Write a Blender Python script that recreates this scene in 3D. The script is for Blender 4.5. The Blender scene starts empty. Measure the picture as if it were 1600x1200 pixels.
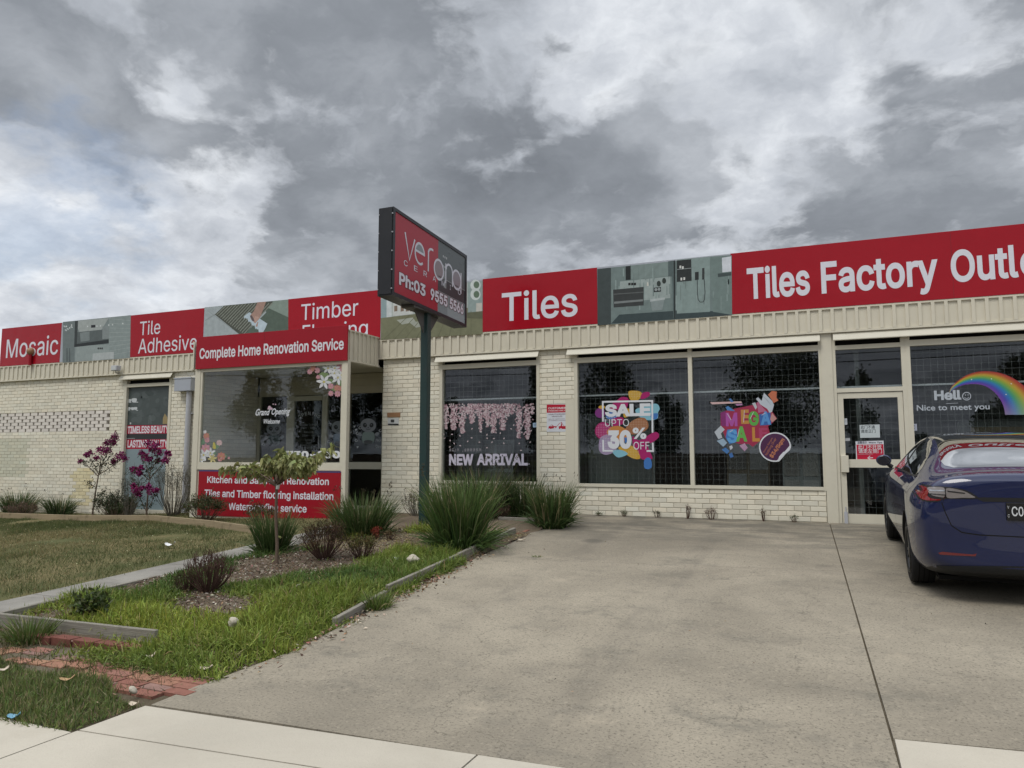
import bpy, bmesh, math, random, os
import numpy as np
from mathutils import Vector, Matrix
from mathutils.bvhtree import BVHTree
from mathutils.geometry import delaunay_2d_cdt
R = math.radians
random.seed(7)
rng = np.random.default_rng(7)
SC = bpy.context.scene
COL = SC.collection

# ------------------------------------------------------------------ camera
YAW, PITCH, FPX = R(22.765), R(5.585), 1151.65
cam = bpy.data.cameras.new('camera')
camo = bpy.data.objects.new('camera', cam)
COL.objects.link(camo)
cam.sensor_width = 36
cam.lens = FPX / 1600 * 36
cam.clip_start, cam.clip_end = 0.05, 2000
camo.location = (0, 0, 1.6)
camo.rotation_euler = (R(90) + PITCH, 0, YAW)
SC.camera = camo
# ------------------------------------------------------------------ exposure
SC.view_settings.view_transform = 'Standard'
SC.view_settings.look = 'None'
SC.view_settings.exposure = 0.38
SC.view_settings.gamma = 1
SC.cycles.max_bounces = 8
SC.cycles.transparent_max_bounces = 16
# ------------------------------------------------------------------ sun (behind thin cloud, above and behind the viewer)
SUN_EL, SUN_AZ = R(58), R(200)        # azimuth clockwise from +Y
sl = bpy.data.lights.new('sun', 'SUN')
sl.energy = 1.3
sl.angle = R(24)
sl.color = (1.0, .96, .89)
so = bpy.data.objects.new('sun', sl)
COL.objects.link(so)
sdir = Vector((math.sin(SUN_AZ) * math.cos(SUN_EL), math.cos(SUN_AZ) * math.cos(SUN_EL), math.sin(SUN_EL)))
so.rotation_euler = sdir.to_track_quat('Z', 'Y').to_euler()

# ------------------------------------------------------------------ viewing geometry used to survey the place
_cy, _sy, _cp, _sp = math.cos(YAW), math.sin(YAW), math.cos(PITCH), math.sin(PITCH)
_F = np.array([-_sy * _cp, _cy * _cp, _sp]); _Rr = np.array([_cy, _sy, 0.]); _U = np.cross(_Rr, _F)
CAM = np.array([0, 0, 1.6])
def ray(x, y): return _F + (x - 800) / FPX * _Rr - (y - 600) / FPX * _U
def onY(x, y, Y):
    d = ray(x, y); return CAM + d * (Y / d[1])
def XZ(x, y, Y):
    p = onY(x, y, Y); return float(p[0]), float(p[2])
WX = [-40, -20.7, -16, -12.6, -8.7, -4.3, 0, 30]; WZ = [.05, .12, .174, .33, .44, .52, .515, .53]
def G(X, Y): return np.interp(X, WX, WZ) * np.clip((np.asarray(Y) - 4.2) / 9.1, 0, 1.15)
def g1(X, Y): return float(G(X, Y))
def gp(x, y):
    d = ray(x, y); t = np.linspace(2, 40, 20001); P = CAM[:, None] + d[:, None] * t
    k = int(np.argmax(P[2] - G(P[0], P[1]) < 0)); return Vector(P[:, k])

# ------------------------------------------------------------------ sky
world = bpy.data.worlds.new('World')
SC.world = world
world.use_nodes = True
NT = world.node_tree
NT.nodes.clear()
class NG:
    """tiny node helper"""
    def __init__(s, nt): s.nt = nt
    def n(s, t, **k):
        o = s.nt.nodes.new(t)
        for a, b in k.items():
            setattr(o, a, b)
        return o
    def set(s, sock, v):
        if isinstance(v, bpy.types.NodeSocket): s.nt.links.new(v, sock)
        else: sock.default_value = v
    def m(s, op, a, b=None, c=None, clamp=False):
        o = s.n('ShaderNodeMath', operation=op); o.use_clamp = clamp
        for i, v in enumerate((a, b, c)):
            if v is not None: s.set(o.inputs[i], v)
        return o.outputs[0]
    def vm(s, op, a, b=None, scale=None):
        o = s.n('ShaderNodeVectorMath', operation=op)
        s.set(o.inputs[0], a)
        if b is not None: s.set(o.inputs[1], b)
        if scale is not None: s.set(o.inputs['Scale'], scale)
        return o.outputs['Value'] if op in ('DOT_PRODUCT', 'LENGTH') else o.outputs['Vector']
    def noise(s, vec, scale, detail=6, rough=.55, lac=2.0, dist=0, col=False):
        o = s.n('ShaderNodeTexNoise')
        if vec is not None: s.set(o.inputs['Vector'], vec)
        o.inputs['Scale'].default_value = scale; o.inputs['Detail'].default_value = detail
        o.inputs['Roughness'].default_value = rough; o.inputs['Distortion'].default_value = dist
        return o.outputs['Color'] if col else o.outputs[0]
    def mr(s, v, a, b, c=0., d=1., smooth=True):
        o = s.n('ShaderNodeMapRange', interpolation_type='SMOOTHSTEP' if smooth else 'LINEAR')
        s.set(o.inputs[0], v)
        for i, q in enumerate((a, b, c, d)): o.inputs[i + 1].default_value = q
        return o.outputs[0]
    def ramp(s, v, stops):
        o = s.n('ShaderNodeValToRGB'); s.set(o.inputs[0], v)
        e = o.color_ramp.elements
        while len(e) < len(stops): e.new(.5)
        for i, (p, c) in enumerate(stops):
            e[i].position = p; e[i].color = (*c, 1) if len(c) == 3 else c
        return o.outputs[0]
    def mix(s, f, a, b, blend='MIX'):
        o = s.n('ShaderNodeMix', data_type='RGBA', blend_type=blend)
        s.set(o.inputs[0], f); s.set(o.inputs[6], a); s.set(o.inputs[7], b)
        return o.outputs[2]
def c4(c): return (c[0], c[1], c[2], 1)

def make_sky():
    g = NG(NT)
    tc = g.n('ShaderNodeTexCoord').outputs['Generated']
    d = g.vm('NORMALIZE', tc)
    sep = g.n('ShaderNodeSeparateXYZ'); g.set(sep.inputs[0], d)
    z = g.m('MAXIMUM', sep.outputs[2], 0.0)
    # cloud deck: the direction meets a flat layer overhead
    den = g.m('ADD', z, .36)
    inv = g.m('DIVIDE', 1.0, den)
    deck = g.vm('SCALE', d, scale=inv)
    warp = g.vm('SUBTRACT', g.noise(deck, 2.4, 6, .62, col=True), (.5, .5, .5))
    dw = g.vm('ADD', d, g.vm('SCALE', warp, scale=.26))
    dn = g.vm('NORMALIZE', dw)
    deckw = g.vm('ADD', deck, g.vm('SCALE', warp, scale=.20))
    # the large masses of this sky: (direction seen at x, y; radius in px; weight)
    blobs = [(640, 140, 330, .30), (900, 270, 330, .34), (1020, 310, 200, .22), (1370, 300, 330, .30), (1480, 400, 260, .14),
             (520, 330, 260, .12), (150, 130, 230, .24), (760, 430, 240, .18), (430, 400, 200, .10), (1560, 60, 160, .16), (60, 100, 150, .12),
             (1180, 60, 320, -.40), (1000, 30, 200, -.20), (1110, 350, 120, -.40), (1130, 250, 120, -.22), (250, 60, 150, -.14), (290, 190, 130, -.08),
             (330, 290, 150, -.10), (80, 470, 240, -.20), (300, 440, 180, -.12), (920, 390, 110, -.20), (1590, 150, 120, -.30), (60, 330, 200, -.10), (420, 250, 160, -.06)]
    bias = None
    for x, y, r, w in blobs:
        v = ray(x, y); v = v / np.linalg.norm(v)
        dot = g.vm('DOT_PRODUCT', dn, tuple(v))
        ang = math.atan(r / FPX)
        f = g.mr(dot, math.cos(ang), 1.0 - (1 - math.cos(ang)) * .08, 0, w)
        bias = f if bias is None else g.m('ADD', bias, f)
    up = g.mr(sep.outputs[2], .58, .76, 0, 1)
    n1 = g.noise(g.vm('ADD', deckw, (3.1, 1.7, .4)), 3.2, 12, .56)
    n2 = g.noise(g.vm('ADD', deckw, (8.3, 5.1, 2.2)), 5.0, 12, .58)
    n3 = g.noise(g.vm('ADD', deckw, (1.3, 9.1, 4.2)), 12.0, 9, .60)
    amp = lambda v, k: g.m('ADD', .5, g.m('MULTIPLY', g.m('SUBTRACT', v, .5), k))
    n1, n2, n3 = amp(n1, 1.7), amp(n2, 1.9), amp(n3, 1.8)
    lumps = []
    for sc_, off in ((3.4, (4.4, 2.2, 7.7)), (7.5, (1.4, 6.2, 3.7)), (15.0, (2.4, 8.2, 5.7))):      # rounded lumps at three sizes
        vo = g.n('ShaderNodeTexVoronoi', feature='F1'); g.set(vo.inputs['Vector'], g.vm('ADD', g.vm('ADD', deckw, g.vm('SCALE', g.vm('SUBTRACT', g.noise(deckw, sc_ * 1.5, 4, .6, col=True), (.5, .5, .5)), scale=1.1 / sc_)), off))
        vo.inputs['Scale'].default_value = sc_
        lumps.append(g.m('SUBTRACT', 1.0, vo.outputs['Distance']))
    puff = g.m('ADD', g.m('ADD', g.m('MULTIPLY', lumps[0], .55), g.m('MULTIPLY', lumps[1], .30)), g.m('MULTIPLY', lumps[2], .15))
    puff = g.m('ADD', .6, g.m('MULTIPLY', g.m('SUBTRACT', puff, .60), 1.9))
    low = g.m('ADD', g.m('ADD', n1, g.m('MULTIPLY', bias, .52)), g.m('MULTIPLY', g.m('SUBTRACT', n2, .5), .55))
    low = g.m('ADD', low, g.m('MULTIPLY', g.m('SUBTRACT', puff, .6), .34))
    mask = g.mr(low, .34, .64)
    # bright upper veil, and the grey undersides of the lower cloud
    vv = g.m('ADD', n2, g.m('ADD', g.m('MULTIPLY', g.m('SUBTRACT', n3, .5), .40), g.m('MULTIPLY', bias, -.28)))
    veil = g.ramp(g.m('ADD', .13, g.m('MULTIPLY', .78, g.m('ADD', g.m('ADD', vv, g.m('MULTIPLY', g.m('SUBTRACT', n1, .5), .15)), g.m('MULTIPLY', g.m('SUBTRACT', puff, .6), .30)))), [(.0, (.28, .30, .33)), (.22, (.38, .405, .445)), (.45, (.48, .505, .545)), (.66, (.61, .635, .67)), (.92, (.82, .83, .845))])
    uu = g.m('SUBTRACT', g.m('ADD', amp(n1, .72), g.m('MULTIPLY', g.m('SUBTRACT', n3, .5), .22)), g.m('MULTIPLY', bias, .50))
    under = g.ramp(g.m('ADD', .06, g.m('MULTIPLY', .80, g.m('ADD', g.m('ADD', uu, g.m('MULTIPLY', g.m('SUBTRACT', n2, .5), .18)), g.m('MULTIPLY', g.m('SUBTRACT', puff, .6), -.26)))), [(.05, (.150, .164, .185)), (.36, (.215, .233, .260)), (.64, (.34, .362, .395)), (1.0, (.54, .565, .60))])
    colr = g.mix(mask, veil, under)
    gain = g.m('ADD', 1.0, g.m('MULTIPLY', up, 1.5))
    cloud = g.n('ShaderNodeBackground'); g.set(cloud.inputs[0], colr); g.set(cloud.inputs[1], gain)
    sky = g.n('ShaderNodeTexSky', sky_type='NISHITA')
    sky.sun_disc = False; sky.sun_elevation = SUN_EL; sky.sun_rotation = SUN_AZ
    blue = g.n('ShaderNodeBackground'); g.set(blue.inputs[0], sky.outputs[0]); blue.inputs[1].default_value = .10
    gap = None
    for x, y, r in [(130, 305, 130), (15, 245, 90), (60, 200, 60), (170, 350, 120), (30, 420, 110)]:
        v = ray(x, y); v = v / np.linalg.norm(v)
        dot = g.vm('DOT_PRODUCT', dn, tuple(v))
        f = g.mr(dot, math.cos(math.atan(r / FPX)), 1.0)
        gap = f if gap is None else g.m('MAXIMUM', gap, f)
    holes = g.mr(g.noise(g.vm('ADD', deck, (9, 2, 1)), 4.5, 7, .6), .40, .62)
    gap = g.m('MULTIPLY', gap, holes)
    ms = g.n('ShaderNodeMixShader'); g.set(ms.inputs[0], g.m('MULTIPLY', gap, .40)); NT.links.new(cloud.outputs[0], ms.inputs[1]); NT.links.new(blue.outputs[0], ms.inputs[2])
    out = g.n('ShaderNodeOutputWorld'); NT.links.new(ms.outputs[0], out.inputs[0])
make_sky()

# ------------------------------------------------------------------ materials
MATS = {}
def newmat(name):
    m = bpy.data.materials.new(name); m.use_nodes = True
    MATS[name] = m
    return m, NG(m.node_tree), m.node_tree.nodes['Principled BSDF']
def solid(name, col, rough=.6, spec=.3, var=.12, scale=6., bump=0., bscale=60., metal=0., coat=0., dirt=0., dirtcol=(.1, .09, .07)):
    m, g, b = newmat(name)
    tc = g.n('ShaderNodeTexCoord').outputs['Object']
    n1 = g.noise(tc, scale, 6, .6)
    c = g.mix(n1, c4([x * (1 - var) for x in col]), c4([min(1, x * (1 + var)) for x in col]))
    if dirt:
        n2 = g.mr(g.noise(tc, scale * .7, 8, .7), .52, .78)
        c = g.mix(g.m('MULTIPLY', n2, dirt), c, c4(dirtcol))
    g.set(b.inputs['Base Color'], c)
    g.set(b.inputs['Roughness'], g.m('ADD', rough - .06, g.m('MULTIPLY', n1, .12)))
    b.inputs['Specular IOR Level'].default_value = spec
    b.inputs['Metallic'].default_value = metal
    if coat: b.inputs['Coat Weight'].default_value = coat; b.inputs['Coat Roughness'].default_value = .03
    if bump:
        bn = g.n('ShaderNodeBump'); bn.inputs['Strength'].default_value = bump; bn.inputs['Distance'].default_value = .01
        g.set(bn.inputs['Height'], g.noise(tc, bscale, 5, .6)); g.set(b.inputs['Normal'], bn.outputs[0])
    return m
def attr(name, rough=.5, spec=.3, trans=0., var=0., scale=8., bump=0, bscale=40):
    m, g, b = newmat(name)
    a = g.n('ShaderNodeAttribute', attribute_name='Col').outputs['Color']
    tc = g.n('ShaderNodeTexCoord').outputs['Object']
    if var:
        f = g.m('ADD', 1 - var, g.m('MULTIPLY', g.noise(tc, scale, 6, .6), var * 2))
        a = g.vm('SCALE', a, scale=f)
    g.set(b.inputs['Base Color'], a)
    b.inputs['Roughness'].default_value = rough
    b.inputs['Specular IOR Level'].default_value = spec
    if bump:
        bn = g.n('ShaderNodeBump'); bn.inputs['Strength'].default_value = bump; bn.inputs['Distance'].default_value = .008
        g.set(bn.inputs['Height'], g.noise(tc, bscale, 5, .6)); g.set(b.inputs['Normal'], bn.outputs[0])
    if trans:
        t = g.n('ShaderNodeBsdfTranslucent'); g.set(t.inputs[0], a)
        ms = g.n('ShaderNodeMixShader'); ms.inputs[0].default_value = trans
        m.node_tree.links.new(b.outputs[0], ms.inputs[1]); m.node_tree.links.new(t.outputs[0], ms.inputs[2])
        m.node_tree.links.new(ms.outputs[0], m.node_tree.nodes['Material Output'].inputs[0])
    return m
CREAM = (.615, .574, .465)
attr('brick_paint', .55, .25, var=.10, scale=3.0, bump=.25, bscale=90)
attr('leaf', .5, .3, trans=.25)
attr('blade', .55, .25, trans=.2)
attr('print', .35, .35)
attr('litter', .8, .1)
attr('photo_print', .35, .2, var=.28, scale=9)
attr('paver', .85, .12, var=.38, scale=9, bump=.5, bscale=80)
solid('mortar', (.50, .47, .385), .9, .1, .2, 8)
solid('cream_metal', CREAM, .45, .35, .10, 2.5, dirt=.25, dirtcol=(.33, .29, .21))
solid('cream_frame', (.60, .565, .46), .5, .35, .08, 5, dirt=.2, dirtcol=(.35, .31, .24))
solid('hood_metal', (.54, .51, .42), .5, .35, .10, 4, dirt=.4, dirtcol=(.36, .32, .24))
solid('red_panel', (.33, .005, .014), .22, .30, .10, 1.2)
def wavy(name, d, sc):
    m = MATS[name]; g = NG(m.node_tree); b = m.node_tree.nodes['Principled BSDF']
    bn = g.n('ShaderNodeBump'); bn.inputs['Strength'].default_value = .35; bn.inputs['Distance'].default_value = d
    g.set(bn.inputs['Height'], g.noise(g.n('ShaderNodeTexCoord').outputs['Object'], sc, 3, .5)); g.set(b.inputs['Normal'], bn.outputs[0])
wavy('red_panel', .06, 1.3)
solid('porch_red', (.30, .006, .016), .4, .3, .06, 2)
solid('letter_white', (.70, .70, .75), .35, .4, .03, 5)
solid('black_void', (.012, .012, .012), .9, .1)
solid('board_cream', (.50, .46, .36), .6, .25, .1, 3)
solid('soffit', (.55, .52, .44), .7, .2, .1, 3)
solid('grey_pipe', (.42, .43, .46), .5, .35, .08, 4, dirt=.2)
solid('grey_box', (.36, .385, .43), .5, .35, .08, 4)
solid('pole_green', (.018, .042, .040), .42, .4, .15, 5, dirt=.25, dirtcol=(.10, .05, .04))
solid('sign_black', (.016, .017, .020), .4, .4, .2, 5)
solid('steel_under', (.09, .085, .08), .6, .3, .3, 8, dirt=.5)
solid('bolt', (.45, .45, .47), .35, .5, metal=.6)
solid('roof_sheet', (.35, .35, .34), .5, .3)
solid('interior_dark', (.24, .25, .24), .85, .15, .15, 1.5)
solid('interior_mid', (.36, .36, .34), .8, .2, .2, 1.5)
solid('white_rail', (.75, .76, .78), .5, .3)
solid('wire_mesh', (.30, .30, .29), .5, .4, metal=.3)
solid('wire_dark', (.05, .05, .05), .6, .3)
solid('brown_plaque', (.30, .16, .08), .5, .4, .3, 40)
solid('bark', (.13, .095, .070), .85, .15, .3, 30, bump=.6, bscale=90)
solid('bark_pale', (.26, .21, .165), .85, .15, .3, 30, bump=.5, bscale=90)
solid('rock', (.42, .38, .31), .85, .15, .25, 18, bump=.6, bscale=40)
solid('tie_white', (.7, .7, .68), .6, .3)
solid('tyre', (.014, .014, .015), .75, .25, .2, 20)
solid('rim_dark', (.020, .021, .023), .35, .5, metal=.5)
solid('car_trim', (.012, .012, .013), .45, .4)
solid('plastic_low', (.022, .024, .027), .6, .3)
solid('plate_black', (.010, .010, .011), .35, .4)
solid('plate_white', (.62, .64, .66), .4, .4)
solid('chrome', (.55, .56, .58), .18, .5, metal=.9)
solid('asphalt', (.055, .054, .052), .85, .2, .2, 30, bump=.4, bscale=120)

def glassmat(name, tint, refl=1.0, base=0.03, rough=.0):
    m, g, b = newmat(name)
    nt = m.node_tree
    tr = g.n('ShaderNodeBsdfTransparent'); tr.inputs[0].default_value = c4(tint)
    gl = g.n('ShaderNodeBsdfGlossy'); gl.inputs['Roughness'].default_value = rough; gl.inputs[0].default_value = (.92, .95, 1, 1)
    tc = g.n('ShaderNodeTexCoord').outputs['Object']
    bn = g.n('ShaderNodeBump'); bn.inputs['Strength'].default_value = .006; bn.inputs['Distance'].default_value = .05
    g.set(bn.inputs['Height'], g.noise(tc, 1.1, 2, .4)); g.set(gl.inputs['Normal'], bn.outputs[0])
    fr = g.n('ShaderNodeFresnel'); fr.inputs[0].default_value = 1.5
    fac = g.m('ADD', g.m('MULTIPLY', fr.outputs[0], refl), base, clamp=True)
    fac = g.m('MULTIPLY', fac, g.m('SUBTRACT', 1.0, g.n('ShaderNodeNewGeometry').outputs['Backfacing']))
    ms = g.n('ShaderNodeMixShader'); g.set(ms.inputs[0], fac)
    nt.links.new(tr.outputs[0], ms.inputs[1]); nt.links.new(gl.outputs[0], ms.inputs[2])
    nt.links.new(ms.outputs[0], nt.nodes['Material Output'].inputs[0])
    return m
glassmat('window_glass', (.80, .83, .83), 1.0, .032)
glassmat('porch_glass', (.90, .92, .91), 1.0, .045)

def car_paint():
    m, g, b = newmat('car_blue')
    b.inputs['Base Color'].default_value = (.0003, .0062, .050, 1)
    b.inputs['Metallic'].default_value = 0
    b.inputs['Roughness'].default_value = .5
    b.inputs['Specular IOR Level'].default_value = .25
    b.inputs['Coat Weight'].default_value = 1.0
    b.inputs['Coat Roughness'].default_value = .02
    m, g, b = newmat('car_glass')
    b.inputs['Base Color'].default_value = (.008, .009, .010, 1)
    b.inputs['Roughness'].default_value = .02
    b.inputs['Specular IOR Level'].default_value = 1.0
    b.inputs['Coat Weight'].default_value = 1.0
    b.inputs['Coat Roughness'].default_value = .0
    b.inputs['Coat IOR'].default_value = 3.0
    for nm, c in (('lamp_red', (.20, .006, .008)), ('lamp_clear', (.20, .18, .175)), ('lamp_rim', (.42, .20, .18)), ('reflector_red', (.13, .005, .010))):
        m, g, b = newmat(nm)
        b.inputs['Base Color'].default_value = c4(c); b.inputs['Roughness'].default_value = .15
        b.inputs['Coat Weight'].default_value = 1
car_paint()

def concrete(name, base, dark, stain, speck=.5, fine=140, stainscale=.55, lines=False):
    m, g, b = newmat(name)
    tc = g.n('ShaderNodeTexCoord').outputs['Object']
    n1 = g.noise(tc, stainscale, 8, .62, dist=.4)
    c = g.mix(g.mr(n1, .35, .67), c4(dark), c4(base))
    n2 = g.noise(tc, 3.4, 8, .68)
    c = g.mix(g.m('MULTIPLY', g.mr(n2, .50, .72), .55), c, c4(stain))
    gr = g.noise(tc, fine, 3, .75)
    c = g.mix(g.m('MULTIPLY', g.mr(gr, .50, .70), speck), c, c4([x * .35 for x in base]))
    c = g.mix(g.m('MULTIPLY', g.mr(g.noise(tc, fine * .6, 2, .6), .56, .72), speck * .28), c, c4([min(1, x * 1.35) for x in base]))
    vo = g.n('ShaderNodeTexVoronoi'); g.set(vo.inputs['Vector'], tc); vo.inputs['Scale'].default_value = 5.5; vo.inputs['Randomness'].default_value = 1
    spots = g.m('MULTIPLY', g.mr(vo.outputs['Distance'], .055, .035), g.m('MULTIPLY', g.mr(g.noise(tc, 1.7, 4, .6), .54, .62), speck))
    c = g.mix(spots, c, c4([x * .22 for x in base]))
    if lines:   # worn cracks in the old slab
        vc = g.n('ShaderNodeTexVoronoi', feature='DISTANCE_TO_EDGE')
        wv = g.vm('ADD', tc, g.vm('SCALE', g.noise(tc, 2.5, 6, .6, col=True), scale=.7))
        g.set(vc.inputs['Vector'], wv); vc.inputs['Scale'].default_value = .33
        cr = g.m('MULTIPLY', g.mr(vc.outputs[0], .0030, .0008), g.mr(g.noise(tc, .8, 3), .46, .56))
        c = g.mix(g.m('MULTIPLY', cr, .45), c, c4([x * .25 for x in base]))
        # oil and water stains in bays near the wall
        st = g.mr(g.noise(g.vm('MULTIPLY', tc, (1, 1.6, 1)), .9, 7, .7), .54, .74)
        c = g.mix(g.m('MULTIPLY', st, .58), c, c4((.080, .079, .068)))
        sp = g.n('ShaderNodeSeparateXYZ'); g.set(sp.inputs[0], tc)
        brk = g.mr(g.noise(g.vm('MULTIPLY', tc, (1.5, .5, 1)), 1.2, 7, .65), .42, .66)
        for tx in (-3.05, -1.55):        # old tyre tracks
            tk = g.m('MULTIPLY', g.mr(g.m('ABSOLUTE', g.m('SUBTRACT', sp.outputs[0], tx)), .20, .08), brk)
            c = g.mix(g.m('MULTIPLY', tk, .30), c, c4((.11, .10, .085)))
        oil = g.n('ShaderNodeTexVoronoi'); g.set(oil.inputs['Vector'], g.vm('ADD', tc, g.vm('SCALE', g.noise(tc, 6, 5, .6, col=True), scale=.16))); oil.inputs['Scale'].default_value = .85
        c = g.mix(g.m('MULTIPLY', g.mr(oil.outputs['Distance'], .20, .08), g.m('MULTIPLY', g.mr(g.noise(tc, .6, 2), .48, .56), .55)), c, c4((.075, .070, .060)))
        band = g.m('MULTIPLY', g.mr(sp.outputs[1], 9.3, 12.6), g.mr(g.noise(g.vm('MULTIPLY', tc, (.8, 2.2, 1)), 1.6, 8, .7), .38, .62))
        c = g.mix(g.m('MULTIPLY', band, .72), c, c4((.095, .090, .076)))
        pale = g.mr(g.noise(g.vm('ADD', tc, (7, 3, 0)), 1.3, 8, .68), .60, .70)
        c = g.mix(g.m('MULTIPLY', pale, .30), c, c4((.42, .36, .27)))
    g.set(b.inputs['Base Color'], c)
    b.inputs['Roughness'].default_value = .85; b.inputs['Specular IOR Level'].default_value = .2
    bn = g.n('ShaderNodeBump'); bn.inputs['Strength'].default_value = .35; bn.inputs['Distance'].default_value = .006
    g.set(bn.inputs['Height'], gr); g.set(b.inputs['Normal'], bn.outputs[0])
concrete('drive_concrete', (.318, .280, .215), (.215, .189, .146), (.18, .162, .13), .95, 52, .42, True)
concrete('path_concrete', (.47, .43, .355), (.40, .365, .30), (.41, .37, .30), .14, 110, .6)
concrete('old_concrete', (.27, .255, .225), (.19, .18, .16), (.15, .14, .12), .5, 90, 1.2)

def earth(name, a, bcol, c3, s=3.):
    m, g, b = newmat(name)
    tc = g.n('ShaderNodeTexCoord').outputs['Object']
    c = g.mix(g.mr(g.noise(tc, s * .3, 8, .65), .36, .66), c4(a), c4(bcol))
    c = g.mix(g.mr(g.noise(tc, s * 14, 6, .75), .50, .72), c, c4(c3))
    g.set(b.inputs['Base Color'], c); b.inputs['Roughness'].default_value = .95; b.inputs['Specular IOR Level'].default_value = .1
    bn = g.n('ShaderNodeBump'); bn.inputs['Strength'].default_value = .9; bn.inputs['Distance'].default_value = .03
    g.set(bn.inputs['Height'], g.noise(tc, s * 10, 8, .7)); g.set(b.inputs['Normal'], bn.outputs[0])
earth('lawn_soil', (.10, .105, .045), (.19, .158, .08), (.06, .065, .028))
earth('bed_soil', (.125, .098, .070), (.175, .14, .10), (.06, .045, .034), 4)
earth('verge_soil', (.13, .105, .070), (.19, .16, .115), (.07, .06, .038), 5)

def timber(name, col, dark):
    m, g, b = newmat(name)
    tc = g.n('ShaderNodeTexCoord').outputs['Generated']
    ob = g.n('ShaderNodeTexCoord').outputs['Object']
    st = g.vm('MULTIPLY', tc, (1.5, 26, 26))
    n = g.noise(st, 2, 6, .65, dist=.5)
    c = g.mix(g.mr(n, .35, .65), c4(dark), c4(col))
    c = g.mix(g.m('MULTIPLY', g.mr(g.noise(ob, 5, 6, .65), .50, .72), .5), c, c4([x * .55 for x in dark]))
    g.set(b.inputs['Base Color'], c); b.inputs['Roughness'].default_value = .85; b.inputs['Specular IOR Level'].default_value = .15
    bn = g.n('ShaderNodeBump'); bn.inputs['Strength'].default_value = .5; bn.inputs['Distance'].default_value = .01
    g.set(bn.inputs['Height'], n); g.set(b.inputs['Normal'], bn.outputs[0])
timber('old_timber', (.33, .31, .265), (.15, .135, .11))
timber('warm_timber', (.36, .29, .19), (.23, .18, .11))

# ------------------------------------------------------------------ builders
WL = {}                       # object -> world position of its frame
def link(o, parent=None):
    COL.objects.link(o)
    if parent is not None:
        o.parent = parent
        o.matrix_parent_inverse = Matrix.Translation(-WL.get(parent, Vector()))
    WL[o] = Vector((0, 0, 0))
    return o
def tag(o, label=None, cat=None, group=None, kind=None):
    if label: o['label'] = label
    if cat: o['category'] = cat
    if group: o['group'] = group
    if kind: o['kind'] = kind
    return o
def thing(name, loc, label, cat, group=None):
    o = bpy.data.objects.new(name, None); COL.objects.link(o)
    o.location = loc; o.empty_display_size = .2
    WL[o] = Vector(loc)
    return tag(o, label, cat, group)
class MB:
    def __init__(s): s.v = []; s.f = []; s.c = []; s.m = []; s.sm = []
    def add(s, vs, fs, col=(1, 1, 1), mi=0, smooth=False):
        b = len(s.v); s.v.extend([tuple(map(float, p)) for p in vs])
        for f in fs:
            s.f.append([b + i for i in f]); s.c.append(col); s.m.append(mi); s.sm.append(smooth)
    def box(s, x0, x1, y0, y1, z0, z1, col=(1, 1, 1), mi=0):
        vs = [(x, y, z) for z in (z0, z1) for y in (y0, y1) for x in (x0, x1)]
        s.add(vs, [(0, 2, 3, 1), (4, 5, 7, 6), (0, 1, 5, 4), (2, 6, 7, 3), (0, 4, 6, 2), (1, 3, 7, 5)], col, mi)
    def poly(s, pts, col=(1, 1, 1), mi=0): s.add(pts, [list(range(len(pts)))], col, mi)
    def tube(s, path, r, n=8, col=(1, 1, 1), mi=0, smooth=True, cap=True):
        path = [Vector(p) for p in path]; k = len(path)
        rs = r if isinstance(r, (list, tuple)) else [r] * k
        vs = []
        ref = Vector((0, 0, 1))
        t0 = (path[-1] - path[0]).normalized()
        if abs(t0.z) > .8: ref = Vector((1, 0, 0))
        for i, p in enumerate(path):
            t = (path[min(i + 1, k - 1)] - path[max(i - 1, 0)]).normalized()
            a = t.cross(ref).normalized(); b = a.cross(t)
            for j in range(n):
                q = 2 * math.pi * j / n
                vs.append(p + (a * math.cos(q) + b * math.sin(q)) * rs[i])
        fs = [(i * n + j, i * n + (j + 1) % n, (i + 1) * n + (j + 1) % n, (i + 1) * n + j) for i in range(k - 1) for j in range(n)]
        s.add(vs, fs, col, mi, smooth)
        if cap:
            s.add(vs[:n][::-1], [list(range(n))], col, mi); s.add(vs[-n:], [list(range(n))], col, mi)
    def prism(s, pts, fn, h, col=(1, 1, 1), mi=0, top=True):
        """outline pts in (x,y), top at fn(x,y), thickness h"""
        n = len(pts)
        t = [(x, y, fn(x, y)) for x, y in pts]; b = [(x, y, z - h) for x, y, z in t]
        s.add(t + b, [list(range(n)), list(range(2 * n - 1, n - 1, -1))] + [(i, n + i, n + (i + 1) % n, (i + 1) % n) for i in range(n)], col, mi)
    def build(s, name, mats, parent=None, label=None, bevel=0):
        me = bpy.data.meshes.new(name)
        me.from_pydata(s.v, [], s.f)
        if isinstance(mats, str): mats = [mats]
        for m in mats: me.materials.append(MATS[m])
        me.polygons.foreach_set('material_index', s.m)
        me.polygons.foreach_set('use_smooth', s.sm)
        a = me.attributes.new('Col', 'FLOAT_COLOR', 'CORNER')
        ls = np.empty(len(me.polygons), dtype=np.int32); me.polygons.foreach_get('loop_total', ls)
        cc = np.array([(*c, 1) for c in s.c], dtype=np.float32)
        a.data.foreach_set('color', np.repeat(cc, ls, axis=0).ravel())
        me.update()
        o = bpy.data.objects.new(name, me); link(o, parent)
        if bevel:
            md = o.modifiers.new('bevel', 'BEVEL'); md.width = bevel; md.segments = 2; md.limit_method = 'ANGLE'; md.angle_limit = R(40)
        if label: o['label'] = label
        return o
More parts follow.
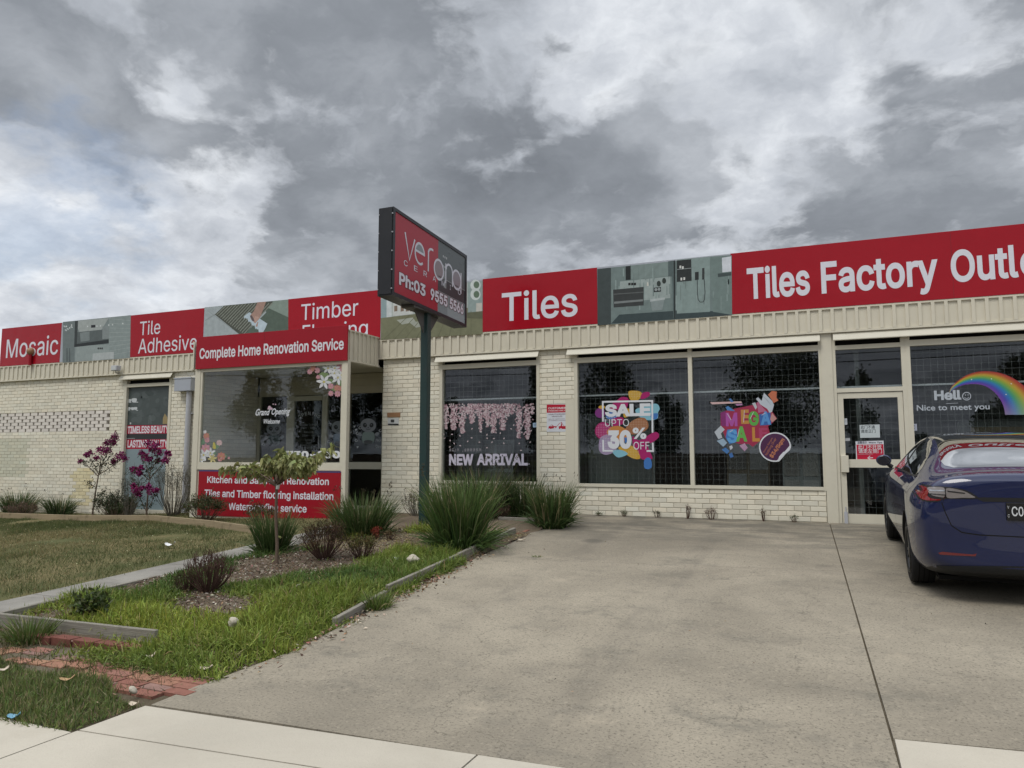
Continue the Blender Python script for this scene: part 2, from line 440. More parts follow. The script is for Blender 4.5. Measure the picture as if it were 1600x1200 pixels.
def npmesh(name, V, F, C, mat, parent=None):
    """V (n,3), F (m,3) triangles, C (n,3) vertex colours"""
    me = bpy.data.meshes.new(name)
    n, m = len(V), len(F)
    me.vertices.add(n); me.vertices.foreach_set('co', np.ascontiguousarray(V, np.float32).ravel())
    me.loops.add(m * 3); me.loops.foreach_set('vertex_index', np.ascontiguousarray(F, np.int32).ravel())
    me.polygons.add(m); me.polygons.foreach_set('loop_start', np.arange(0, m * 3, 3, dtype=np.int32))
    me.update(calc_edges=True)
    a = me.attributes.new('Col', 'FLOAT_COLOR', 'POINT')
    a.data.foreach_set('color', np.concatenate([C, np.ones((n, 1))], 1).astype(np.float32).ravel())
    me.materials.append(MATS[mat]); me.validate()
    o = bpy.data.objects.new(name, me); return link(o, parent)
def norm(a): return a / np.maximum(1e-9, np.linalg.norm(a, axis=-1, keepdims=True))
def blades(P, D, L, W, droop, C, seg=3, tipc=None, face=None):
    """arching blades: P roots, D start direction (unit), L lengths, W widths, droop 0..1"""
    n = len(P); D = norm(D)
    side = norm(np.cross(D, rng.normal(size=(n, 3)))) if face is None else norm(np.cross(D, face))
    pts = []; cur = P.copy(); d = D.copy(); step = (L / seg)[:, None]
    down = np.array([0, 0, -1.])
    for i in range(seg + 1):
        w = W[:, None] * (1 - (i / seg) ** 2.4) * .5
        if i < seg: pts += [cur - side * w, cur + side * w]
        else: pts += [cur]
        d = norm(d + down * (droop[:, None] * (i + 1) / seg)); cur = cur + d * step
    k = 2 * seg + 1
    V = np.stack(pts, 1).reshape(-1, 3)
    base = []
    for i in range(seg - 1):
        a = 2 * i; base += [(a, a + 1, a + 3), (a, a + 3, a + 2)]
    base.append((2 * seg - 2, 2 * seg - 1, 2 * seg))
    F = (np.array(base)[None] + (np.arange(n) * k)[:, None, None]).reshape(-1, 3)
    tt = np.repeat(np.arange(seg + 1), 2)[:k] / seg
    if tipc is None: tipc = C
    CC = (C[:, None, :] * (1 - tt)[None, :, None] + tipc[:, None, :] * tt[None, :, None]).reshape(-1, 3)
    return V, F, CC
def leaves(P, D, L, W, C, fold=.25):
    """lance leaves: two halves folded along the midrib"""
    n = len(P); D = norm(D); up = norm(rng.normal(size=(n, 3)) + np.array([0, 0, 1.2])); S = norm(np.cross(D, up)); N = np.cross(S, D)
    L = L[:, None]; W = W[:, None]
    a = P; t = P + D * L; m1 = P + D * L * .45 + S * W * .5 + N * W * fold; m2 = P + D * L * .45 - S * W * .5 + N * W * fold
    V = np.stack([a, m1, t, m2], 1).reshape(-1, 3)
    F = (np.array([(0, 1, 2), (0, 2, 3)])[None] + (np.arange(n) * 4)[:, None, None]).reshape(-1, 3)
    return V, F, np.repeat(C, 4, 0)
def merge(parts):
    V = []; F = []; C = []; b = 0
    for v, f, c in parts:
        V.append(v); F.append(f + b); C.append(c); b += len(v)
    return np.concatenate(V), np.concatenate(F), np.concatenate(C)
def jit(col, n, s=.2, hue=.06):
    c = np.array(col)[None] * (1 + rng.normal(0, s, (n, 1))) * (1 + rng.normal(0, hue, (n, 3)))
    return np.clip(c, .004, 1)

# ------------------------------------------------------------------ lettering
FONT = None
try:
    FONT = bpy.data.fonts.load(os.path.join(bpy.utils.resource_path('LOCAL'), 'datafiles', 'fonts', 'Inter.woff2'))
except Exception:
    FONT = None
_tc = {}
def glyphs(s, bold=0., builtin=False):
    builtin = builtin or any(ord(q) > 0x2e80 for q in s)
    k = (s, bold, builtin)
    if k in _tc: return _tc[k]
    c = bpy.data.curves.new('t', 'FONT'); c.body = s; c.size = 1; c.resolution_u = 4; c.fill_mode = 'NONE'
    if FONT and not builtin: c.font = FONT
    o = bpy.data.objects.new('t', c); COL.objects.link(o)
    dg = bpy.context.evaluated_depsgraph_get()
    me = bpy.data.meshes.new_from_object(o.evaluated_get(dg))
    v = np.array([p.co[:2] for p in me.vertices]).reshape(-1, 2); E = np.array([list(e.vertices) for e in me.edges]).reshape(-1, 2); f = []
    if len(E):           # outlines filled where they wind round the point (overlapping strokes unite, counters stay open)
        nxt = {}
        for a, b in E: nxt.setdefault(a, []).append(b); nxt.setdefault(b, []).append(a)
        seen = set(); D = []
        for st in range(len(v)):         # walk every contour in vertex order
            if st in seen or st not in nxt: continue
            loop = [st]; seen.add(st); cur = st
            while True:
                c2 = [q for q in nxt[cur] if q not in seen]
                if not c2: break
                cur = min(c2) if cur == st else c2[0]; seen.add(cur); loop.append(cur)
            D += list(zip(loop, loop[1:] + loop[:1]))
        if bold:         # heavier weight: push every contour outward along its mitred normal
            ia = np.array([a for a, b in D]); ib = np.array([b for a, b in D]); dv = v[ib] - v[ia]; dv /= np.maximum(1e-9, np.linalg.norm(dv, axis=1, keepdims=True))
            sg = np.sign(np.sum(v[ia, 0] * v[ib, 1] - v[ib, 0] * v[ia, 1])); nn_ = np.stack([dv[:, 1], -dv[:, 0]], 1) * sg
            n0 = np.zeros_like(v); n1 = np.zeros_like(v); n0[ia] = nn_; n1[ib] = nn_; mt = n0 + n1; v = v + mt * (bold * 2 / np.maximum(1.0, (mt ** 2).sum(1, keepdims=True)))
        A = v[[a for a, b in D]]; B = v[[b for a, b in D]]
        q = delaunay_2d_cdt([Vector(p) for p in v], [tuple(map(int, e)) for e in E], [], 0, 1e-6)
        nv = np.array([tuple(p) for p in q[0]]).reshape(-1, 2); T = np.array([nv[list(p)].mean(0) for p in q[2]])
        wn = np.zeros(len(T), int)
        for (ax, ay), (bx, by) in zip(A, B):
            side = (bx - ax) * (T[:, 1] - ay) - (T[:, 0] - ax) * (by - ay)
            wn += ((ay <= T[:, 1]) & (by > T[:, 1]) & (side > 0)).astype(int) - ((ay > T[:, 1]) & (by <= T[:, 1]) & (side < 0)).astype(int)
        v = nv; f = [list(p) for p, w in zip(q[2], wn) if w != 0]
    bpy.data.objects.remove(o); bpy.data.curves.remove(c); bpy.data.meshes.remove(me)
    _tc[k] = (v, f); return v, f
def text(mb, s, u0, u1, v0, vcap, fn, col=(.7, .7, .75), bold=0., mi=0, shear=0., builtin=False, rot=None):
    """letters of s from u0 to u1, baseline v0, cap top vcap; fn maps (u, v) to space"""
    v, f = glyphs(s, bold, builtin)
    if len(v) == 0: return
    H = glyphs('H', bold, builtin or any(ord(q) > 0x2e80 for q in s))[0]; ch = H[:, 1].max(); cb = H[:, 1].min()
    x0, x1 = v[:, 0].min(), v[:, 0].max()
    vv = v0 + (v[:, 1] - cb) / (ch - cb) * (vcap - v0)
    uu = u0 + (v[:, 0] - x0) / (x1 - x0) * (u1 - u0) + shear * (vv - v0)
    mb.add([fn(a, b) for a, b in zip(uu, vv)], f, col, mi)
def ptext(mb, s, L, capy, Rr, Y, col=(.7, .7, .75), bold=0., mi=0, dy=0., **k):
    """survey version: baseline-left, cap-top and right end as seen, on the plane at Y"""
    u0, v0 = XZ(L[0], L[1], Y); vc = XZ(L[0], capy, Y)[1]; u1 = XZ(Rr[0], Rr[1], Y)[0]
    text(mb, s, u0, u1, v0, vc, lambda a, b: (a, Y - dy, b), col, bold, mi, **k)
def stroke(mb, pts, w, fn, col, mi=0, closed=False):
    """flat ribbon of width w along a polyline, round-ended"""
    P = [Vector(p) for p in pts]; n = len(P); L = []; Q = []
    for i in range(n):
        a = P[(i - 1) % n] if (closed or i > 0) else P[i]; b = P[(i + 1) % n] if (closed or i < n - 1) else P[i]
        t = (b - a).normalized(); nn = Vector((-t.y, t.x)) * w * .5
        L.append(P[i] + nn); Q.append(P[i] - nn)
    m = n if closed else n - 1
    vs = [fn(*p) for p in L] + [fn(*p) for p in Q]
    mb.add(vs, [(i, n + i, n + (i + 1) % n, (i + 1) % n) for i in range(m)], col, mi)
def arc(cx, cy, rx, ry, a0, a1, n=20): return [(cx + rx * math.cos(R(a0 + (a1 - a0) * i / n)), cy + ry * math.sin(R(a0 + (a1 - a0) * i / n))) for i in range(n + 1)]

# ------------------------------------------------------------------ the setting
def grid_sheet(name, xs, ys, zf, mat):
    X, Y = np.meshgrid(np.array(xs, float), np.array(ys, float)); Z = zf(X, Y)
    nx, ny = len(xs), len(ys)
    me = bpy.data.meshes.new(name)
    idx = np.arange(nx * ny).reshape(ny, nx)
    f = np.stack([idx[:-1, :-1], idx[:-1, 1:], idx[1:, 1:], idx[1:, :-1]], -1).reshape(-1, 4)
    me.from_pydata(np.stack([X, Y, Z], -1).reshape(-1, 3).tolist(), [], f.tolist())
    me.materials.append(MATS[mat]); me.update()
    return tag(link(bpy.data.objects.new(name, me)), kind='structure')
gx = [-600, -250, -120, -60, -40, -30] + list(np.arange(-26, 8.1, .5)) + [12, 20, 40, 80, 200, 600]
gy = [-600, -250, -120, -60, -30, -16] + list(np.arange(-8, 14.1, .5)) + [18, 30, 60, 150, 600]
grid_sheet('ground', gx, gy, lambda X, Y: G(X, Y) - .022, 'verge_soil')
lx = list(np.arange(-30, -8.2, .35)) + [-8.06]; ly = list(np.arange(3.2, 13.31, .3))
def bump2(X, Y, a, s): return a * (np.sin(X * s + 1.3 * np.sin(Y * s * .7)) * np.cos(Y * s * 1.1 + .4))
grid_sheet('lawn_ground', lx, ly, lambda X, Y: G(X, Y) + .004 + bump2(X, Y, .012, 1.7), 'lawn_soil')
bx = list(np.arange(-7.25, -4.14, .12)); by = list(np.arange(4.55, 13.31, .12))
def bedz(X, Y):
    edge = np.clip((-4.25 - X) / .5, 0, 1)
    inn = np.clip(np.minimum(np.minimum((-4.14 - X) / .12, (X + 7.25) / .1), (Y - 4.55) / .15), 0, 1)
    return G(X, Y) - .03 + .045 * inn + .055 * edge * np.clip((Y - 4.6) / 1.5, 0, 1) + bump2(X, Y, .018, 3.1) + bump2(X + 3, Y, .008, 9)
def bz1(x, y): return float(bedz(np.array(x), np.array(y)))
grid_sheet('garden_bed', bx, by, bedz, 'bed_soil')

# concrete driveway: separate slabs with open joints
JX0, JX1 = .30, .06                         # the long joint leans a little
def jx(y): return JX0 + (JX1 - JX0) * (y - 4.7) / (13.3 - 4.7)
def subdiv_slab(mb, x0f, x1f, y0f, y1f, nx, ny, h=.12):
    """slab between edge functions, following the fall of the ground"""
    vs = []
    for j in range(ny + 1):
        t = j / ny
        for i in range(nx + 1):
            s = i / nx
            y = (1 - t) * y0f(s) + t * y1f(s); x = (1 - s) * x0f(y) + s * x1f(y)
            vs.append((x, y, g1(x, y)))
    k = nx + 1
    mb.add(vs, [(j * k + i, j * k + i + 1, (j + 1) * k + i + 1, (j + 1) * k + i) for j in range(ny) for i in range(nx)])
    rim = [i for i in range(k)] + [j * k + nx for j in range(1, ny + 1)] + [ny * k + i for i in range(nx - 1, -1, -1)] + [j * k for j in range(ny - 1, 0, -1)]
    b = len(mb.v); rv = [vs[i] for i in rim]; n = len(rv)
    mb.add(rv + [(x, y, z - h) for x, y, z in rv], [(i, n + i, n + (i + 1) % n, (i + 1) % n) for i in range(n)])
mb = MB()
def left_edge(y): return float(np.interp(y, [3.6, 4.1, 5, 6.7, 8.3, 10.4, 13.3], [-4.06, -4.1, -3.98, -4.13, -4.26, -4.37, -4.42]))
cj = lambda s: 8.95 + .42 * s
fe = lambda s: 3.655 + .20 * s + (.05 * math.sin(s * 9) * .2)
gapw = .007
subdiv_slab(mb, left_edge, lambda y: jx(y) - gapw, fe, lambda s: cj(s) - .003, 24, 24)
subdiv_slab(mb, left_edge, lambda y: jx(y) - gapw, lambda s: cj(s) + .003, lambda s: 13.285, 24, 16)
subdiv_slab(mb, lambda y: jx(y) + gapw, lambda y: 9.0, lambda s: 4.775 + .9 * s, lambda s: 9.40 - .45 * s, 14, 12)
subdiv_slab(mb, lambda y: jx(y) + gapw, lambda y: 9.0, lambda s: 9.406 - .45 * s, lambda s: 13.285, 14, 12)
drive = tag(mb.build('driveway', 'drive_concrete'), kind='structure')
# footpath panels
mb = MB()
fp = lambda poly: mb.prism(poly, lambda x, y: max(.004, g1(x, y) + .003), .12)
def lnY(x, y0, y1, x0, x1): return y0 + (y1 - y0) * (x - x0) / (x1 - x0)
e2 = lambda x: lnY(x, 3.155, 3.36, -4.08, -1.2)      # joint along the path
e3 = lambda x: lnY(x, 3.625, 3.85, -4.07, .30)
g_ = .006
for a, b in [(-30, -24), (-24, -19), (-19, -14.2), (-14.2, -9.5), (-9.5, -6.9), (-6.9, -4.08)]:
    fp([(a + g_, 1.15), (b - g_, 1.15), (b - g_, 3.12), (a + g_, 3.12 - .0)])
for a, b in [(-4.08, -1.77), (-1.77, .30), (.30, 2.6), (2.6, 5), (5, 7.5), (7.5, 10), (10, 14), (14, 20)]:
    fp([(a + g_, 1.15), (b - g_, 1.15), (b - g_, e2(b) - g_), (a + g_, e2(a) - g_)])
fp([(-4.08 + g_, e2(-4.08) + g_), (-1.77 - g_, e2(-1.77) + g_), (-1.77 - g_, e3(-1.77) - g_), (-4.08 + g_, e3(-4.08) - g_)])
fp([(-1.77 + g_, e2(-1.77) + g_), (.30 - g_, e2(.3) + g_), (.30 - g_, e3(.3) - g_), (-1.77 + g_, e3(-1.77) - g_)])
fp([(.31, e2(.31) + g_), (9, e2(9) + g_), (9, 5.6), (.31, 4.76)])
tag(mb.build('footpath', 'path_concrete'), kind='structure')
# old concrete path to the door
mb = MB()
for y0, y1 in [(3.95, 5.6), (5.61, 7.4), (7.41, 9.0), (9.01, 10.35)]:
    mb.prism([(-8.06, y0), (-7.27, y0), (-7.27, y1), (-8.06, y1)], lambda x, y: g1(x, y) + .02, .15)
for x0, x1 in [(-8.06, -6.8), (-6.79, -5.5), (-5.49, -4.75)]:
    mb.prism([(x0, 10.47), (x1, 10.5), (x1, 11.35), (x0, 11.3)], lambda x, y: g1(x, y) + .05, .2)
mb.prism([(-8.06, 10.36), (-7.27, 10.36), (-7.27, 10.465), (-8.06, 10.465)], lambda x, y: g1(x, y) + .03, .2)
tag(mb.build('concrete_path', 'old_concrete'), kind='structure')
# red brick paving by the footpath and by the driveway
mb = MB()
BR = [(.25, .12, .088), (.30, .155, .105), (.22, .10, .075), (.32, .18, .115), (.26, .13, .10), (.24, .145, .12)]
for r in range(4):
    n = 9 - r
    for i in range(n):
        x0 = -5.72 + r * .16 + i * .235 + (r % 2) * .11; y = 4.28 - r * .118 - i * .012
        if x0 < -5.75 + r * .22 or x0 > -4.22: continue
        z = .000 + random.uniform(-.005, .005); j = random.uniform(-.006, .006)
        mb.add([(x0, y + j, z), (x0 + .225, y + j - .01, z), (x0 + .225, y - .108 + j, z + .002), (x0, y - .10 + j, z - .002)] + [(x0, y + j, z - .06), (x0 + .225, y + j - .01, z - .06), (x0 + .225, y - .108 + j, z - .06), (x0, y - .1 + j, z - .06)],
               [(3, 2, 1, 0), (0, 1, 5, 4), (1, 2, 6, 5), (2, 3, 7, 6), (3, 0, 4, 7)], random.choice(BR))
for i in range(14):
    x0 = random.uniform(-6.9, -5.6); y0 = random.uniform(3.98, 4.30); mb.box(x0, x0 + .225, y0, y0 + .108, -.06, -.012 + random.uniform(0, .007), random.choice(BR))
for i in range(3):
    for j in range(2):
        x0 = -5.08 + i * .235; y0 = 11.0 + j * .115
        mb.box(x0, x0 + .225, y0, y0 + .108, g1(x0, y0) - .02, g1(x0, y0) + .03, random.choice(BR[:3]))
for i in range(3):
    x0 = -4.85 + i * .15; mb.box(x0, x0 + .143, 10.75, 10.98, .33, .395 + .004 * i, random.choice(BR[:4]))
tag(mb.build('brick_paving', 'paver'), kind='structure')
mb = MB()
for i in range(6):
    x0 = -6.62 + i * .237; y0 = 4.42 + i * .018
    mb.box(x0, x0 + .232, y0, y0 + .11, -.05, .060 - .004 * abs(i - 2), random.choice([(.19, .075, .055), (.22, .09, .065), (.16, .065, .05)]))
o = mb.build('brick_edging', 'paver', bevel=.004)
tag(o, 'row of dark red bricks laid on edge below the grey front sleeper', 'brick edging')
# road, kerb and nature strip behind the viewer
mb = MB(); mb.box(-200, 200, -9.2, -1.2, -.3, -.13); tag(mb.build('road', 'asphalt'), kind='structure')
mb = MB(); mb.box(-200, 200, -1.2, -.85, -.3, 0.0); tag(mb.build('kerb', 'old_concrete'), kind='structure')

# ------------------------------------------------------------------ timber sleepers
def sleeper(a, b, h, w, label, mat='old_timber', sink=.12, group=None, cat='sleeper'):
    a = Vector(a); b = Vector(b); L = (b - a).length
    mb = MB(); mb.box(0, L, -w / 2, w / 2, -sink, h)
    o = mb.build('timber_sleeper', mat, bevel=.006)
    o.location = a
    d = b - a; o.rotation_euler = (0, -math.atan2(d.z, math.hypot(d.x, d.y)), math.atan2(d.y, d.x))
    return tag(o, label, cat, group)
gv = lambda x, y, dz=0: (x, y, g1(x, y) + dz)
GS = 'timber sleepers round the garden bed'
sleeper(gv(-4.47, 10.75), gv(-4.33, 8.55), .12, .055, 'grey sleeper beside the driveway at the foot of the big grassy clump', group=GS)
sleeper(gv(-4.33, 8.53), gv(-4.24, 6.75), .115, .05, 'weathered sleeper edging the driveway beside the lying rock', group=GS)
sleeper(gv(-4.24, 6.72), gv(-4.10, 5.65), .07, .05, 'low sleeper half buried in grass along the driveway', group=GS)
sleeper(gv(-7.28, 4.66), gv(-5.22, 4.72), .115, .042, 'pale grey sleeper standing behind the row of dark red bricks', group=GS)
sleeper(gv(-7.25, 4.72), gv(-7.20, 6.5), .10, .05, 'grey sleeper edge between the concrete path and the weedy bed', group=GS)
sleeper(gv(-5.22, 11.85), gv(-4.42, 11.72), .13, .06, 'short grey sleeper forming a step above red bricks', group=GS)
GE = 'low timber edging boards along the wall garden'
for a, b, lb in [((-21, 11.9), (-18.4, 11.72), 'far left low timber edging board at the back of the lawn'),
                 ((-18.38, 11.72), (-15.6, 11.58), 'low timber edging board in front of the first pink flowering tree'),
                 ((-15.58, 11.57), (-12.75, 11.36), 'low timber edging board at the foot of the second pink flowering tree'),
                 ((-12.73, 11.34), (-10.4, 10.62), 'tan timber edging board below the red service sign, left half'),
                 ((-10.38, 10.60), (-8.2, 9.78), 'tan timber edging board running behind the sapling')]:
    sleeper(gv(*a), gv(*b), .13, .05, lb, 'warm_timber', group=GE, cat='edging board')

# ------------------------------------------------------------------ the shop building
DW = 13.30
bld = thing('shop_building', (-4, DW, .5), 'long low cream brick shop with dark windows, ribbed fascia and glazed porch', 'shop')
BH, BL = .0865, .250
ZB = .515
def bricks(mb, x0, x1, z0, z1, fn, tint=None, skip=None, ph=0.):
    """brick faces proud of the mortar; fn(u, depth, z) -> point; depth 0 is the brick face"""
    k0 = math.floor((z0 - ZB) / BH)
    z = ZB + k0 * BH; k = k0
    while z < z1:
        a = max(z + .004, z0); b = min(z + BH - .006, z1)
        off = (k % 2) * BL / 2 + ph
        i = math.floor((x0 - off) / BL)
        while True:
            u = off + i * BL; i += 1
            if u > x1: break
            p = max(u + .004, x0); q = min(u + BL - .006, x1)
            if q - p < .012 or b - a < .01: continue
            if skip and skip((p + q) / 2, (a + b) / 2): continue
            c = 1.07 + random.gauss(0, .045)
            if a < .80 and random.random() < .5: c *= random.uniform(.88, .97)      # splash dirt low on the wall
            w = random.gauss(0, .012)
            col = (CREAM[0] * c * 1.08, CREAM[1] * c * (1.09 + w), CREAM[2] * c * (1.11 + w * 2))
            if tint: col = tint((p + q) / 2, (a + b) / 2, col)
            d0 = random.uniform(-.0022, .0018); d1 = d0 + random.uniform(-.001, .001); ch = .004; bk = .012
            vs = [fn(p + ch, d0, a + ch), fn(q - ch, d1, a + ch), fn(q - ch, d1, b - ch), fn(p + ch, d0, b - ch),
                  fn(p, ch, a), fn(q, ch, a), fn(q, ch, b), fn(p, ch, b), fn(p, bk, a), fn(q, bk, a), fn(q, bk, b), fn(p, bk, b)]
            mb.add(vs, [(0, 1, 2, 3), (4, 5, 1, 0), (5, 6, 2, 1), (6, 7, 3, 2), (7, 4, 0, 3), (8, 9, 5, 4), (9, 10, 6, 5), (10, 11, 7, 6), (11, 8, 4, 7)], col, 0)
        z += BH; k += 1
front = lambda u, d, z: (u, DW + d, z)
FB = 3.655                      # underside of the fascia
LATX, LATZ0, LATZ1 = -16.66, ZB + 20 * BH - .002, ZB + 26 * BH
def wall_tint(x, z, c):
    if x < -19.75 and 1.05 < z < 2.05: return (c[0] * .80, c[1] * .83, c[2] * .80)       # repainted patch
    r = math.hypot((x + 17.55) / .35, (z - .85) / .55)
    if r < 1 + random.uniform(-.3, .2): return (c[0] * .96, c[1] * .90, c[2] * .70)      # yellow stain
    return c
def wall(x0, x1, z0, z1, **k):
    mb = MB(); bricks(mb, x0, x1, z0, z1, front, **k)
    mb.box(x0, x1, DW + .010, DW + .11, z0, z1, (1, 1, 1), 1)
    return mb.build('brick_wall', ['brick_paint', 'mortar'], bld)
# left wall, in pieces round the pierced band
mb = MB()
bricks(mb, -26, -16.2, -.1, LATZ0 - .001, front, tint=wall_tint)
bricks(mb, -26, -16.2, LATZ1, FB + .02, front, tint=wall_tint)
bricks(mb, LATX, -16.2, LATZ0 + .002, LATZ1 - .002, front)
mb.box(-26, -16.2, DW + .010, DW + .11, -.1, LATZ0, (1, 1, 1), 1)
mb.box(-26, -16.2, DW + .010, DW + .11, LATZ1, FB + .02, (1, 1, 1), 1)
mb.box(LATX, -16.2, DW + .010, DW + .11, LATZ0 + .001, LATZ1 - .001, (1, 1, 1), 1)
mb.build('brick_wall', ['brick_paint', 'mortar'], bld)
mb = MB()                       # the pierced courses: real gaps with the dark cavity behind
for k in range(6):
    z = LATZ0 + k * BH + .003; off = (k % 2) * .155
    x = -26 + off
    while x < LATX - .05:
        c = 1.10 + random.gauss(0, .04)
        mb.box(x, min(x + .245, LATX), DW - .002, DW + .10, z, z + BH - .008, (CREAM[0] * c, CREAM[1] * c * 1.0, CREAM[2] * c * 1.12))
        x += .31
mb.box(-26, LATX, DW + .16, DW + .18, LATZ0 - .05, LATZ1 + .05, (.012, .012, .012))
mb.build('pierced_brick_band', 'brick_paint', bld)
wall(-14.58, -12.60, -.1, FB + .02)
wall(-8.55, -7.19, .1, FB + .02, ph=.06)
wall(-7.19, -5.03, .1, 1.10)
wall(-5.03, -4.302, .1, FB + .02, ph=.03)
mb = MB(); mb.box(-4.475, -4.303, DW - .010, DW + .004, .40, 2.665); mb.build('pier_cover_strip', 'cream_frame', bld)
wall(-4.30, .03, .1, 1.034, ph=.03)
wall(1.30, 8.0, .1, .72)
# side wall of the porch, and the jambs of the entry
mb = MB(); bricks(mb, 12.16, 13.98, .2, 3.5, lambda u, d, z: (-12.52 - d, u, z))
mb.box(-12.64, -12.527, 12.16, 13.98, .2, 3.5, (1, 1, 1), 1); mb.build('porch_side_wall', ['brick_paint', 'mortar'], bld)
mb = MB(); bricks(mb, 13.41, 13.98, .2, 3.5, lambda u, d, z: (-8.56 + d * -0 - .001, u, z)); mb.box(-8.549, -8.44, 13.41, 14.05, .2, 3.6, (1, 1, 1), 1); mb.build('entry_jamb', ['brick_paint', 'mortar'], bld)

# shell: roof, end walls, floor, inner walls
mb = MB(); mb.box(-26, 8, DW + .16, 30, 3.72, 3.95); mb.build('roof', 'roof_sheet', bld)
mb = MB(); mb.box(-26.1, -26, DW, 30, -.3, 3.72); mb.box(8, 8.1, DW, 30, -.3, 3.72); mb.box(-26, 8, 30, 30.1, -.3, 3.72); mb.build('outer_walls', 'mortar', bld)
mb = MB(); mb.box(-8.4, 7.98, DW + .12, 19, .30, .50); mb.build('interior_floor', 'interior_mid', bld)
mb = MB()
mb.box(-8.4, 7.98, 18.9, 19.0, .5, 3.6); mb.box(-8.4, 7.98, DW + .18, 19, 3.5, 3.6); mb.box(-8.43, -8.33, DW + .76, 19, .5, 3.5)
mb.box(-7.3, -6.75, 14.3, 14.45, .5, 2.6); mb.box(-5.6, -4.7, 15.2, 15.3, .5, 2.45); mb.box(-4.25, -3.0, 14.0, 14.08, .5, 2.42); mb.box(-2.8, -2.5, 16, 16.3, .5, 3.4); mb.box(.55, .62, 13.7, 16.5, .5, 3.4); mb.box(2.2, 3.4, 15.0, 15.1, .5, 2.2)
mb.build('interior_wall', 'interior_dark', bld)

# things standing inside the showroom
solid('board_grey', (.42, .44, .43), .7, .2, .15, 2); solid('board_warm', (.40, .33, .24), .7, .2, .2, 3); solid('board_dark', (.10, .10, .10), .6, .2)
def display(x0, x1, y, z1, tilt, mat, label, n=3):
    t = thing('display_stand', ((x0 + x1) / 2, y, .5), label, 'display stand', 'tile display stands inside the shop')
    m = MB(); dy = tilt * (z1 - .62)
    m.add([(x0, y, .62), (x1, y, .62), (x1, y + dy, z1), (x0, y + dy, z1), (x0, y + .03, .62), (x1, y + .03, .62), (x1, y + dy + .03, z1), (x0, y + dy + .03, z1)], [(0, 1, 2, 3), (5, 4, 7, 6), (1, 5, 6, 2), (4, 0, 3, 7), (3, 2, 6, 7), (4, 5, 1, 0)]); m.build('board', mat, t)
    m = MB(); m.box(x0 - .04, x1 + .04, y - .06, y + .40, .5, .60); m.build('base', 'board_dark', t)
    w = (x1 - x0) / n
    for i in range(n):
        for j in range(2):
            a, b = x0 + i * w + .03, x0 + (i + 1) * w - .03; q0, q1 = .08 + j * .46, .48 + j * .46; f = lambda q: (y + dy * q - .012, .62 + (z1 - .62) * q)
            m = MB(); m.poly([(a, *f(q0)), (b, *f(q0)), (b, *f(q1)), (a, *f(q1))], random.choice([(.48, .46, .42), (.33, .31, .28), (.55, .54, .52), (.24, .23, .22)])); m.build('tile_sample', 'print', t)
display(-4.10, -2.95, 14.0, 2.38, .05, 'board_grey', 'grey tile display stand inside behind the left sale window')
display(-1.75, -.95, 15.0, 1.95, .18, 'board_warm', 'brown tilted tile stand inside behind the mega sale window, left', 2)
display(-.70, -.05, 14.6, 1.75, .2, 'board_grey', 'low tilted tile stand inside behind the mega sale window, right', 2)
display(-6.95, -6.1, 14.5, 1.95, .12, 'board_grey', 'tile display stand inside behind the blossom window', 2)
display(2.4, 3.6, 14.8, 2.1, .12, 'board_warm', 'brown tile display stand inside behind the rainbow window', 3)

# ribbed fascia
def fascia(mb, a, b, y, z0, z1, pitch, rib, axis='x', flip=1, depth=.026):
    """pans and ribs between a and b along an axis; y is the outer face of the pans, flip the outward direction"""
    def bx(p, q, o0, o1, z0, z1):
        if axis == 'x': mb.box(p, q, min(y + o0, y + o1), max(y + o0, y + o1), z0, z1)
        else: mb.box(min(y + o0, y + o1), max(y + o0, y + o1), p, q, z0, z1)
    bx(a, b, 0, -.03 * flip, z0, z1)
    t = a + pitch * .3
    while t + rib < b:
        bx(t, t + rib, .0005 * flip, depth * flip, z0 + .02, z1 - .012); t += pitch
    bx(a, b, .001 * flip, .024 * flip, z0 - .012, z0 + .018)
    bx(a, b, .001 * flip, .026 * flip, z1 - .012, z1 + .014)
FY = 13.25
for nm, a, b in [('fascia_cladding', -26, -12.7), ('fascia_cladding', -8.655, 8.0)]:
    mb = MB(); fascia(mb, a, b, FY, FB, 4.05, .1835, .050, 'x', -1)
    mb.box(a, b, FY + .031, DW + .16, FB + .001, FB + .03)
    mb.build(nm, 'cream_metal', bld)
mb = MB(); mb.box(-26, 8.0, FY + .03, FY + .30, 4.066, 4.09); mb.build('roof_flashing', 'cream_metal', bld)

# porch
PY = 12.10
mb = MB()
fascia(mb, PY + .02, FY - .012, -8.63, 3.49, 4.10, .15, .035, 'y', 1)
mb.build('porch_fascia', 'cream_metal', bld); mb = MB()
fascia(mb, PY + .02, DW, -12.70, 3.49, 4.10, .15, .035, 'y', -1)
mb.build('porch_fascia', 'cream_metal', bld)
mb = MB(); mb.box(-12.68, -8.66, PY + .06, 13.98, 3.47, 3.50); mb.build('porch_ceiling', 'soffit', bld)
mb = MB(); mb.box(-12.68, -8.66, PY + .05, FY, 4.00, 4.05); mb.build('porch_roof', 'roof_sheet', bld)
XL, XR = XZ(301, 700, PY)[0], XZ(540.5, 700, PY)[0]
mb = MB(); mb.box(XL - .01, XL + .135, PY, PY + .10, .15, 3.49); mb.build('porch_post', 'cream_frame', bld)
mb = MB(); mb.box(XR - .115, XR, PY, PY + .10, .15, 3.49); mb.build('porch_post', 'cream_frame', bld)
SZ0, SZ1 = 1.315, 1.47
win = MB()
win.box(XL + .136, XR - .116, PY + .01, PY + .09, SZ0, SZ1)
win.box(XL + .136, XR - .116, PY + .01, PY + .09, 3.42, 3.488)
win.box(XL + .136, XL + .19, PY + .012, PY + .088, SZ1 + .001, 3.419)
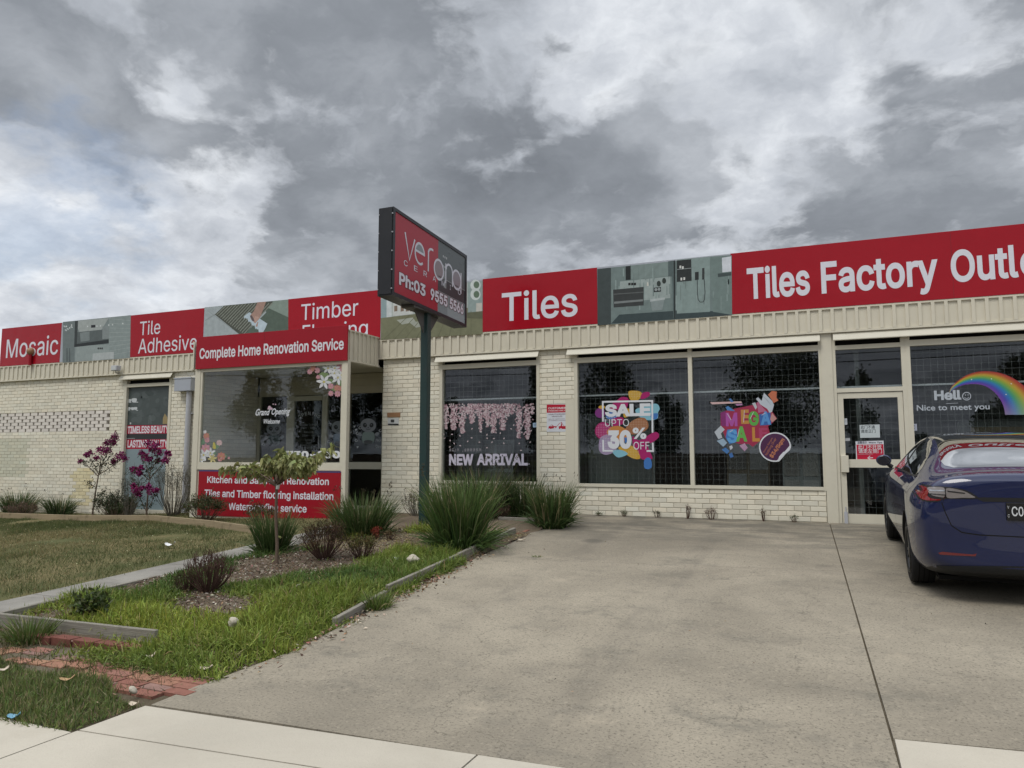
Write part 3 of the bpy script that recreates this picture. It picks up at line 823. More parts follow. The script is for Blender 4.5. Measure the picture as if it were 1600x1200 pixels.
win.box(XR - .15, XR - .116, PY + .012, PY + .088, SZ1 + .001, 3.419)
pw = win.build('porch_window', 'cream_frame', bld)
mb = MB(); mb.box(XL + .19, XR - .15, PY + .045, PY + .051, SZ1, 3.42); mb.build('pane', 'porch_glass', pw)
mb = MB(); mb.box(XL + .136, XR - .116, PY + .04, PY + .08, .30, SZ0 - .001); mb.box(XL + .136, XR - .116, PY + .0, PY + .09, .22, .345); mb.build('porch_kick_panel', 'cream_frame', bld)
# entry screen, set back inside the porch
EY = 14.0
mb = MB()
def ex(px): return XZ(px, 650, EY)[0]
z_top = XZ(570, 614, EY)[1]
zm0, zm1 = XZ(570, 733, EY)[1], XZ(570, 722, EY)[1]
mb.box(-12.5, -8.56, EY + .03, EY + .10, z_top, 3.46)
for k in range(6):
    z = z_top + .01 + k * .17; mb.box(-12.5, -8.56, EY + .012, EY + .029, z, min(z + .155, 3.46))
mb.build('entry_cladding', 'board_cream', bld)
mb = MB()
for a, b in [(396, 406), (448, 459), (503, 511), (538, 546), (597, 607)]: mb.box(ex(a), ex(b), EY, EY + .08, .35, z_top)
mb.box(ex(406), ex(597), EY + .005, EY + .075, zm0, zm1); mb.box(ex(406), ex(597), EY + .005, EY + .075, .35, .50)
mb.box(ex(459), ex(503), EY - .012, EY + .004, z_top - .13, z_top - .02)
en = mb.build('entry_door_frame', 'cream_frame', bld)
mb = MB()
for a, b in [(406, 448), (459, 503), (511, 538), (546, 597)]:
    mb.box(ex(a), ex(b), EY + .036, EY + .042, zm1, z_top - .002); mb.box(ex(a), ex(b), EY + .036, EY + .042, .50, zm0)
mb.build('pane', 'window_glass', en)
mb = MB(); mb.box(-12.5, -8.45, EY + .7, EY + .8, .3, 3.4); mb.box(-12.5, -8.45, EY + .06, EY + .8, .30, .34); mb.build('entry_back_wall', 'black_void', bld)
mb = MB(); mb.tube([(ex(500), EY - .03, 1.75), (ex(500), EY - .03, 2.05)], .012); mb.build('door_handle', 'bolt', en)
mb = MB(); mb.box(-12.5, -8.6, PY + .12, EY, .2, .40); mb.build('porch_floor', 'old_concrete', bld)

# shop windows --------------------------------------------------
def hood(x0, x1):
    """folded sheet hood over a window, sloping forward, with a closed end"""
    mb = MB(); y0, y1 = DW - .04, DW - .115; z1, z0 = FB - .018, FB - .150
    mb.add([(x0, y0, z1), (x1, y0, z1), (x1, y1, z0 + .012), (x0, y1, z0 + .012), (x0, y0, z1 - .012), (x1, y0, z1 - .012), (x1, y1, z0), (x0, y1, z0)],
           [(0, 3, 2, 1), (4, 5, 6, 7), (3, 7, 6, 2), (0, 1, 5, 4), (1, 2, 6, 5), (0, 4, 7, 3)])
    mb.box(x0, x1, DW - .039, DW - .025, z1 - .03, FB - .013)
    return mb.build('window_hood', 'hood_metal', bld)
def grille(mb, x0, x1, z0, z1, y, p=.10, r=.0019):
    n = int((x1 - x0) / p); m = int((z1 - z0) / p)
    for i in range(1, n + 1): mb.box(x0 + i * p - r, x0 + i * p + r, y - r, y + r, z0, z1)
    for j in range(1, m + 1): mb.box(x0, x1, y + r * 1.2, y + r * 3.2, z0 + j * p - r, z0 + j * p + r)
def window(x0, x1, z0, z1, mull=(), head=3.525, sillpad=True, name='shop_window', grid=True, ztop=None):
    """glazed bay: jambs, sill, head rail, dark ventilation slot above, mullions"""
    f = MB(); j = .065; rb, rt = z1, z1 + .095
    f.box(x0 - j, x0, DW - .012, DW + .11, z0 - .06, head); f.box(x1, x1 + j, DW - .012, DW + .11, z0 - .06, head)
    f.box(x0, x1, DW - .008, DW + .108, rb, rt)
    f.box(x0, x1, DW - .02, DW + .11, z0 - .055, z0)
    for a, b in mull: f.box(a, b, DW - .016, DW + .107, z0 + .001, head - .001)
    w = f.build(name, 'cream_frame', bld)
    v = MB(); v.box(x0, x1, DW + .09, DW + .10, rt, head); v.box(x0 - j, x1 + j, DW + .0, DW + .11, head, FB + .01, mi=1)
    v.build('vent_slot', ['black_void', 'cream_frame'], w)
    e = [x0] + [q for m in mull for q in m] + [x1]
    p = MB()
    for a, b in zip(e[::2], e[1::2]): p.box(a, b, DW + .062, DW + .068, z0, rb)
    p.build('pane', 'window_glass', w)
    if grid:
        gr = MB()
        for a, b in zip(e[::2], e[1::2]): grille(gr, a, b, z0, rb, DW + .17)
        gr.build('security_grille', 'wire_mesh', w)
    return w
W1 = window(-7.125, -5.065, 1.11, 3.365)
hood(-7.26, -5.0)
W2 = window(-4.235, -.005, 1.09, 3.362, [(-2.165, -2.095)])
hood(-4.42, .03)
mb = MB(); mb.box(.035, .205, DW - .025, DW + .11, .40, FB + .02); mb.build('facade_post', 'cream_frame', bld)
mb = MB(); mb.box(-7.3, 7.9, DW + .22, DW + .235, 2.735, 2.765); mb.build('window_rail', 'white_rail', bld)
# door bay with the transom light
f = MB(); hx0, hx1 = .206, 1.29
f.box(hx0, hx0 + .05, DW - .006, DW + .10, .42, 3.52); f.box(1.225, hx1, DW - .006, DW + .10, .42, 3.52)
f.box(hx0 + .05, 1.225, DW - .004, DW + .10, 3.36, 3.43); f.box(hx0 + .05, 1.225, DW - .004, DW + .10, 2.645, 2.715)
tr = f.build('door_surround', 'cream_frame', bld)
mb = MB(); mb.box(hx0 + .05, 1.225, DW + .05, DW + .056, 2.715, 3.36); mb.build('transom_pane', 'window_glass', tr)
mb = MB(); mb.box(hx0 + .05, 1.225, DW + .09, DW + .1, 3.43, 3.52); mb.box(hx0, hx1, DW, DW + .11, 3.521, FB + .01, mi=1); mb.build('vent_slot', ['black_void', 'cream_frame'], tr)
f = MB(); a, b = .262, 1.220
f.box(a, a + .085, DW + .01, DW + .055, .505, 2.635); f.box(b - .075, b, DW + .01, DW + .055, .505, 2.635)
f.box(a + .085, b - .075, DW + .011, DW + .054, 2.545, 2.634); f.box(a + .085, b - .075, DW + .011, DW + .054, 1.415, 1.548); f.box(a + .085, b - .075, DW + .011, DW + .054, .506, .665)
door = f.build('shop_door', 'cream_frame', bld)
mb = MB(); mb.box(a + .085, b - .075, DW + .03, DW + .036, 1.548, 2.545); mb.box(a + .085, b - .075, DW + .03, DW + .036, .665, 1.415); mb.build('door_pane', 'window_glass', door)
mb = MB(); mb.box(a + .01, a + .125, DW - .035, DW + .009, 1.335, 1.61); mb.build('door_lock_box', 'cream_frame', door, bevel=.006)
mb = MB(); mb.box(a + .025, a + .075, DW - .03, DW + .009, .50, .70); mb.tube([(a + .05, DW - .012, .7), (a + .05, DW - .012, .78)], .008); mb.build('door_bolt', 'grey_pipe', door)
mb = MB(); grille(mb, a + .085, b - .075, 1.548, 2.545, DW + .12); grille(mb, a + .085, b - .075, .665, 1.415, DW + .12, .105); mb.build('security_grille', 'wire_mesh', door)
hood(.23, 7.98)
W3 = window(1.355, 7.9, .76, 3.362, [(4.2, 4.27)])
# tall poster window in the left wall
f = MB(); wx0, wx1 = -16.10, -14.66
f.box(wx0 - .09, wx0, DW - .012, DW + .11, .02, 3.50); f.box(wx1, wx1 + .08, DW - .012, DW + .11, .02, 3.50)
f.box(wx0, wx1, DW - .008, DW + .108, 3.32, 3.40); f.box(wx0, wx1, DW - .008, DW + .10, .05, .30)
WP = f.build('poster_window', 'cream_frame', bld)
mb = MB(); mb.box(wx0, wx1, DW + .09, DW + .1, 3.40, 3.50); mb.box(wx0 - .09, wx1 + .08, DW, DW + .11, 3.501, FB + .01, mi=1); mb.build('vent_slot', ['black_void', 'cream_frame'], WP)
hood(-16.28, -14.52)
# downpipe with its rainwater head
mb = MB(); mb.tube([(-13.93, DW - .075, .1), (-13.93, DW - .075, 3.14)], .062, 16)
for z in (.9, 2.6): mb.box(-14.02, -13.84, DW - .06, DW, z, z + .03)
mb.build('downpipe', 'grey_pipe', bld)
mb = MB(); mb.box(-14.30, -13.78, DW - .19, DW - .001, 3.15, 3.44); mb.box(-14.31, -13.77, DW - .20, DW, 3.44, 3.47); mb.build('rainwater_head', 'grey_box', bld, bevel=.005)

# ------------------------------------------------------------------ printed panels, signs and window stickers
class Pic:
    """flat print on the plane Y, drawn in surveyed coordinates, in thin layers"""
    def __init__(s, Y, ox=0, oy=0, sc=1., step=.0005): s.Y = Y; s.o = (ox, oy, sc); s.step = step; s.k = 0; s.j = 0; s.mb = MB()
    def frame(s, ox, oy, sc): s.o = (ox, oy, sc)
    def p(s, x, y):
        q = onY(s.o[0] + x / s.o[2], s.o[1] + y / s.o[2], s.Y); return (q[0], s.Y - s.k * s.step - s.j * 3e-5, q[2])
    def up(s): s.k += 1; return s
    def nx(s): s.j = (s.j + 1) % int(s.step / 3.2e-5)
    def poly(s, pts, col): s.nx(); s.mb.poly([s.p(*q) for q in pts], col)
    def rect(s, x0, y0, x1, y1, col): s.poly([(x0, y0), (x1, y0), (x1, y1), (x0, y1)], col)
    def ell(s, cx, cy, rx, ry, col, n=20, rot=0.):
        c, d = math.cos(R(rot)), math.sin(R(rot))
        s.poly([(cx + rx * math.cos(t) * c - ry * math.sin(t) * d, cy + rx * math.cos(t) * d + ry * math.sin(t) * c) for t in [2 * math.pi * i / n for i in range(n)]], col)
    def blob(s, pts, col, sub=6):
        """closed smooth outline through the points"""
        n = len(pts); out = []
        for i in range(n):
            p0, p1, p2, p3 = [Vector(pts[(i + j - 1) % n]) for j in range(4)]
            for q in range(sub):
                t = q / sub; out.append(tuple(.5 * ((2 * p1) + (p2 - p0) * t + (2 * p0 - 5 * p1 + 4 * p2 - p3) * t * t + (3 * p1 - p0 - 3 * p2 + p3) * t ** 3)))
        s.poly(out, col)
    def line(s, pts, w, col, closed=False): s.nx(); stroke(s.mb, pts, w, s.p, col, closed=closed)
    def text(s, t, x0, yb, ycap, x1, y1=None, col=(.7, .7, .75), bold=0., **k):
        s.nx(); a = s.o; f = lambda x, y: (a[0] + x / a[2], a[1] + y / a[2])
        L = f(x0, yb); ptext(s.mb, t, L, f(0, ycap)[1], f(x1, y1 if y1 is not None else yb), s.Y, col, bold, dy=s.k * s.step + s.j * 3e-5, **k)
    def ftext(s, t, x0, x1, yb, ycap, col, bold=0., rot=0., c=None, **k):
        """letters laid straight in drawing coordinates, optionally turned about c"""
        s.nx()
        cr, sr = math.cos(R(rot)), math.sin(R(rot)); cx, cy = c or (x0, yb)
        def fn(u, v):
            dx, dy = u - cx, -v - cy; return s.p(cx + dx * cr - dy * sr, cy + dx * sr + dy * cr)
        text(s.mb, t, x0, x1, -yb, -ycap, fn, col, bold, **k)
    def build(s, name, parent=None, mat='print'):
        if mat == 'photo_print': s.mb.c = [tuple(max(.004, q ** 1.08 * 1.12) for q in c) for c in s.mb.c]
        return s.mb.build(name, mat, parent)

SY = 13.22                       # printed face of the parapet signs
GB = 'sign panels along the parapet'
def panel(px0, px1, label, cat, red=True, xr=None):
    """one parapet board: sheet with folded edge; returns the thing"""
    x0 = XZ(px0, 480, SY)[0]; x1 = xr or XZ(px1, 480, SY)[0]
    t = thing('parapet_sign', (x0, SY, 4.07), label, cat, GB)
    mb = MB(); mb.box(x0 + .002, x1 - .002, SY, SY + .022, 4.072, 5.135 + .0012 * (x0 + 20)); mb.build('panel', 'red_panel' if red else 'grey_box', t, bevel=.002)
    for x in (x0 + .12, x1 - .12):
        mb = MB(); mb.tube([(x, SY + .05, 3.96), (x, SY + .05, 5.0)], .02, 6); mb.build('bracket', 'grey_pipe', t)
    return t, x0, x1
def seams(t, xs):
    mb = MB()
    for x in xs: mb.box(x - .0015, x + .0015, SY - .0006, SY - .0002, 4.075, 5.13)
    mb.build('sheet_joint', 'sign_black', t)
TY = SY - .002
W_ = (.66, .66, .72)
t, _, _ = panel(5.5, 98.2, 'red parapet sign board reading Mosaic at the left end of the roof edge', 'sign')
mb = MB(); ptext(mb, 'Mosaic', (9, 559.5), 531, (90, 553), TY, W_, .004); mb.build('lettering', 'print', t)
t, _, _ = panel(204, 319.4, 'red parapet sign board reading Tile Adhesive', 'sign')
mb = MB(); ptext(mb, 'Tile', (218, 524), 503, (250, 521.5), TY, W_, .002); ptext(mb, 'Adhesive', (215.6, 552.4), 530, (307, 546), TY, W_, .002); mb.build('lettering', 'print', t)
t, _, _ = panel(450, 595, 'red parapet sign board reading Timber Flooring, partly behind the porch sign', 'sign')
mb = MB(); ptext(mb, 'Timber', (470.2, 500.5), 475.9, (559.4, 493.8), TY, W_, .002); ptext(mb, 'Flooring', (472.3, 531), 508.4, (574.5, 523), TY, W_, .002); mb.build('lettering', 'print', t)
t, _, _ = panel(754, 933.5, 'red parapet sign board reading Tiles in big thin letters beside the pole sign', 'sign')
mb = MB(); ptext(mb, 'Tiles', (784, 502.5), 458.4, (902.5, 495), TY, W_, .012); mb.build('lettering', 'print', t)
t, a_, b_ = panel(1143.4, 1700, 'long red parapet sign board reading Tiles Factory Outlet in bold letters', 'sign', xr=5.1)
mb = MB()
for wd, L, cap, Re in [('Tiles', (1168, 468), 419.5, (1266, 460)), ('Factory', (1284, 459), 409.5, (1466.8, 441)), ('Outl', (1487, 441.5), 391.5, (1592, 431))]:
    ptext(mb, wd, L, cap, Re, TY, W_, .022)
u0, v0 = XZ(1595.5, 432, TY); vc = XZ(1487, 391.5, TY)[1]; v0 = XZ(1487, 441.5, TY)[1]
text(mb, 'et', u0, u0 + .46, v0, vc, lambda a, b: (a, TY, b), W_, .022)
mb.build('lettering', 'print', t); seams(t, [2.0])

# picture boards
G1, G2, G3, G4 = (.20, .235, .235), (.12, .145, .145), (.30, .34, .335), (.055, .065, .068)
t, x0, x1 = panel(98.2, 204, 'parapet picture board showing a grey tiled bathroom, left of Tile Adhesive', 'picture board', False)
P = Pic(SY - .001, 0, 450, 5)
P.poly([(492, 265), (1022, 212), (1015, 545), (488, 583)], G1); P.up()
P.poly([(494, 266), (580, 258), (580, 578), (490, 583)], (.16, .19, .19))
P.poly([(590, 258), (850, 235), (790, 330), (620, 345)], (.33, .36, .35)); P.poly([(850, 232), (1022, 212), (1016, 545), (850, 560)], (.24, .28, .275))
P.poly([(600, 345), (850, 320), (850, 420), (600, 450)], (.11, .13, .13)); P.poly([(590, 455), (850, 440), (850, 560), (585, 575)], (.27, .31, .305)); P.up()
P.poly([(585, 258), (610, 256), (600, 455), (580, 458)], (.05, .06, .06)); P.poly([(580, 440), (850, 402), (850, 432), (580, 462)], (.035, .04, .042))
P.poly([(712, 290), (745, 287), (745, 308), (712, 311)], (.03, .03, .035)); P.poly([(725, 512), (890, 498), (890, 552), (722, 568)], (.38, .41, .41))
P.poly([(625, 350), (700, 340), (700, 410), (630, 420)], (.20, .23, .23)); P.poly([(800, 300), (850, 295), (850, 395), (800, 400)], (.22, .25, .25))
for i in range(9): P.line([(855, 240 + i * 36), (1018, 255 + i * 30)], 3, (.33, .37, .365))
P.up()
for i in range(3): P.ell(768 + i * 15, 472, 6, 8, (.03, .03, .03))
for x, y in [(685, 300), (758, 298), (785, 296), (850, 290), (880, 287), (960, 278), (520, 300), (545, 312), (560, 290)]: P.ell(x, y, 5, 6, (.55, .58, .58))
for x, y in [(505, 300), (530, 320), (560, 305), (515, 330)]: P.ell(x, y, 10, 6, (.42, .46, .46), rot=30)
for x in (520, 540): P.poly([(x, 470), (x + 8, 470), (x + 10, 575), (x - 2, 577)], (.10, .12, .12))
P.build('picture', t, 'photo_print')

t, x0, x1 = panel(319.4, 450, 'parapet picture board of a hand combing adhesive with a notched trowel', 'picture board', False)
P = Pic(SY - .001, 280, 450, 4.706)
P.poly([(187, 142), (802, 85), (802, 328), (187, 372)], (.34, .38, .39)); P.up()
P.poly([(610, 103), (802, 85), (802, 328), (640, 340), (470, 350), (640, 180)], (.10, .13, .105)); P.poly([(690, 95), (802, 85), (802, 215), (640, 140)], (.22, .27, .235))
P.poly([(330, 130), (640, 100), (690, 100), (480, 345), (455, 350), (262, 195)], (.085, .092, .075)); P.up()
for i in range(15):
    q = i / 14; P.line([(275 + 200 * q, 196 + 142 * q), (345 + 340 * q, 130 - 28 * q + (8 if q > .9 else 0))], 7, (.22, .235, .20))
P.line([(190, 240), (262, 195)], 3, (.22, .25, .25)); P.line([(215, 170), (455, 350)], 2.5, (.24, .27, .27)); P.up()
bl = [(480, 205), (515, 178), (600, 230), (648, 262), (632, 300), (610, 335)]
teeth = [(610, 335)] + [q for i in range(9) for q in ((600 - i * 13, 332 - i * 13 + (10 if i % 2 else 0)), (594 - i * 13, 322 - i * 13 - (8 if i % 2 else 0)))] + [(475, 225)]
P.poly(bl + teeth, (.42, .50, .54)); P.up()
P.poly([(575, 105), (640, 100), (610, 180), (590, 225), (560, 260), (530, 235), (520, 205), (550, 170)], (.34, .23, .19)); P.up()
P.poly([(560, 205), (590, 215), (570, 250), (545, 240)], (.42, .29, .24)); P.poly([(575, 250), (583, 248), (575, 285), (562, 282)], (.36, .25, .21)); P.poly([(520, 205), (535, 200), (555, 240), (540, 245)], (.12, .10, .10))
P.build('picture', t, 'photo_print')

t, x0, x1 = panel(595, 754, 'parapet picture board of a pale timber floor room, behind the pole sign', 'picture board', False)
P = Pic(SY - .001)
P.rect(595, 436, 754, 540, (.15, .155, .11)) if False else P.poly([(595, 454), (754, 439), (754, 522), (595, 531)], (.19, .195, .125)); P.up()
P.poly([(595, 455), (754, 439), (754, 478), (595, 497)], (.38, .42, .40)); P.poly([(595, 468), (611, 466), (611, 495), (595, 497)], (.26, .33, .34)); P.poly([(731, 441), (754, 439), (754, 487), (731, 489)], (.27, .33, .32)); P.up()
P.poly([(604, 466), (612, 465), (612, 495), (604, 496)], (.50, .54, .54)); P.poly([(614, 474), (645, 470), (645, 491), (614, 494)], (.50, .52, .50))
for x in (616, 626, 634, 641): P.poly([(x, 478), (x + 5, 477.5), (x + 5, 486), (x, 487)], (.22, .17, .13))
P.poly([(620, 500), (645, 496), (650, 503), (628, 507)], (.36, .38, .33)); P.poly([(640, 504), (665, 501), (672, 508), (650, 512)], (.34, .36, .31))
for y in (446, 460): P.ell(743, y, 8, 9, (.52, .56, .55))
P.poly([(744, 474), (753, 473), (753, 488), (744, 489)], (.48, .47, .43)); P.up()
for y in (445, 460): P.ell(744.5, y, 4.5, 5.5, (.13, .18, .13))
for i in range(9): P.line([(600 + i * 17, 530 - i), (640 + i * 12, 492 - i * .8)], .8, (.15, .155, .10))
P.poly([(715, 490), (754, 486), (754, 498), (722, 496)], (.13, .135, .09)); P.build('picture', t, 'photo_print')

t, x0, x1 = panel(933.5, 1143.4, 'parapet picture board of a grey bathroom with basin and shower, right of Tiles', 'picture board', False)
P = Pic(SY - .001, 900, 360, 4.444)
P.poly([(148, 268), (1081, 172), (1084, 588), (150, 660)], (.17, .215, .21)); P.up()
P.poly([(148, 268), (243, 258), (243, 652), (150, 660)], (.065, .08, .08)); P.poly([(243, 648), (300, 585), (690, 558), (950, 560), (1084, 588)], (.055, .075, .078))
P.poly([(700, 205), (930, 182), (930, 565), (700, 578)], (.23, .29, .28)); P.poly([(930, 182), (1081, 172), (1084, 586), (950, 565)], (.17, .22, .21))
P.poly([(385, 245), (640, 217), (640, 318), (385, 340)], (.20, .25, .24)); P.poly([(305, 355), (655, 320), (655, 470), (305, 500)], (.30, .35, .34)); P.up()
rr = random.Random(3)
for i in range(60):
    x = rr.uniform(250, 1070); y = 230 + rr.uniform(0, 250); P.line([(x, y), (x, y + rr.uniform(40, 110))], rr.uniform(3, 10), rr.choice([(.21, .26, .25), (.26, .32, .31), (.18, .225, .22)]))
P.up()
P.poly([(258, 412), (470, 392), (470, 520), (262, 535)], (.055, .060, .060)); P.poly([(345, 250), (380, 246), (380, 342), (345, 346)], (.03, .035, .035)); P.poly([(640, 215), (690, 208), (692, 610), (676, 612), (668, 320), (640, 320)], (.10, .13, .13))
P.poly([(700, 210), (800, 200), (803, 350), (700, 358)], (.04, .045, .045)); P.poly([(515, 480), (617, 465), (600, 552), (530, 560)], (.23, .27, .27)); P.poly([(1013, 190), (1078, 180), (1078, 285), (1016, 292)], (.55, .58, .62))
P.poly([(960, 215), (1010, 208), (1078, 293), (1078, 315), (965, 330)], (.09, .11, .11)) if False else P.poly([(985, 300), (1078, 290), (1078, 312), (985, 325)], (.07, .09, .09)); P.up()
P.poly([(262, 440), (470, 425), (470, 432), (262, 447)], (.12, .13, .13)); P.poly([(265, 495), (465, 478), (465, 492), (265, 510)], (.20, .22, .22)); P.poly([(515, 480), (617, 465), (617, 480), (515, 495)], (.38, .42, .42))
P.poly([(540, 398), (590, 393), (590, 425), (540, 430)], (.03, .035, .035)); P.poly([(678, 210), (688, 208), (690, 612), (682, 612)], (.03, .035, .035))
for x in (372, 392, 410): P.poly([(x - 9, 365), (x + 7, 363), (x + 7, 380), (x - 9, 382)], (.03, .03, .03))
for x, y in [(575, 370), (612, 350)]: P.ell(x, y, 14, 20, (.045, .055, .05))
P.poly([(494, 360), (502, 360), (504, 385), (492, 386)], (.55, .55, .50)); P.poly([(826, 290), (852, 287), (852, 342), (826, 345)], (.035, .04, .04)); P.poly([(876, 262), (892, 260), (892, 340), (876, 342)], (.05, .055, .055))
P.line([(842, 345), (844, 440), (848, 480), (862, 498), (882, 497), (893, 480), (896, 430), (890, 340)], 5, (.05, .06, .06)); P.line([(702, 272), (800, 262)], 4, (.28, .31, .31)); P.up()
P.ell(555, 411, 10, 11, (.26, .29, .29)); P.ell(577, 409, 10, 11, (.26, .29, .29))
for x, y in [(725, 254), (742, 258), (732, 338), (752, 335)]: P.poly([(x - 6, y - 9), (x + 6, y - 10), (x + 6, y + 9), (x - 6, y + 10)], (.55, .56, .54))
P.build('picture', t, 'photo_print')

# porch signs
PS = PY - .035
x0, z0 = XZ(305.2, 577, PS); x1, z1 = XZ(543.2, 512.5, PS)
t = thing('porch_sign', (x0, PS, 3.49), 'red porch sign reading Complete Home Renovation Service above the porch window', 'sign')
mb = MB(); mb.box(x0, x1, PS, PS + .03, 3.485, 4.19); mb.build('panel', 'porch_red', t, bevel=.002)
mb = MB(); ptext(mb, 'Complete Home Renovation Service', (311.4, 561), 544.6, (536.9, 546.5), PS - .002, (.66, .66, .70), .020); mb.build('lettering', 'print', t)
mb = MB(); mb.box((x0 + x1) / 2 - .10, (x0 + x1) / 2 - .097, PS - .001, PS, 3.49, 4.18); mb.build('sheet_joint', 'sign_black', t)
PK = PY - .012
x0, z0 = XZ(308, 803, PK); x1, z1 = XZ(532.6, 733, PK)
t = thing('service_sign', (x0, PK, .35), 'red sign under the porch window listing kitchen, bathroom, flooring and waterproofing services', 'sign')
mb = MB(); mb.box(x0, x1, PK, PK + .05, .345, 1.300); mb.build('panel', 'porch_red', t)
mb = MB(); ptext(mb, 'Kitchen and Bathroom Renovation', (323.6, 754.5), 744.3, (513.9, 753.5), PK - .002, W_, .018)
ptext(mb, 'Tiles and Timber flooring installation', (319.3, 776), 764.8, (520.9, 776), PK - .002, W_, .018)
ptext(mb, 'Waterproofing service', (357, 796.6), 785.4, (479, 798.5), PK - .002, W_, .018); mb.build('lettering', 'print', t)
mb = MB(); mb.box(x0, x1, PK - .0015, PK - .0005, 1.275, 1.300, (.05, .06, .17)); mb.build('top_edge', 'print', t)

# customer parking sign
x0, z1 = XZ(854.2, 631.8, DW - .006); x1, z0 = XZ(890.3, 674.3, DW - .006)
t = thing('parking_sign', (x0, DW, z0), 'small red and white customer parking only sign on the brick pier', 'sign')
mb = MB(); mb.box(x0, x1, DW - .006, DW - .003, z0, z1, (.62, .64, .68)); mb.build('panel', 'print', t)
P = Pic(DW - .007, 845, 620, 17.14)
P.poly([(158, 208), (712, 205), (715, 415), (160, 428)], (.44, .010, .03)); P.up()
P.text('CUSTOMER', 200, 335, 285, 668, 320, (.7, .68, .7), .02); P.text('PARKING ONLY', 208, 395, 360, 660, 385, (.7, .68, .7), .015)
K = (.13, .05, .09)
P.text('UNAUTHORIZED', 208, 488, 455, 668, 478, K, .01); P.text('VEHICLES', 292, 545, 510, 575, 540, K, .01)
P.text('WILL BE TOWED AWAY', 205, 610, 588, 650, 603, K, .0); P.text('AT OWNERS EXPENSE', 205, 650, 628, 665, 645, K, .0)
RD = (.40, .01, .03)
P.poly([(205, 830), (215, 790), (255, 775), (280, 748), (320, 752), (345, 785), (420, 790), (420, 825), (210, 868)], RD); P.poly([(480, 790), (530, 782), (560, 690), (540, 680), (560, 676), (575, 700), (562, 782), (668, 780), (670, 858), (485, 862)], RD)
P.line([(420, 800), (500, 710), (550, 690), (610, 770)], 10, RD); P.up()
for x, y in [(232, 868), (372, 835), (540, 862)]: P.ell(x, y, 20, 22, (.62, .64, .68))
P.poly([(250, 790), (280, 762), (312, 765), (318, 785)], (.62, .64, .68)); P.build('print', t)
# plaques by the entry
x0, z1 = XZ(605.2, 644.8, DW - .01); x1, z0 = XZ(625.2, 651.6, DW - .01)
o = MB(); o.box(x0, x1, DW - .012, DW - .001, z0, z1); tag(o.build('wall_plaque', 'brown_plaque', bevel=.003), 'small brown plaque on the brick beside the entry', 'plaque')
x0, z1 = XZ(605.8, 653.5, DW - .01); x1, z0 = XZ(622.8, 664.3, DW - .01)
t = thing('letter_slot_plate', (x0, DW, z0), 'small white plate with black lower strip below the brown plaque', 'plate')
o = MB(); o.box(x0, x1, DW - .008, DW - .001, z0, z1, (.55, .56, .55)); o.build('plate', 'print', t)
P = Pic(DW - .009); P.rect(606.2, 662, 622.6, 664.2, (.02, .02, .02)); P.rect(610.5, 655.5, 616, 660, (.05, .05, .05)); P.build('print', t)
# small ball-topped vent pipe standing in front of the first sign
vx, vz = XZ(46.5, 570, 13.17); bz_ = XZ(47.8, 549, 13.17)[1]
t = thing('roof_vent', (vx, 13.17, vz), 'short vent pipe with a brown ball top in front of the Mosaic sign', 'vent')
m_ = MB(); m_.tube([(vx, 13.17, 4.04), (vx, 13.17, bz_)], .045, 12); m_.build('pipe', 'porch_red', t)
m_ = MB(); m_.tube([(vx, 13.17, bz_ + .10 * math.sin(R(a))) for a in range(-90, 91, 15)], [max(.004, .10 * math.cos(R(a))) for a in range(-90, 91, 15)], 14); m_.build('cowl', 'brown_plaque', t)
# flood light on the fascia
fx, fz = XZ(183, 576, FY - .1)
t = thing('flood_light', (fx, FY, fz), 'small grey flood light mounted on the ribbed fascia of the left wall', 'flood light')
o = MB(); o.box(fx - .10, fx + .10, FY - .20, FY - .07, fz - .06, fz + .07); o.build('lamp_housing', 'grey_pipe', t, bevel=.012)
o = MB(); o.tube([(fx - .02, FY - .015, fz - .10), (fx - .02, FY - .12, fz - .11), (fx, FY - .13, fz - .05)], .016); o.build('mount', 'bolt', t)
o = MB(); o.box(fx - .085, fx + .085, FY - .206, FY - .199, fz - .045, fz + .05, (.5, .52, .52)); o.build('lens', 'print', t)

# ---- window stickers
DV = DW + .0612
WHT = (.62, .64, .67)
def sticker(ox=0, oy=0, sc=1., Y=DV, step=.0005): return Pic(Y, ox, oy, sc, step)
# SALE UP TO 30% OFF
P = sticker(900, 580, 6.667)
MG, PU, YE, OR, CY, BU = (.33, .015, .12), (.17, .03, .17), (.50, .30, .04), (.48, .20, .05), (.20, .43, .52), (.05, .16, .42)
P.ell(250, 435, 52, 52, PU); P.blob([(430, 300), (480, 268), (540, 280), (545, 330), (520, 390), (440, 400), (350, 420), (380, 340)], MG); P.blob([(545, 230), (560, 205), (640, 205), (685, 230), (660, 290), (600, 320), (560, 290)], YE)
P.blob([(800, 340), (850, 345), (872, 390), (855, 430), (850, 490), (780, 510), (700, 500), (640, 450), (620, 400), (700, 370)], CY); P.ell(285, 622, 88, 92, MG); P.blob([(560, 540), (640, 490), (720, 490), (755, 565), (720, 620), (590, 660), (510, 620)], (.30, .13, .06))
P.blob([(320, 640), (370, 580), (440, 570), (495, 590), (560, 640), (560, 720), (400, 720)], OR); P.blob([(590, 680), (660, 720), (800, 640), (855, 645), (860, 690), (790, 745), (740, 760), (790, 880), (790, 915), (700, 920), (610, 850)], MG); P.blob([(440, 800), (540, 770), (620, 800), (670, 900), (620, 915), (540, 880)], YE)
P.blob([(250, 700), (330, 660), (420, 690), (440, 780), (380, 850), (300, 870), (240, 820)], (.30, .24, .36)); P.blob([(380, 830), (470, 820), (540, 860), (470, 895), (420, 890)], CY); P.up()
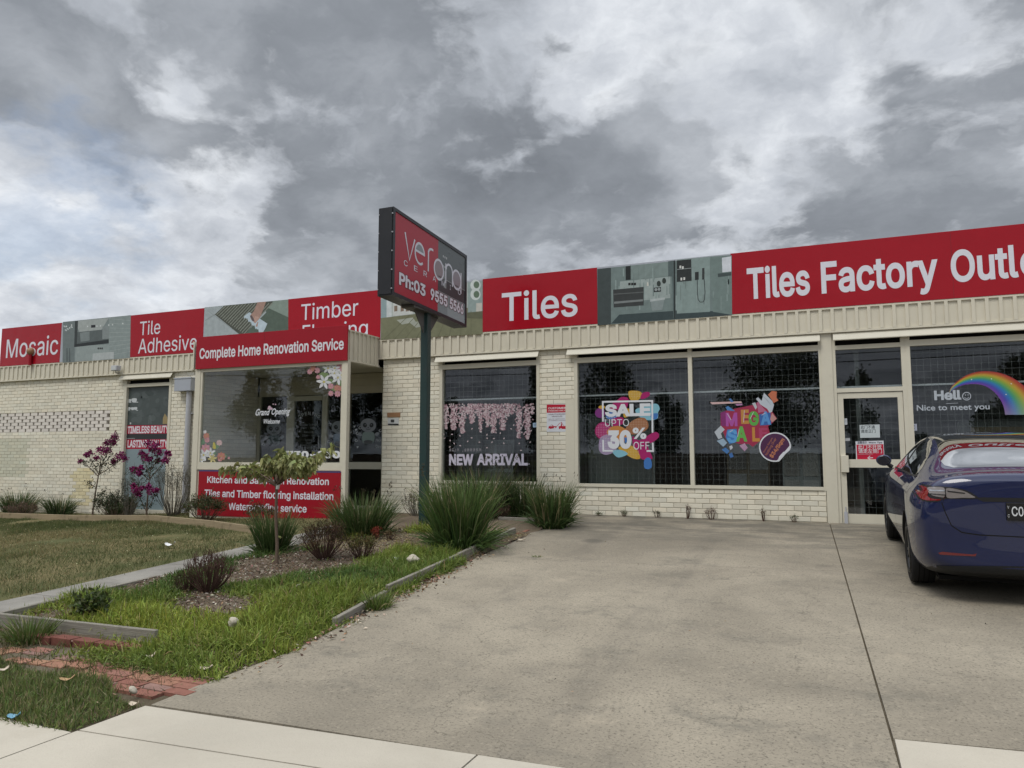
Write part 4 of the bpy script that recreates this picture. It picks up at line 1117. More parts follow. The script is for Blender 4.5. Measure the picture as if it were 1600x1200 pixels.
P.blob([(670, 280), (690, 230), (740, 215), (768, 225), (760, 260), (700, 290)], MG); P.ell(270, 375, 36, 18, YE); P.blob([(710, 930), (740, 900), (775, 910), (790, 960), (785, 1005), (750, 1020), (715, 1010), (708, 970)], BU); P.blob([(780, 450), (850, 440), (840, 495), (790, 495)], BU)
P.blob([(320, 440), (400, 420), (430, 470), (380, 500), (320, 490)], BU); P.blob([(500, 400), (560, 395), (560, 460), (500, 480)], YE); P.poly([(500, 690), (530, 690), (540, 740), (510, 745)], BU)
P.blob([(370, 500), (480, 480), (500, 540), (420, 570), (380, 560)], MG); P.up()
for cx, cy, rx, ry, col in [(285, 622, 80, 84, (.55, .30, .42)), (650, 555, 95, 60, (.50, .34, .24)), (610, 245, 58, 40, (.60, .48, .28)), (600, 850, 55, 55, (.60, .46, .24)), (340, 770, 90, 85, (.50, .50, .58)), (350, 500, 60, 40, (.5, .5, .6))]:
    for i in range(-6, 7):
        for j in range(-6, 7):
            x, y = cx + i * 17, cy + j * 17
            if ((x - cx) / rx) ** 2 + ((y - cy) / ry) ** 2 < 1: P.ell(x, y, 4.2, 4.2, col, 6)
P.up()
P.poly([(270, 310), (803, 300), (803, 318), (288, 328), (290, 525), (272, 525)], WHT); P.poly([(785, 300), (803, 300), (806, 640), (788, 640)], WHT); P.poly([(275, 715), (292, 715), (294, 820), (385, 820), (385, 838), (276, 838)], WHT); P.poly([(790, 745), (808, 745), (812, 840), (735, 840), (735, 822), (793, 822)], WHT); P.up()
P.text('SALE', 303, 475, 347, 778, 470, WHT, .045); P.text('UPTO', 303, 575, 503, 552, 572, WHT, -.002); P.text('30', 330, 808, 617, 580, 805, WHT, .055); P.text('%', 592, 706, 590, 733, 700, WHT, .03); P.text('OFF', 600, 815, 737, 765, 808, WHT, 0.)
P.build('sale_sticker', W2)
# MEGA SALE
P = sticker(1090, 590, 8)
P.poly([(155, 308), (545, 296), (555, 318), (180, 334)], (.55, .38, .37)); P.poly([(285, 440), (350, 415), (500, 380), (700, 340), (760, 300), (940, 330), (930, 420), (990, 510), (930, 570), (880, 610), (905, 700), (760, 810), (690, 865), (640, 830), (520, 830), (350, 760), (290, 600)], (.30, .03, .07)); P.up()
P.poly([(285, 440), (350, 415), (365, 600), (300, 610)], (.20, .03, .14)); P.poly([(740, 310), (760, 305), (820, 380), (860, 420), (760, 440)], (.40, .13, .22)); P.poly([(730, 265), (755, 245), (800, 290), (830, 190), (870, 230), (930, 290), (955, 340), (930, 430), (900, 440), (870, 390), (790, 340)], (.46, .50, .55)); P.poly([(880, 215), (930, 165), (990, 175), (985, 250), (1010, 285), (950, 318), (920, 270)], (.48, .15, .08))
P.poly([(930, 440), (990, 515), (930, 560), (905, 520)], (.45, .24, .22)); P.poly([(210, 680), (290, 600), (340, 650), (290, 700), (310, 750), (260, 770)], (.42, .46, .50)); P.poly([(240, 790), (320, 760), (370, 815), (320, 865)], (.28, .38, .48)); P.poly([(300, 900), (350, 875), (400, 915), (370, 955)], (.06, .17, .40)); P.poly([(390, 955), (430, 935), (450, 990), (410, 1005)], (.05, .14, .36)); P.poly([(395, 860), (430, 845), (440, 880), (410, 905)], (.5, .52, .56))
P.poly([(520, 850), (590, 820), (625, 880), (585, 920)], (.35, .16, .30)); P.poly([(350, 370), (380, 355), (430, 390), (470, 420), (370, 410)], (.07, .20, .45)); P.poly([(470, 330), (560, 325), (560, 345), (490, 352)], (.38, .20, .36)); P.poly([(370, 650), (490, 640), (500, 800), (400, 830), (350, 750)], (.05, .17, .45)); P.poly([(680, 320), (720, 310), (745, 370), (725, 400)], (.44, .47, .50)); P.poly([(770, 460), (910, 430), (920, 590), (780, 600)], (.04, .12, .35)); P.up()
for i in range(4): P.line([(532 + i * 16, 845 - i * 7), (592 + i * 11, 915 - i * 12)], 5, (.55, .45, .52))
P.poly([(390, 268), (410, 258), (450, 300), (420, 310)], (.08, .18, .42)); P.up()
for ch, x0, x1, yb, yc, cl in [('M', 355, 500, 610, 440, (.36, .08, .32)), ('E', 545, 645, 580, 400, (.46, .22, .06)), ('G', 640, 768, 600, 425, (.10, .36, .07)), ('A', 790, 918, 590, 425, (.09, .26, .55)),
                               ('S', 370, 500, 815, 650, (.10, .30, .58)), ('A', 480, 622, 800, 610, (.12, .38, .08)), ('L', 685, 780, 800, 620, (.48, .22, .05)), ('E', 770, 880, 760, 630, (.36, .05, .12))]:
    P.text(ch, x0, yb, yc, x1, None, cl, .04)
P.up()
for i in range(6): P.line([(800 + i * 14, 215 + i * 12), (880 + i * 8, 300 + i * 9)], 3, (.34, .38, .42))
for a, b in [((370, 450), (420, 530)), ((700, 430), (655, 520)), ((585, 410), (575, 560)), ((800, 470), (850, 440)), ((400, 680), (440, 655)), ((520, 640), (500, 740))]: P.line([a, b], 7, (.55, .50, .55))
P.up()
P.poly([(968 + 200 * math.cos(R(a)), 868 + 185 * math.sin(R(a))) for a in range(75, 366, 8)] , WHT); P.up()
P.poly([(968 + 184 * math.cos(R(a)), 868 + 169 * math.sin(R(a))) for a in range(82, 358, 8)], (.070, .022, .065)); P.up()
P.poly([(1000, 1040), (1020, 985), (1070, 930), (1165, 895)], (.60, .62, .66))
OG = (.46, .18, .09)
P.ftext('Timber Ranges', 832, 1050, 945, 925, OG, 0, -60, (832, 945)); P.ftext('Nothing Over', 868, 1110, 975, 945, OG, 0, -60, (868, 975)); P.ftext('$34/Sqm', 935, 1215, 1010, 960, OG, .03, -56, (935, 1010))
P.build('sale_sticker', W2)
# blossom curtain and NEW ARRIVAL
P = sticker(680, 560, 6, step=.0003)
rr = random.Random(11); PK_ = [(.50, .37, .39), (.56, .46, .48), (.44, .30, .33), (.58, .52, .53), (.34, .20, .24), (.24, .14, .16)]
stems = [(100, 660, 45), (175, 665, 80), (255, 700, 70), (345, 610, 60), (425, 690, 45), (490, 640, 45), (545, 695, 70), (635, 670, 80), (720, 520, 60), (785, 745, 60), (865, 755, 75), (400, 520, 70), (590, 560, 60), (910, 520, 35), (310, 520, 60), (470, 560, 50), (680, 540, 50)]
for k in range(2):
    for sx, sb, w in stems:
        for i in range(int((sb - 430) * w / 165)):
            q = rr.random() ** .8; x = sx + rr.gauss(0, w * .34 * (1 - .66 * q)); y = 425 + (sb - 425) * q
            if x > 930 or x < 68: continue
            cl = rr.choice(PK_); c0 = rr.uniform(0, 6.28)
            for a in range(5): P.ell(x + 4.6 * math.cos(c0 + a * 1.257), y + 4.6 * math.sin(c0 + a * 1.257), 4.2, 2.3, cl, 6, math.degrees(c0 + a * 1.257))
    P.up()
for x, y in [(80, 710), (158, 712), (232, 725), (345, 660), (87, 748), (342, 745), (140, 770), (178, 798), (137, 830), (235, 818), (305, 778), (415, 785), (485, 715), (487, 748), (550, 752), (485, 838), (533, 785), (645, 750), (643, 795), (610, 700), (570, 695), (788, 797), (805, 862), (890, 785), (712, 660), (737, 625), (780, 700)]:
    P.ell(x, y, 9, 5, (.55, .46, .47), 8, rr.uniform(0, 180))
P.text('新 品 上 市', 133, 870, 848, 222, 868, (.35, .33, .36)); P.text(',', 255, 872, 850, 262, None, (.35, .33, .36)); P.text('全 新 到 货 系 列', 272, 870, 848, 430, 866, (.35, .33, .36))
P.text('NEW', 130, 1002, 897, 358, 1000, (.52, .49, .58), .038); P.text('ARRIVAL', 388, 1001, 894, 868, 994, (.52, .49, .58), .036); P.ell(880, 990, 5, 5, (.52, .49, .58))
P.build('blossom_sticker', W1)
P = sticker(680, 560, 6); P.poly([(915, 605), (952, 602), (952, 645), (917, 648)], (.30, .42, .55)); P.up(); P.line([(945, 615), (928, 625), (942, 632)], 4, (.05, .06, .08)); P.build('notice_sticker', W1)
# Hello, rainbow
P = sticker(1280, 520, 5)
HW = (.42, .46, .50)
P.text('Hell', 900, 527, 452, 1112, 523, HW, .035)
P.line(arc(1152, 495, 32, 30, 0, 360, 24)[:-1], 6, HW, True); P.line(arc(1152, 498, 17, 15, 15, 165, 8), 4, HW); P.ell(1143, 486, 3.5, 4.5, HW); P.ell(1163, 485, 3.5, 4.5, HW)
P.line([(990, 553), (1085, 549)], 3, HW)
P.text('Nice to meet you', 763, 609, 565, 1333, 600, HW, .014, builtin=True)
outer = [(1012, 478), (1032, 425), (1080, 378), (1150, 332), (1240, 304), (1340, 302), (1440, 322), (1540, 370), (1640, 452), (1720, 560), (1760, 640)]
inner = [(1012, 480), (1045, 445), (1090, 420), (1140, 405), (1200, 400), (1260, 405), (1320, 428), (1375, 470), (1420, 530), (1444, 590), (1452, 640)]
RB = [(.30, .025, .035), (.40, .10, .03), (.44, .30, .04), (.20, .34, .05), (.05, .28, .16), (.03, .16, .42), (.07, .06, .34), (.16, .05, .30)]
def cr(pts, n):
    o = []
    for i in range(len(pts) - 1):
        p0, p1, p2, p3 = [Vector(pts[min(max(i + j - 1, 0), len(pts) - 1)]) for j in range(4)]
        for q in range(n):
            t = q / n; o.append(.5 * ((2 * p1) + (p2 - p0) * t + (2 * p0 - 5 * p1 + 4 * p2 - p3) * t * t + (3 * p1 - p0 - 3 * p2 + p3) * t ** 3))
    return o + [Vector(pts[-1])]
O, I = cr(outer, 5), cr(inner, 5); NB = 24
for i in range(len(O) - 1):
    for b in range(NB):
        q0, q1 = b / NB, (b + 1) / NB
        x = (q0 + .5 / NB) * (len(RB) - 1); k = min(int(x), len(RB) - 2); fr = x - k
        cl = [RB[k][c] * (1 - fr) + RB[k + 1][c] * fr for c in range(3)]
        e = max(0, (i - len(O) * .78) / (len(O) * .22)); e2_ = max(0, 1 - i / 9)
        cl = tuple(c * (1 - .6 * max(e, e2_)) + .30 * .6 * max(e, e2_) for c in cl)
        P.poly([tuple(O[i].lerp(I[i], q0)), tuple(O[i + 1].lerp(I[i + 1], q0)), tuple(O[i + 1].lerp(I[i + 1], q1)), tuple(O[i].lerp(I[i], q1))], cl)
P.up()
for x, y in [(1345, 360), (1190, 365), (1460, 482), (1500, 398)]: P.ell(x, y, 5, 5, (.6, .62, .6), 6)
P.build('rainbow_sticker', W3)
P = sticker(1280, 520, 5); P.poly([(708, 715), (762, 710), (765, 764), (710, 768)], (.45, .48, .58)); P.up(); P.line([(745, 725), (725, 738), (745, 750)], 5, (.05, .05, .07)); P.build('notice_sticker', W3)
# door notices
P = sticker(1280, 520, 5, DW + .0293)
P.poly([(315, 720), (472, 716), (475, 818), (320, 821)], (.50, .55, .56)); P.poly([(163, 672), (218, 668), (220, 718), (167, 720)], (.45, .48, .50)); P.poly([(190, 826), (240, 822), (242, 843), (192, 846)], (.38, .39, .40))
P.poly([(284, 848), (503, 842), (511, 994), (289, 997)], (.62, .63, .66)); P.up()
P.poly([(291, 874), (501, 870), (506, 992), (297, 994)], (.46, .012, .04)); P.up(); P.text('此门不通', 325, 748, 728, 435, 745, (.06, .07, .08), .01); P.text('请走正门', 325, 780, 760, 440, 776, (.06, .07, .08), .01)
P.text('温馨提示', 298, 866, 851, 374, 863, (.06, .05, .09), .01); P.text('Warm Tips', 386, 864, 851, 492, 861, (.06, .05, .09), .02); P.up()
WD = (.66, .64, .66)
P.text('此门不开放', 305, 906, 880, 488, 900, WD, .008); P.text('请走左侧门', 307, 938, 912, 490, 932, WD, .008)
P.line([(305, 950), (420, 947)], 2.5, (.55, .35, .38)); P.line([(420, 976), (380, 978)], 6, WD); P.line([(398, 962), (378, 978), (402, 991)], 6, WD)
P.line([(170, 684), (214, 681)], 2, (.2, .2, .22)); P.line([(170, 697), (216, 694)], 2, (.2, .2, .22)); P.build('door_notice', door)
# porch pane: script greeting, flowers, price
P = sticker(370, 600, 8.42, PY + .0442)
P.text('Grand', 238, 416, 330, 418, 402, WHT, .02, shear=.3, builtin=True); P.text('Opening', 448, 404, 322, 690, 392, WHT, .02, shear=.3, builtin=True); P.text('Welcome', 340, 524, 462, 560, 518, WHT, .02, shear=.3, builtin=True)
for x, y, r_ in [(430, 305, 18), (455, 325, 16), (415, 325, 12), (478, 265, 8), (510, 268, 9)]:
    for a in range(5): P.ell(x + r_ * .6 * math.cos(a * 1.257), y + r_ * .6 * math.sin(a * 1.257), r_ * .6, r_ * .42, (.50, .36, .42), 8, a * 72)
P.build('greeting_sticker', pw); P = sticker(370, 600, 8.42, PY + .0442)
P.text('750-150', 645, 976, 882, 1362, 970, (.66, .67, .68), .05)
P.build('price_sticker', pw)
def flower(P, x, y, r, col, cen, n=6, wid=.42, a0=0.):
    for a in range(n):
        t = a0 + a * 2 * math.pi / n; c, s_ = math.cos(t), math.sin(t)
        P.blob([(x + r * .1 * c, y + r * .1 * s_), (x + r * .5 * c - r * wid * .5 * s_, y + r * .5 * s_ + r * wid * .5 * c), (x + r * c, y + r * s_), (x + r * .5 * c + r * wid * .5 * s_, y + r * .5 * s_ - r * wid * .5 * c)], tuple(q * (.86 + .14 * (a % 2)) for q in col), 3)
    P.up(); P.ell(x, y, r * .16, r * .16, cen, 8); P.k -= 1
P = sticker(280, 450, 4.706, PY + .0442, .0004)
LILY, PINK, ROSE = (.62, .63, .64), (.50, .26, .30), (.45, .20, .16)
for x, y in [(1090, 590), (1150, 620), (1190, 700), (1110, 690), (1200, 600), (1060, 640), (1150, 740)]: P.blob([(x - 35, y), (x, y - 22), (x + 40, y - 4), (x, y + 20)], (.16, .22, .10))
P.up().up()
for x, y, r_, cl, n in [(960, 615, 22, PINK, 8), (985, 590, 26, ROSE, 8), (1015, 605, 24, PINK, 8), (1190, 585, 34, PINK, 9), (1165, 570, 24, (.46, .22, .30), 8), (1022, 655, 18, PINK, 7), (1115, 722, 24, PINK, 8), (1160, 735, 26, ROSE, 8), (1115, 775, 22, PINK, 8), (1165, 778, 26, PINK, 8), (1195, 740, 24, ROSE, 8)]: flower(P, x, y, r_, cl, (.45, .25, .12), n, .6)
P.up().up()
for x, y, r_, a in [(1095, 590, 44, .2), (1140, 625, 52, .5), (1065, 690, 58, .1), (1170, 660, 56, .4), (1145, 590, 40, .8), (1195, 640, 40, .1)]: flower(P, x, y, r_, LILY, (.46, .40, .12), 6, .40, a); P.up()
P.build('flower_sticker', pw); P = sticker(280, 660, 4.706, PY + .0442, .0004)
for x, y in [(150, 165), (270, 180), (250, 230), (330, 250), (205, 95), (180, 140)]: P.blob([(x - 26, y), (x, y - 20), (x + 24, y - 4), (x, y + 18)], (.14, .22, .15))
P.up().up()
for x, y, r_, cl in [(190, 70, 14, LILY), (200, 100, 26, ROSE), (205, 130, 22, PINK), (195, 195, 40, PINK), (295, 150, 24, (.55, .40, .40)), (310, 250, 34, ROSE), (300, 270, 20, PINK), (365, 262, 10, PINK)]: flower(P, x, y, r_, cl, (.4, .3, .1), 8, .6)
P.blob([(248, 190), (250, 150), (262, 150), (270, 190)], (.45, .40, .10)); P.up().up()
for x, y, r_, a in [(180, 240, 46, .2), (230, 225, 42, .6), (165, 275, 30, .2), (245, 265, 36, .9)]: flower(P, x, y, r_, LILY if a < .9 else (.52, .46, .22), (.46, .40, .12), 6, .42, a); P.up()
P.build('flower_sticker', pw)
# entry glass: pandas and opening hours
P = sticker(370, 600, 8.42, EY + .0352)
def panda(cx, cy, r, body, flip=1):
    d = (.03, .035, .04); w = (.30, .32, .36)
    P.ell(cx - r * .75 * flip, cy - r * .72, r * .34, r * .34, d, 12); P.ell(cx + r * .70 * flip, cy - r * .78, r * .32, r * .32, d, 12)
    P.blob([(cx - r * .7, cy + r * 1.0), (cx, cy + r * .8), (cx + r * .75, cy + r * 1.0), (cx + r * .7, cy + r * 2.1), (cx, cy + r * 2.35), (cx - r * .7, cy + r * 2.1)], body); P.up()
    P.ell(cx, cy, r, r * .88, w, 22); P.ell(cx - r * 1.05, cy + r * 1.15, r * .30, r * .22, w, 10, 30); P.ell(cx + r * 1.1, cy + r * 1.1, r * .30, r * .22, w, 10, -30); P.ell(cx, cy + r * 2.1, r * .6, r * .26, (.10, .11, .12), 12); P.up()
    for s_ in (-1, 1): P.ell(cx + s_ * r * .42, cy - r * .02, r * .26, r * .30, d, 12, 20 * s_)
    P.up()
    for s_ in (-1, 1): P.ell(cx + s_ * r * .38, cy - r * .08, r * .055, r * .06, (.36, .38, .42), 8)
    P.ell(cx, cy + r * .30, r * .10, r * .07, d, 8); P.line(arc(cx, cy + r * .32, r * .30, r * .22, 20, 160, 8), r * .07, d); P.k -= 3
panda(488, 590, 98, (.10, .14, .15)); P.build('panda_sticker', en); P = sticker(370, 600, 8.42, EY + .0352)
panda(1345, 570, 98, (.12, .19, .28)); P.build('panda_sticker', en); P = sticker(280, 450, 4.706, EY + .0352); panda(1390, 1010, 58, (.28, .36, .35)); P.build('panda_sticker', en); P = sticker(280, 660, 4.706, EY + .0352)
for x, y in [(1302, 132), (1255, 178), (1256, 110), (620, 160), (1100, 142), (1310, 80), (1480, 60), (1330, 40)]: P.line(arc(x, y, 9, 9, 0, 300, 10), 4, WHT)
for x, y in [(1300, 55), (1312, 182), (1262, 75), (1290, 30), (1255, 20)]: P.poly([(x - 9, y - 5), (x + 9, y - 7), (x - 1, y + 9)], WHT)
P.frame(280, 660, 4.706); P.text('Nor', 1445, 140, 122, 1488, None, (.4, .42, .44)); P.text('Day', 1445, 186, 166, 1485, None, (.4, .42, .44))
P.build('confetti_sticker', en); P = sticker(370, 600, 8.42, EY + .0352)
for i, ch in enumerate('OPENING'):
    a = R(-128 + i * 12.6); x = 955 + 205 * math.cos(a); y = 590 + 205 * math.sin(a); rot = math.degrees(a) + 90
    P.ftext(ch, x - (5 if ch == 'I' else 15), x + (5 if ch == 'I' else 15), y + 22, y - 22, WHT, .01, rot, (x, y))
for s_, x0, x1, y in [('Monday To Friday', 835, 1065, 550), ('9am - 5pm', 850, 1035, 590), ('Saturday', 885, 1020, 645), ('10am - 4pm', 860, 1040, 690), ('Sunday', 895, 995, 748), ('Close', 908, 980, 785)]: P.text(s_, x0, y, y - 26, x1, None, (.45, .47, .50), .0)
P.line([(830, 805), (1062, 802)], 4, WHT); P.line([(830, 882), (1062, 880)], 4, WHT); P.text('Tel: 03 9555 5566', 832, 862, 825, 1060, None, WHT, .005)
P.build('opening_hours', en)
# poster window print
P = sticker(180, 580, 5.217, DW + .062)
P.poly([(92, 118), (458, 105), (440, 440), (82, 442)], (.065, .080, .078)); P.poly([(82, 438), (440, 436), (436, 636), (78, 634)], (.030, .032, .034)); P.poly([(78, 634), (436, 634), (430, 1160), (55, 1160)], (.215, .275, .295)); P.up()
rr = random.Random(5)
for i in range(40):
    x, y = rr.uniform(110, 430), rr.uniform(130, 400); P.ell(x, y, rr.uniform(10, 40), rr.uniform(6, 24), rr.choice([(.055, .07, .068), (.085, .102, .10), (.075, .09, .09)]), 9, rr.uniform(0, 180))
P.poly([(84, 442), (440, 438), (438, 508), (82, 512)], (.36, .010, .035)); P.poly([(80, 557), (437, 553), (436, 633), (79, 635)], (.36, .010, .035))
P.poly([(92, 252), (188, 249), (188, 255), (92, 258)], (.5, .53, .54)); P.poly([(92, 318), (186, 315), (186, 321), (92, 324)], (.5, .53, .54)); P.line([(80, 549), (160, 547)], 4, (.35, .36, .36)); P.up()
for x, y, r_ in [(116, 240, 14), (155, 238, 20), (112, 306, 13), (142, 306, 13), (166, 304, 13)]: P.blob([(x - r_, y - r_ * .7), (x + r_, y - r_ * .75), (x + r_ * .7, y + r_ * .7), (x - r_ * .7, y + r_ * .7)], (.52, .55, .56))
P.poly([(387, 430), (390, 380), (405, 345), (425, 375), (430, 428)], (.30, .23, .11)); P.line([(275, 430), (278, 360), (290, 358), (292, 430)], 4, (.16, .18, .18)); P.poly([(120, 432), (130, 432), (130, 418), (120, 418)], (.5, .5, .5))
P.text('TIMELESS', 100, 508, 450, 280, 505, (.66, .62, .66), .03); P.text('BEAUTY', 290, 505, 446, 437, 502, (.66, .62, .66), .03); P.text('LASTING', 100, 622, 562, 258, 621, (.66, .62, .66), .03); P.text('QUALITY', 270, 621, 560, 425, 619, (.66, .62, .66), .03)
P.build('poster_print', WP); mb = MB(); mb.box(wx0, wx1, DW + .066, DW + .072, .30, 3.32); mb.build('pane', 'window_glass', WP)

# ------------------------------------------------------------------ pole sign
t = thing('pole_sign', (-5.99, 10.6, .33), 'double sided sign box with phone number on a dark green steel pole', 'pole sign')
SX0, SX1, PYa, PYb = -6.135, -5.87, 9.345, 11.86
def sz(y, top): return (5.378 - .049 * (y - PYa)) if top else (4.012 - .036 * (y - PYa))
mb = MB()
vs = [(x, y, sz(y, tp)) for tp in (0, 1) for y in (PYa, PYb) for x in (SX0, SX1)]
fr = .055
mb.add(vs, [(0, 2, 3, 1), (4, 5, 7, 6), (0, 1, 5, 4), (2, 6, 7, 3)])
for X, sgn in ((SX1, 1), (SX0, -1)):      # bezel rings, faces set 12 mm back
    o = [(X, PYa, sz(PYa, 0)), (X, PYb, sz(PYb, 0)), (X, PYb, sz(PYb, 1)), (X, PYa, sz(PYa, 1))]
    i_ = [(X, PYa + fr, sz(PYa, 0) + fr), (X, PYb - fr, sz(PYb, 0) + fr), (X, PYb - fr, sz(PYb, 1) - fr), (X, PYa + fr, sz(PYa, 1) - fr)]
    b_ = [(X - .014 * sgn, y, z) for _, y, z in i_]
    mb.add(o + i_ + b_, [(k, (k + 1) % 4, 4 + (k + 1) % 4, 4 + k) for k in range(4)] + [(4 + k, 4 + (k + 1) % 4, 8 + (k + 1) % 4, 8 + k) for k in range(4)] + [(8, 9, 10, 11)])
mb.box(SX0 + .02, SX1 - .02, PYa - .012, PYa, sz(PYa, 0) + .02, sz(PYa, 1) - .02)
mb.build('sign_box', 'sign_black', t)
mb = MB()
for k in range(5):
    z = sz(PYa, 0) + .1 + k * .29
    for x in (SX0 + .012, SX1 - .012):
        mb = MB(); mb.tube([(x, PYa - .016, z), (x, PYa, z)], .011, 8); mb.build('bolt', 'bolt', t)
mb = MB(); mb.box(-6.06, -5.93, 10.53, 10.66, .2, 3.97); mb.build('pole', 'pole_green', t, bevel=.012)
mb = MB()
for s_ in (-1, 1): mb.add([(-6.0, 10.595 + s_ * .09, 3.62), (-6.0, 10.595 + s_ * .09, 3.97), (-6.0, 10.595 + s_ * .42, 3.97), (-5.985, 10.595 + s_ * .09, 3.62), (-5.985, 10.595 + s_ * .09, 3.97), (-5.985, 10.595 + s_ * .42, 3.97)], [(0, 1, 2), (3, 5, 4), (0, 2, 5, 3), (0, 3, 4, 1)])
mb.box(-6.11, -5.88, 10.0, 11.2, 3.955, 3.995); mb.build('bracket', 'steel_under', t)
# face print in its own (y, z) plane: s along the face 0..1, h up 0..1
def face(X, sgn, name):
    m = MB(); ya, yb = (PYa + fr, PYb - fr)
    def fn(lay):
        def f(s_, h):
            y = ya + (yb - ya) * (s_ if sgn > 0 else 1 - s_); a, b = sz(y, 0) + fr, sz(y, 1) - fr
            return (X - .012 * sgn + sgn * lay * .0006, y, a + (b - a) * h)
        return f
    def rc(s0, h0, s1, h1, c, l): m.poly([fn(l)(s0, h0), fn(l)(s1, h0), fn(l)(s1, h1), fn(l)(s0, h1)], c)
    rc(0, 0, .575, 1, (.34, .020, .035), 0); rc(.575, .30, 1, 1, (.095, .110, .112), 0); rc(.575, 0, 1, .30, (.20, .235, .245), 0)
    rc(.575, .30, 1, .50, (.040, .045, .048), 1); rc(.575, .495, 1, .505, (.26, .28, .28), 2); rc(.72, .0, 1, .12, (.27, .31, .32), 1)
    rc(.66, .38, .70, .62, (.22, .24, .24), 2)
    q = random.Random(2)
    for i in range(22):
        a, b = q.uniform(.58, .98), q.uniform(.55, .95); rc(a, b, min(.995, a + q.uniform(.01, .05)), b + q.uniform(.005, .03), q.choice([(.11, .125, .125), (.08, .093, .095)]), 1)
    for i in range(3):
        for j in range(2): rc(.645 + i * .025, .80 - j * .14, .657 + i * .025, .83 - j * .14, (.45, .46, .46), 2)
    w = (.55, .55, .60); f3 = fn(3); gy = (.22, .24, .25)
    lay = [3.0]
    def st(p, wd=.020, cl=False):
        lay[0] += .08; f3 = fn(lay[0])
        n = len(p); pp = [(a * 2.4, b * 1.25) for a, b in p]
        stroke(m, pp, wd * 1.9, lambda a, b: f3(a / 2.4, b / 1.25), w, closed=cl)
    m.poly([fn(2)(a, b) for a, b in arc(.318, .672, .062, .118, 0, 180, 14)], gy); m.poly([fn(2)(a, b) for a, b in arc(.587, .590, .066, .128, 0, 360, 24)[:-1]], (.24, .19, .20)); m.poly([fn(2)(a, b) for a, b in arc(.862, .590, .066, .128, 0, 360, 24)[:-1]], (.24, .21, .23))
    st([(.125, .820), (.185, .495), (.250, .800)]); st([(.258, .672), (.378, .672)]); st(arc(.318, .655, .062, .135, 0, 310, 24))
    st([(.435, .485), (.435, .760)]); st(arc(.485, .735, .050, .075, 180, 70, 8)); st(arc(.587, .590, .068, .135, 0, 360, 24)[:-1], cl=True)
    st([(.690, .455), (.690, .735)]); st(arc(.742, .640, .052, .105, 180, 0, 12) + [(.794, .455)]); st(arc(.862, .590, .068, .135, 0, 360, 24)[:-1], cl=True); st([(.932, .730), (.932, .420)])
    for i, ch in enumerate('CERAMIC'):
        x = .115 + i * .128; text(m, ch, x, x + (.012 if ch == 'I' else .046), .395, .465, lambda a, b: fn(4.6)(a, b), w, .004)
    for i, (s_, a, b) in enumerate([('Ph:03', .06, .40), ('9555', .47, .72), ('5566', .755, .975)]):
        text(m, s_, a - .004, b + .006, .118, .288, lambda a, b: fn(4.7)(a, b), (.10, .015, .02), .07); text(m, s_, a, b, .125, .280, lambda a, b: fn(5)(a, b), (.60, .58, .63), .032)
    m.build(name, 'print', t)
face(SX1, 1, 'sign_face'); face(SX0, -1, 'sign_face')

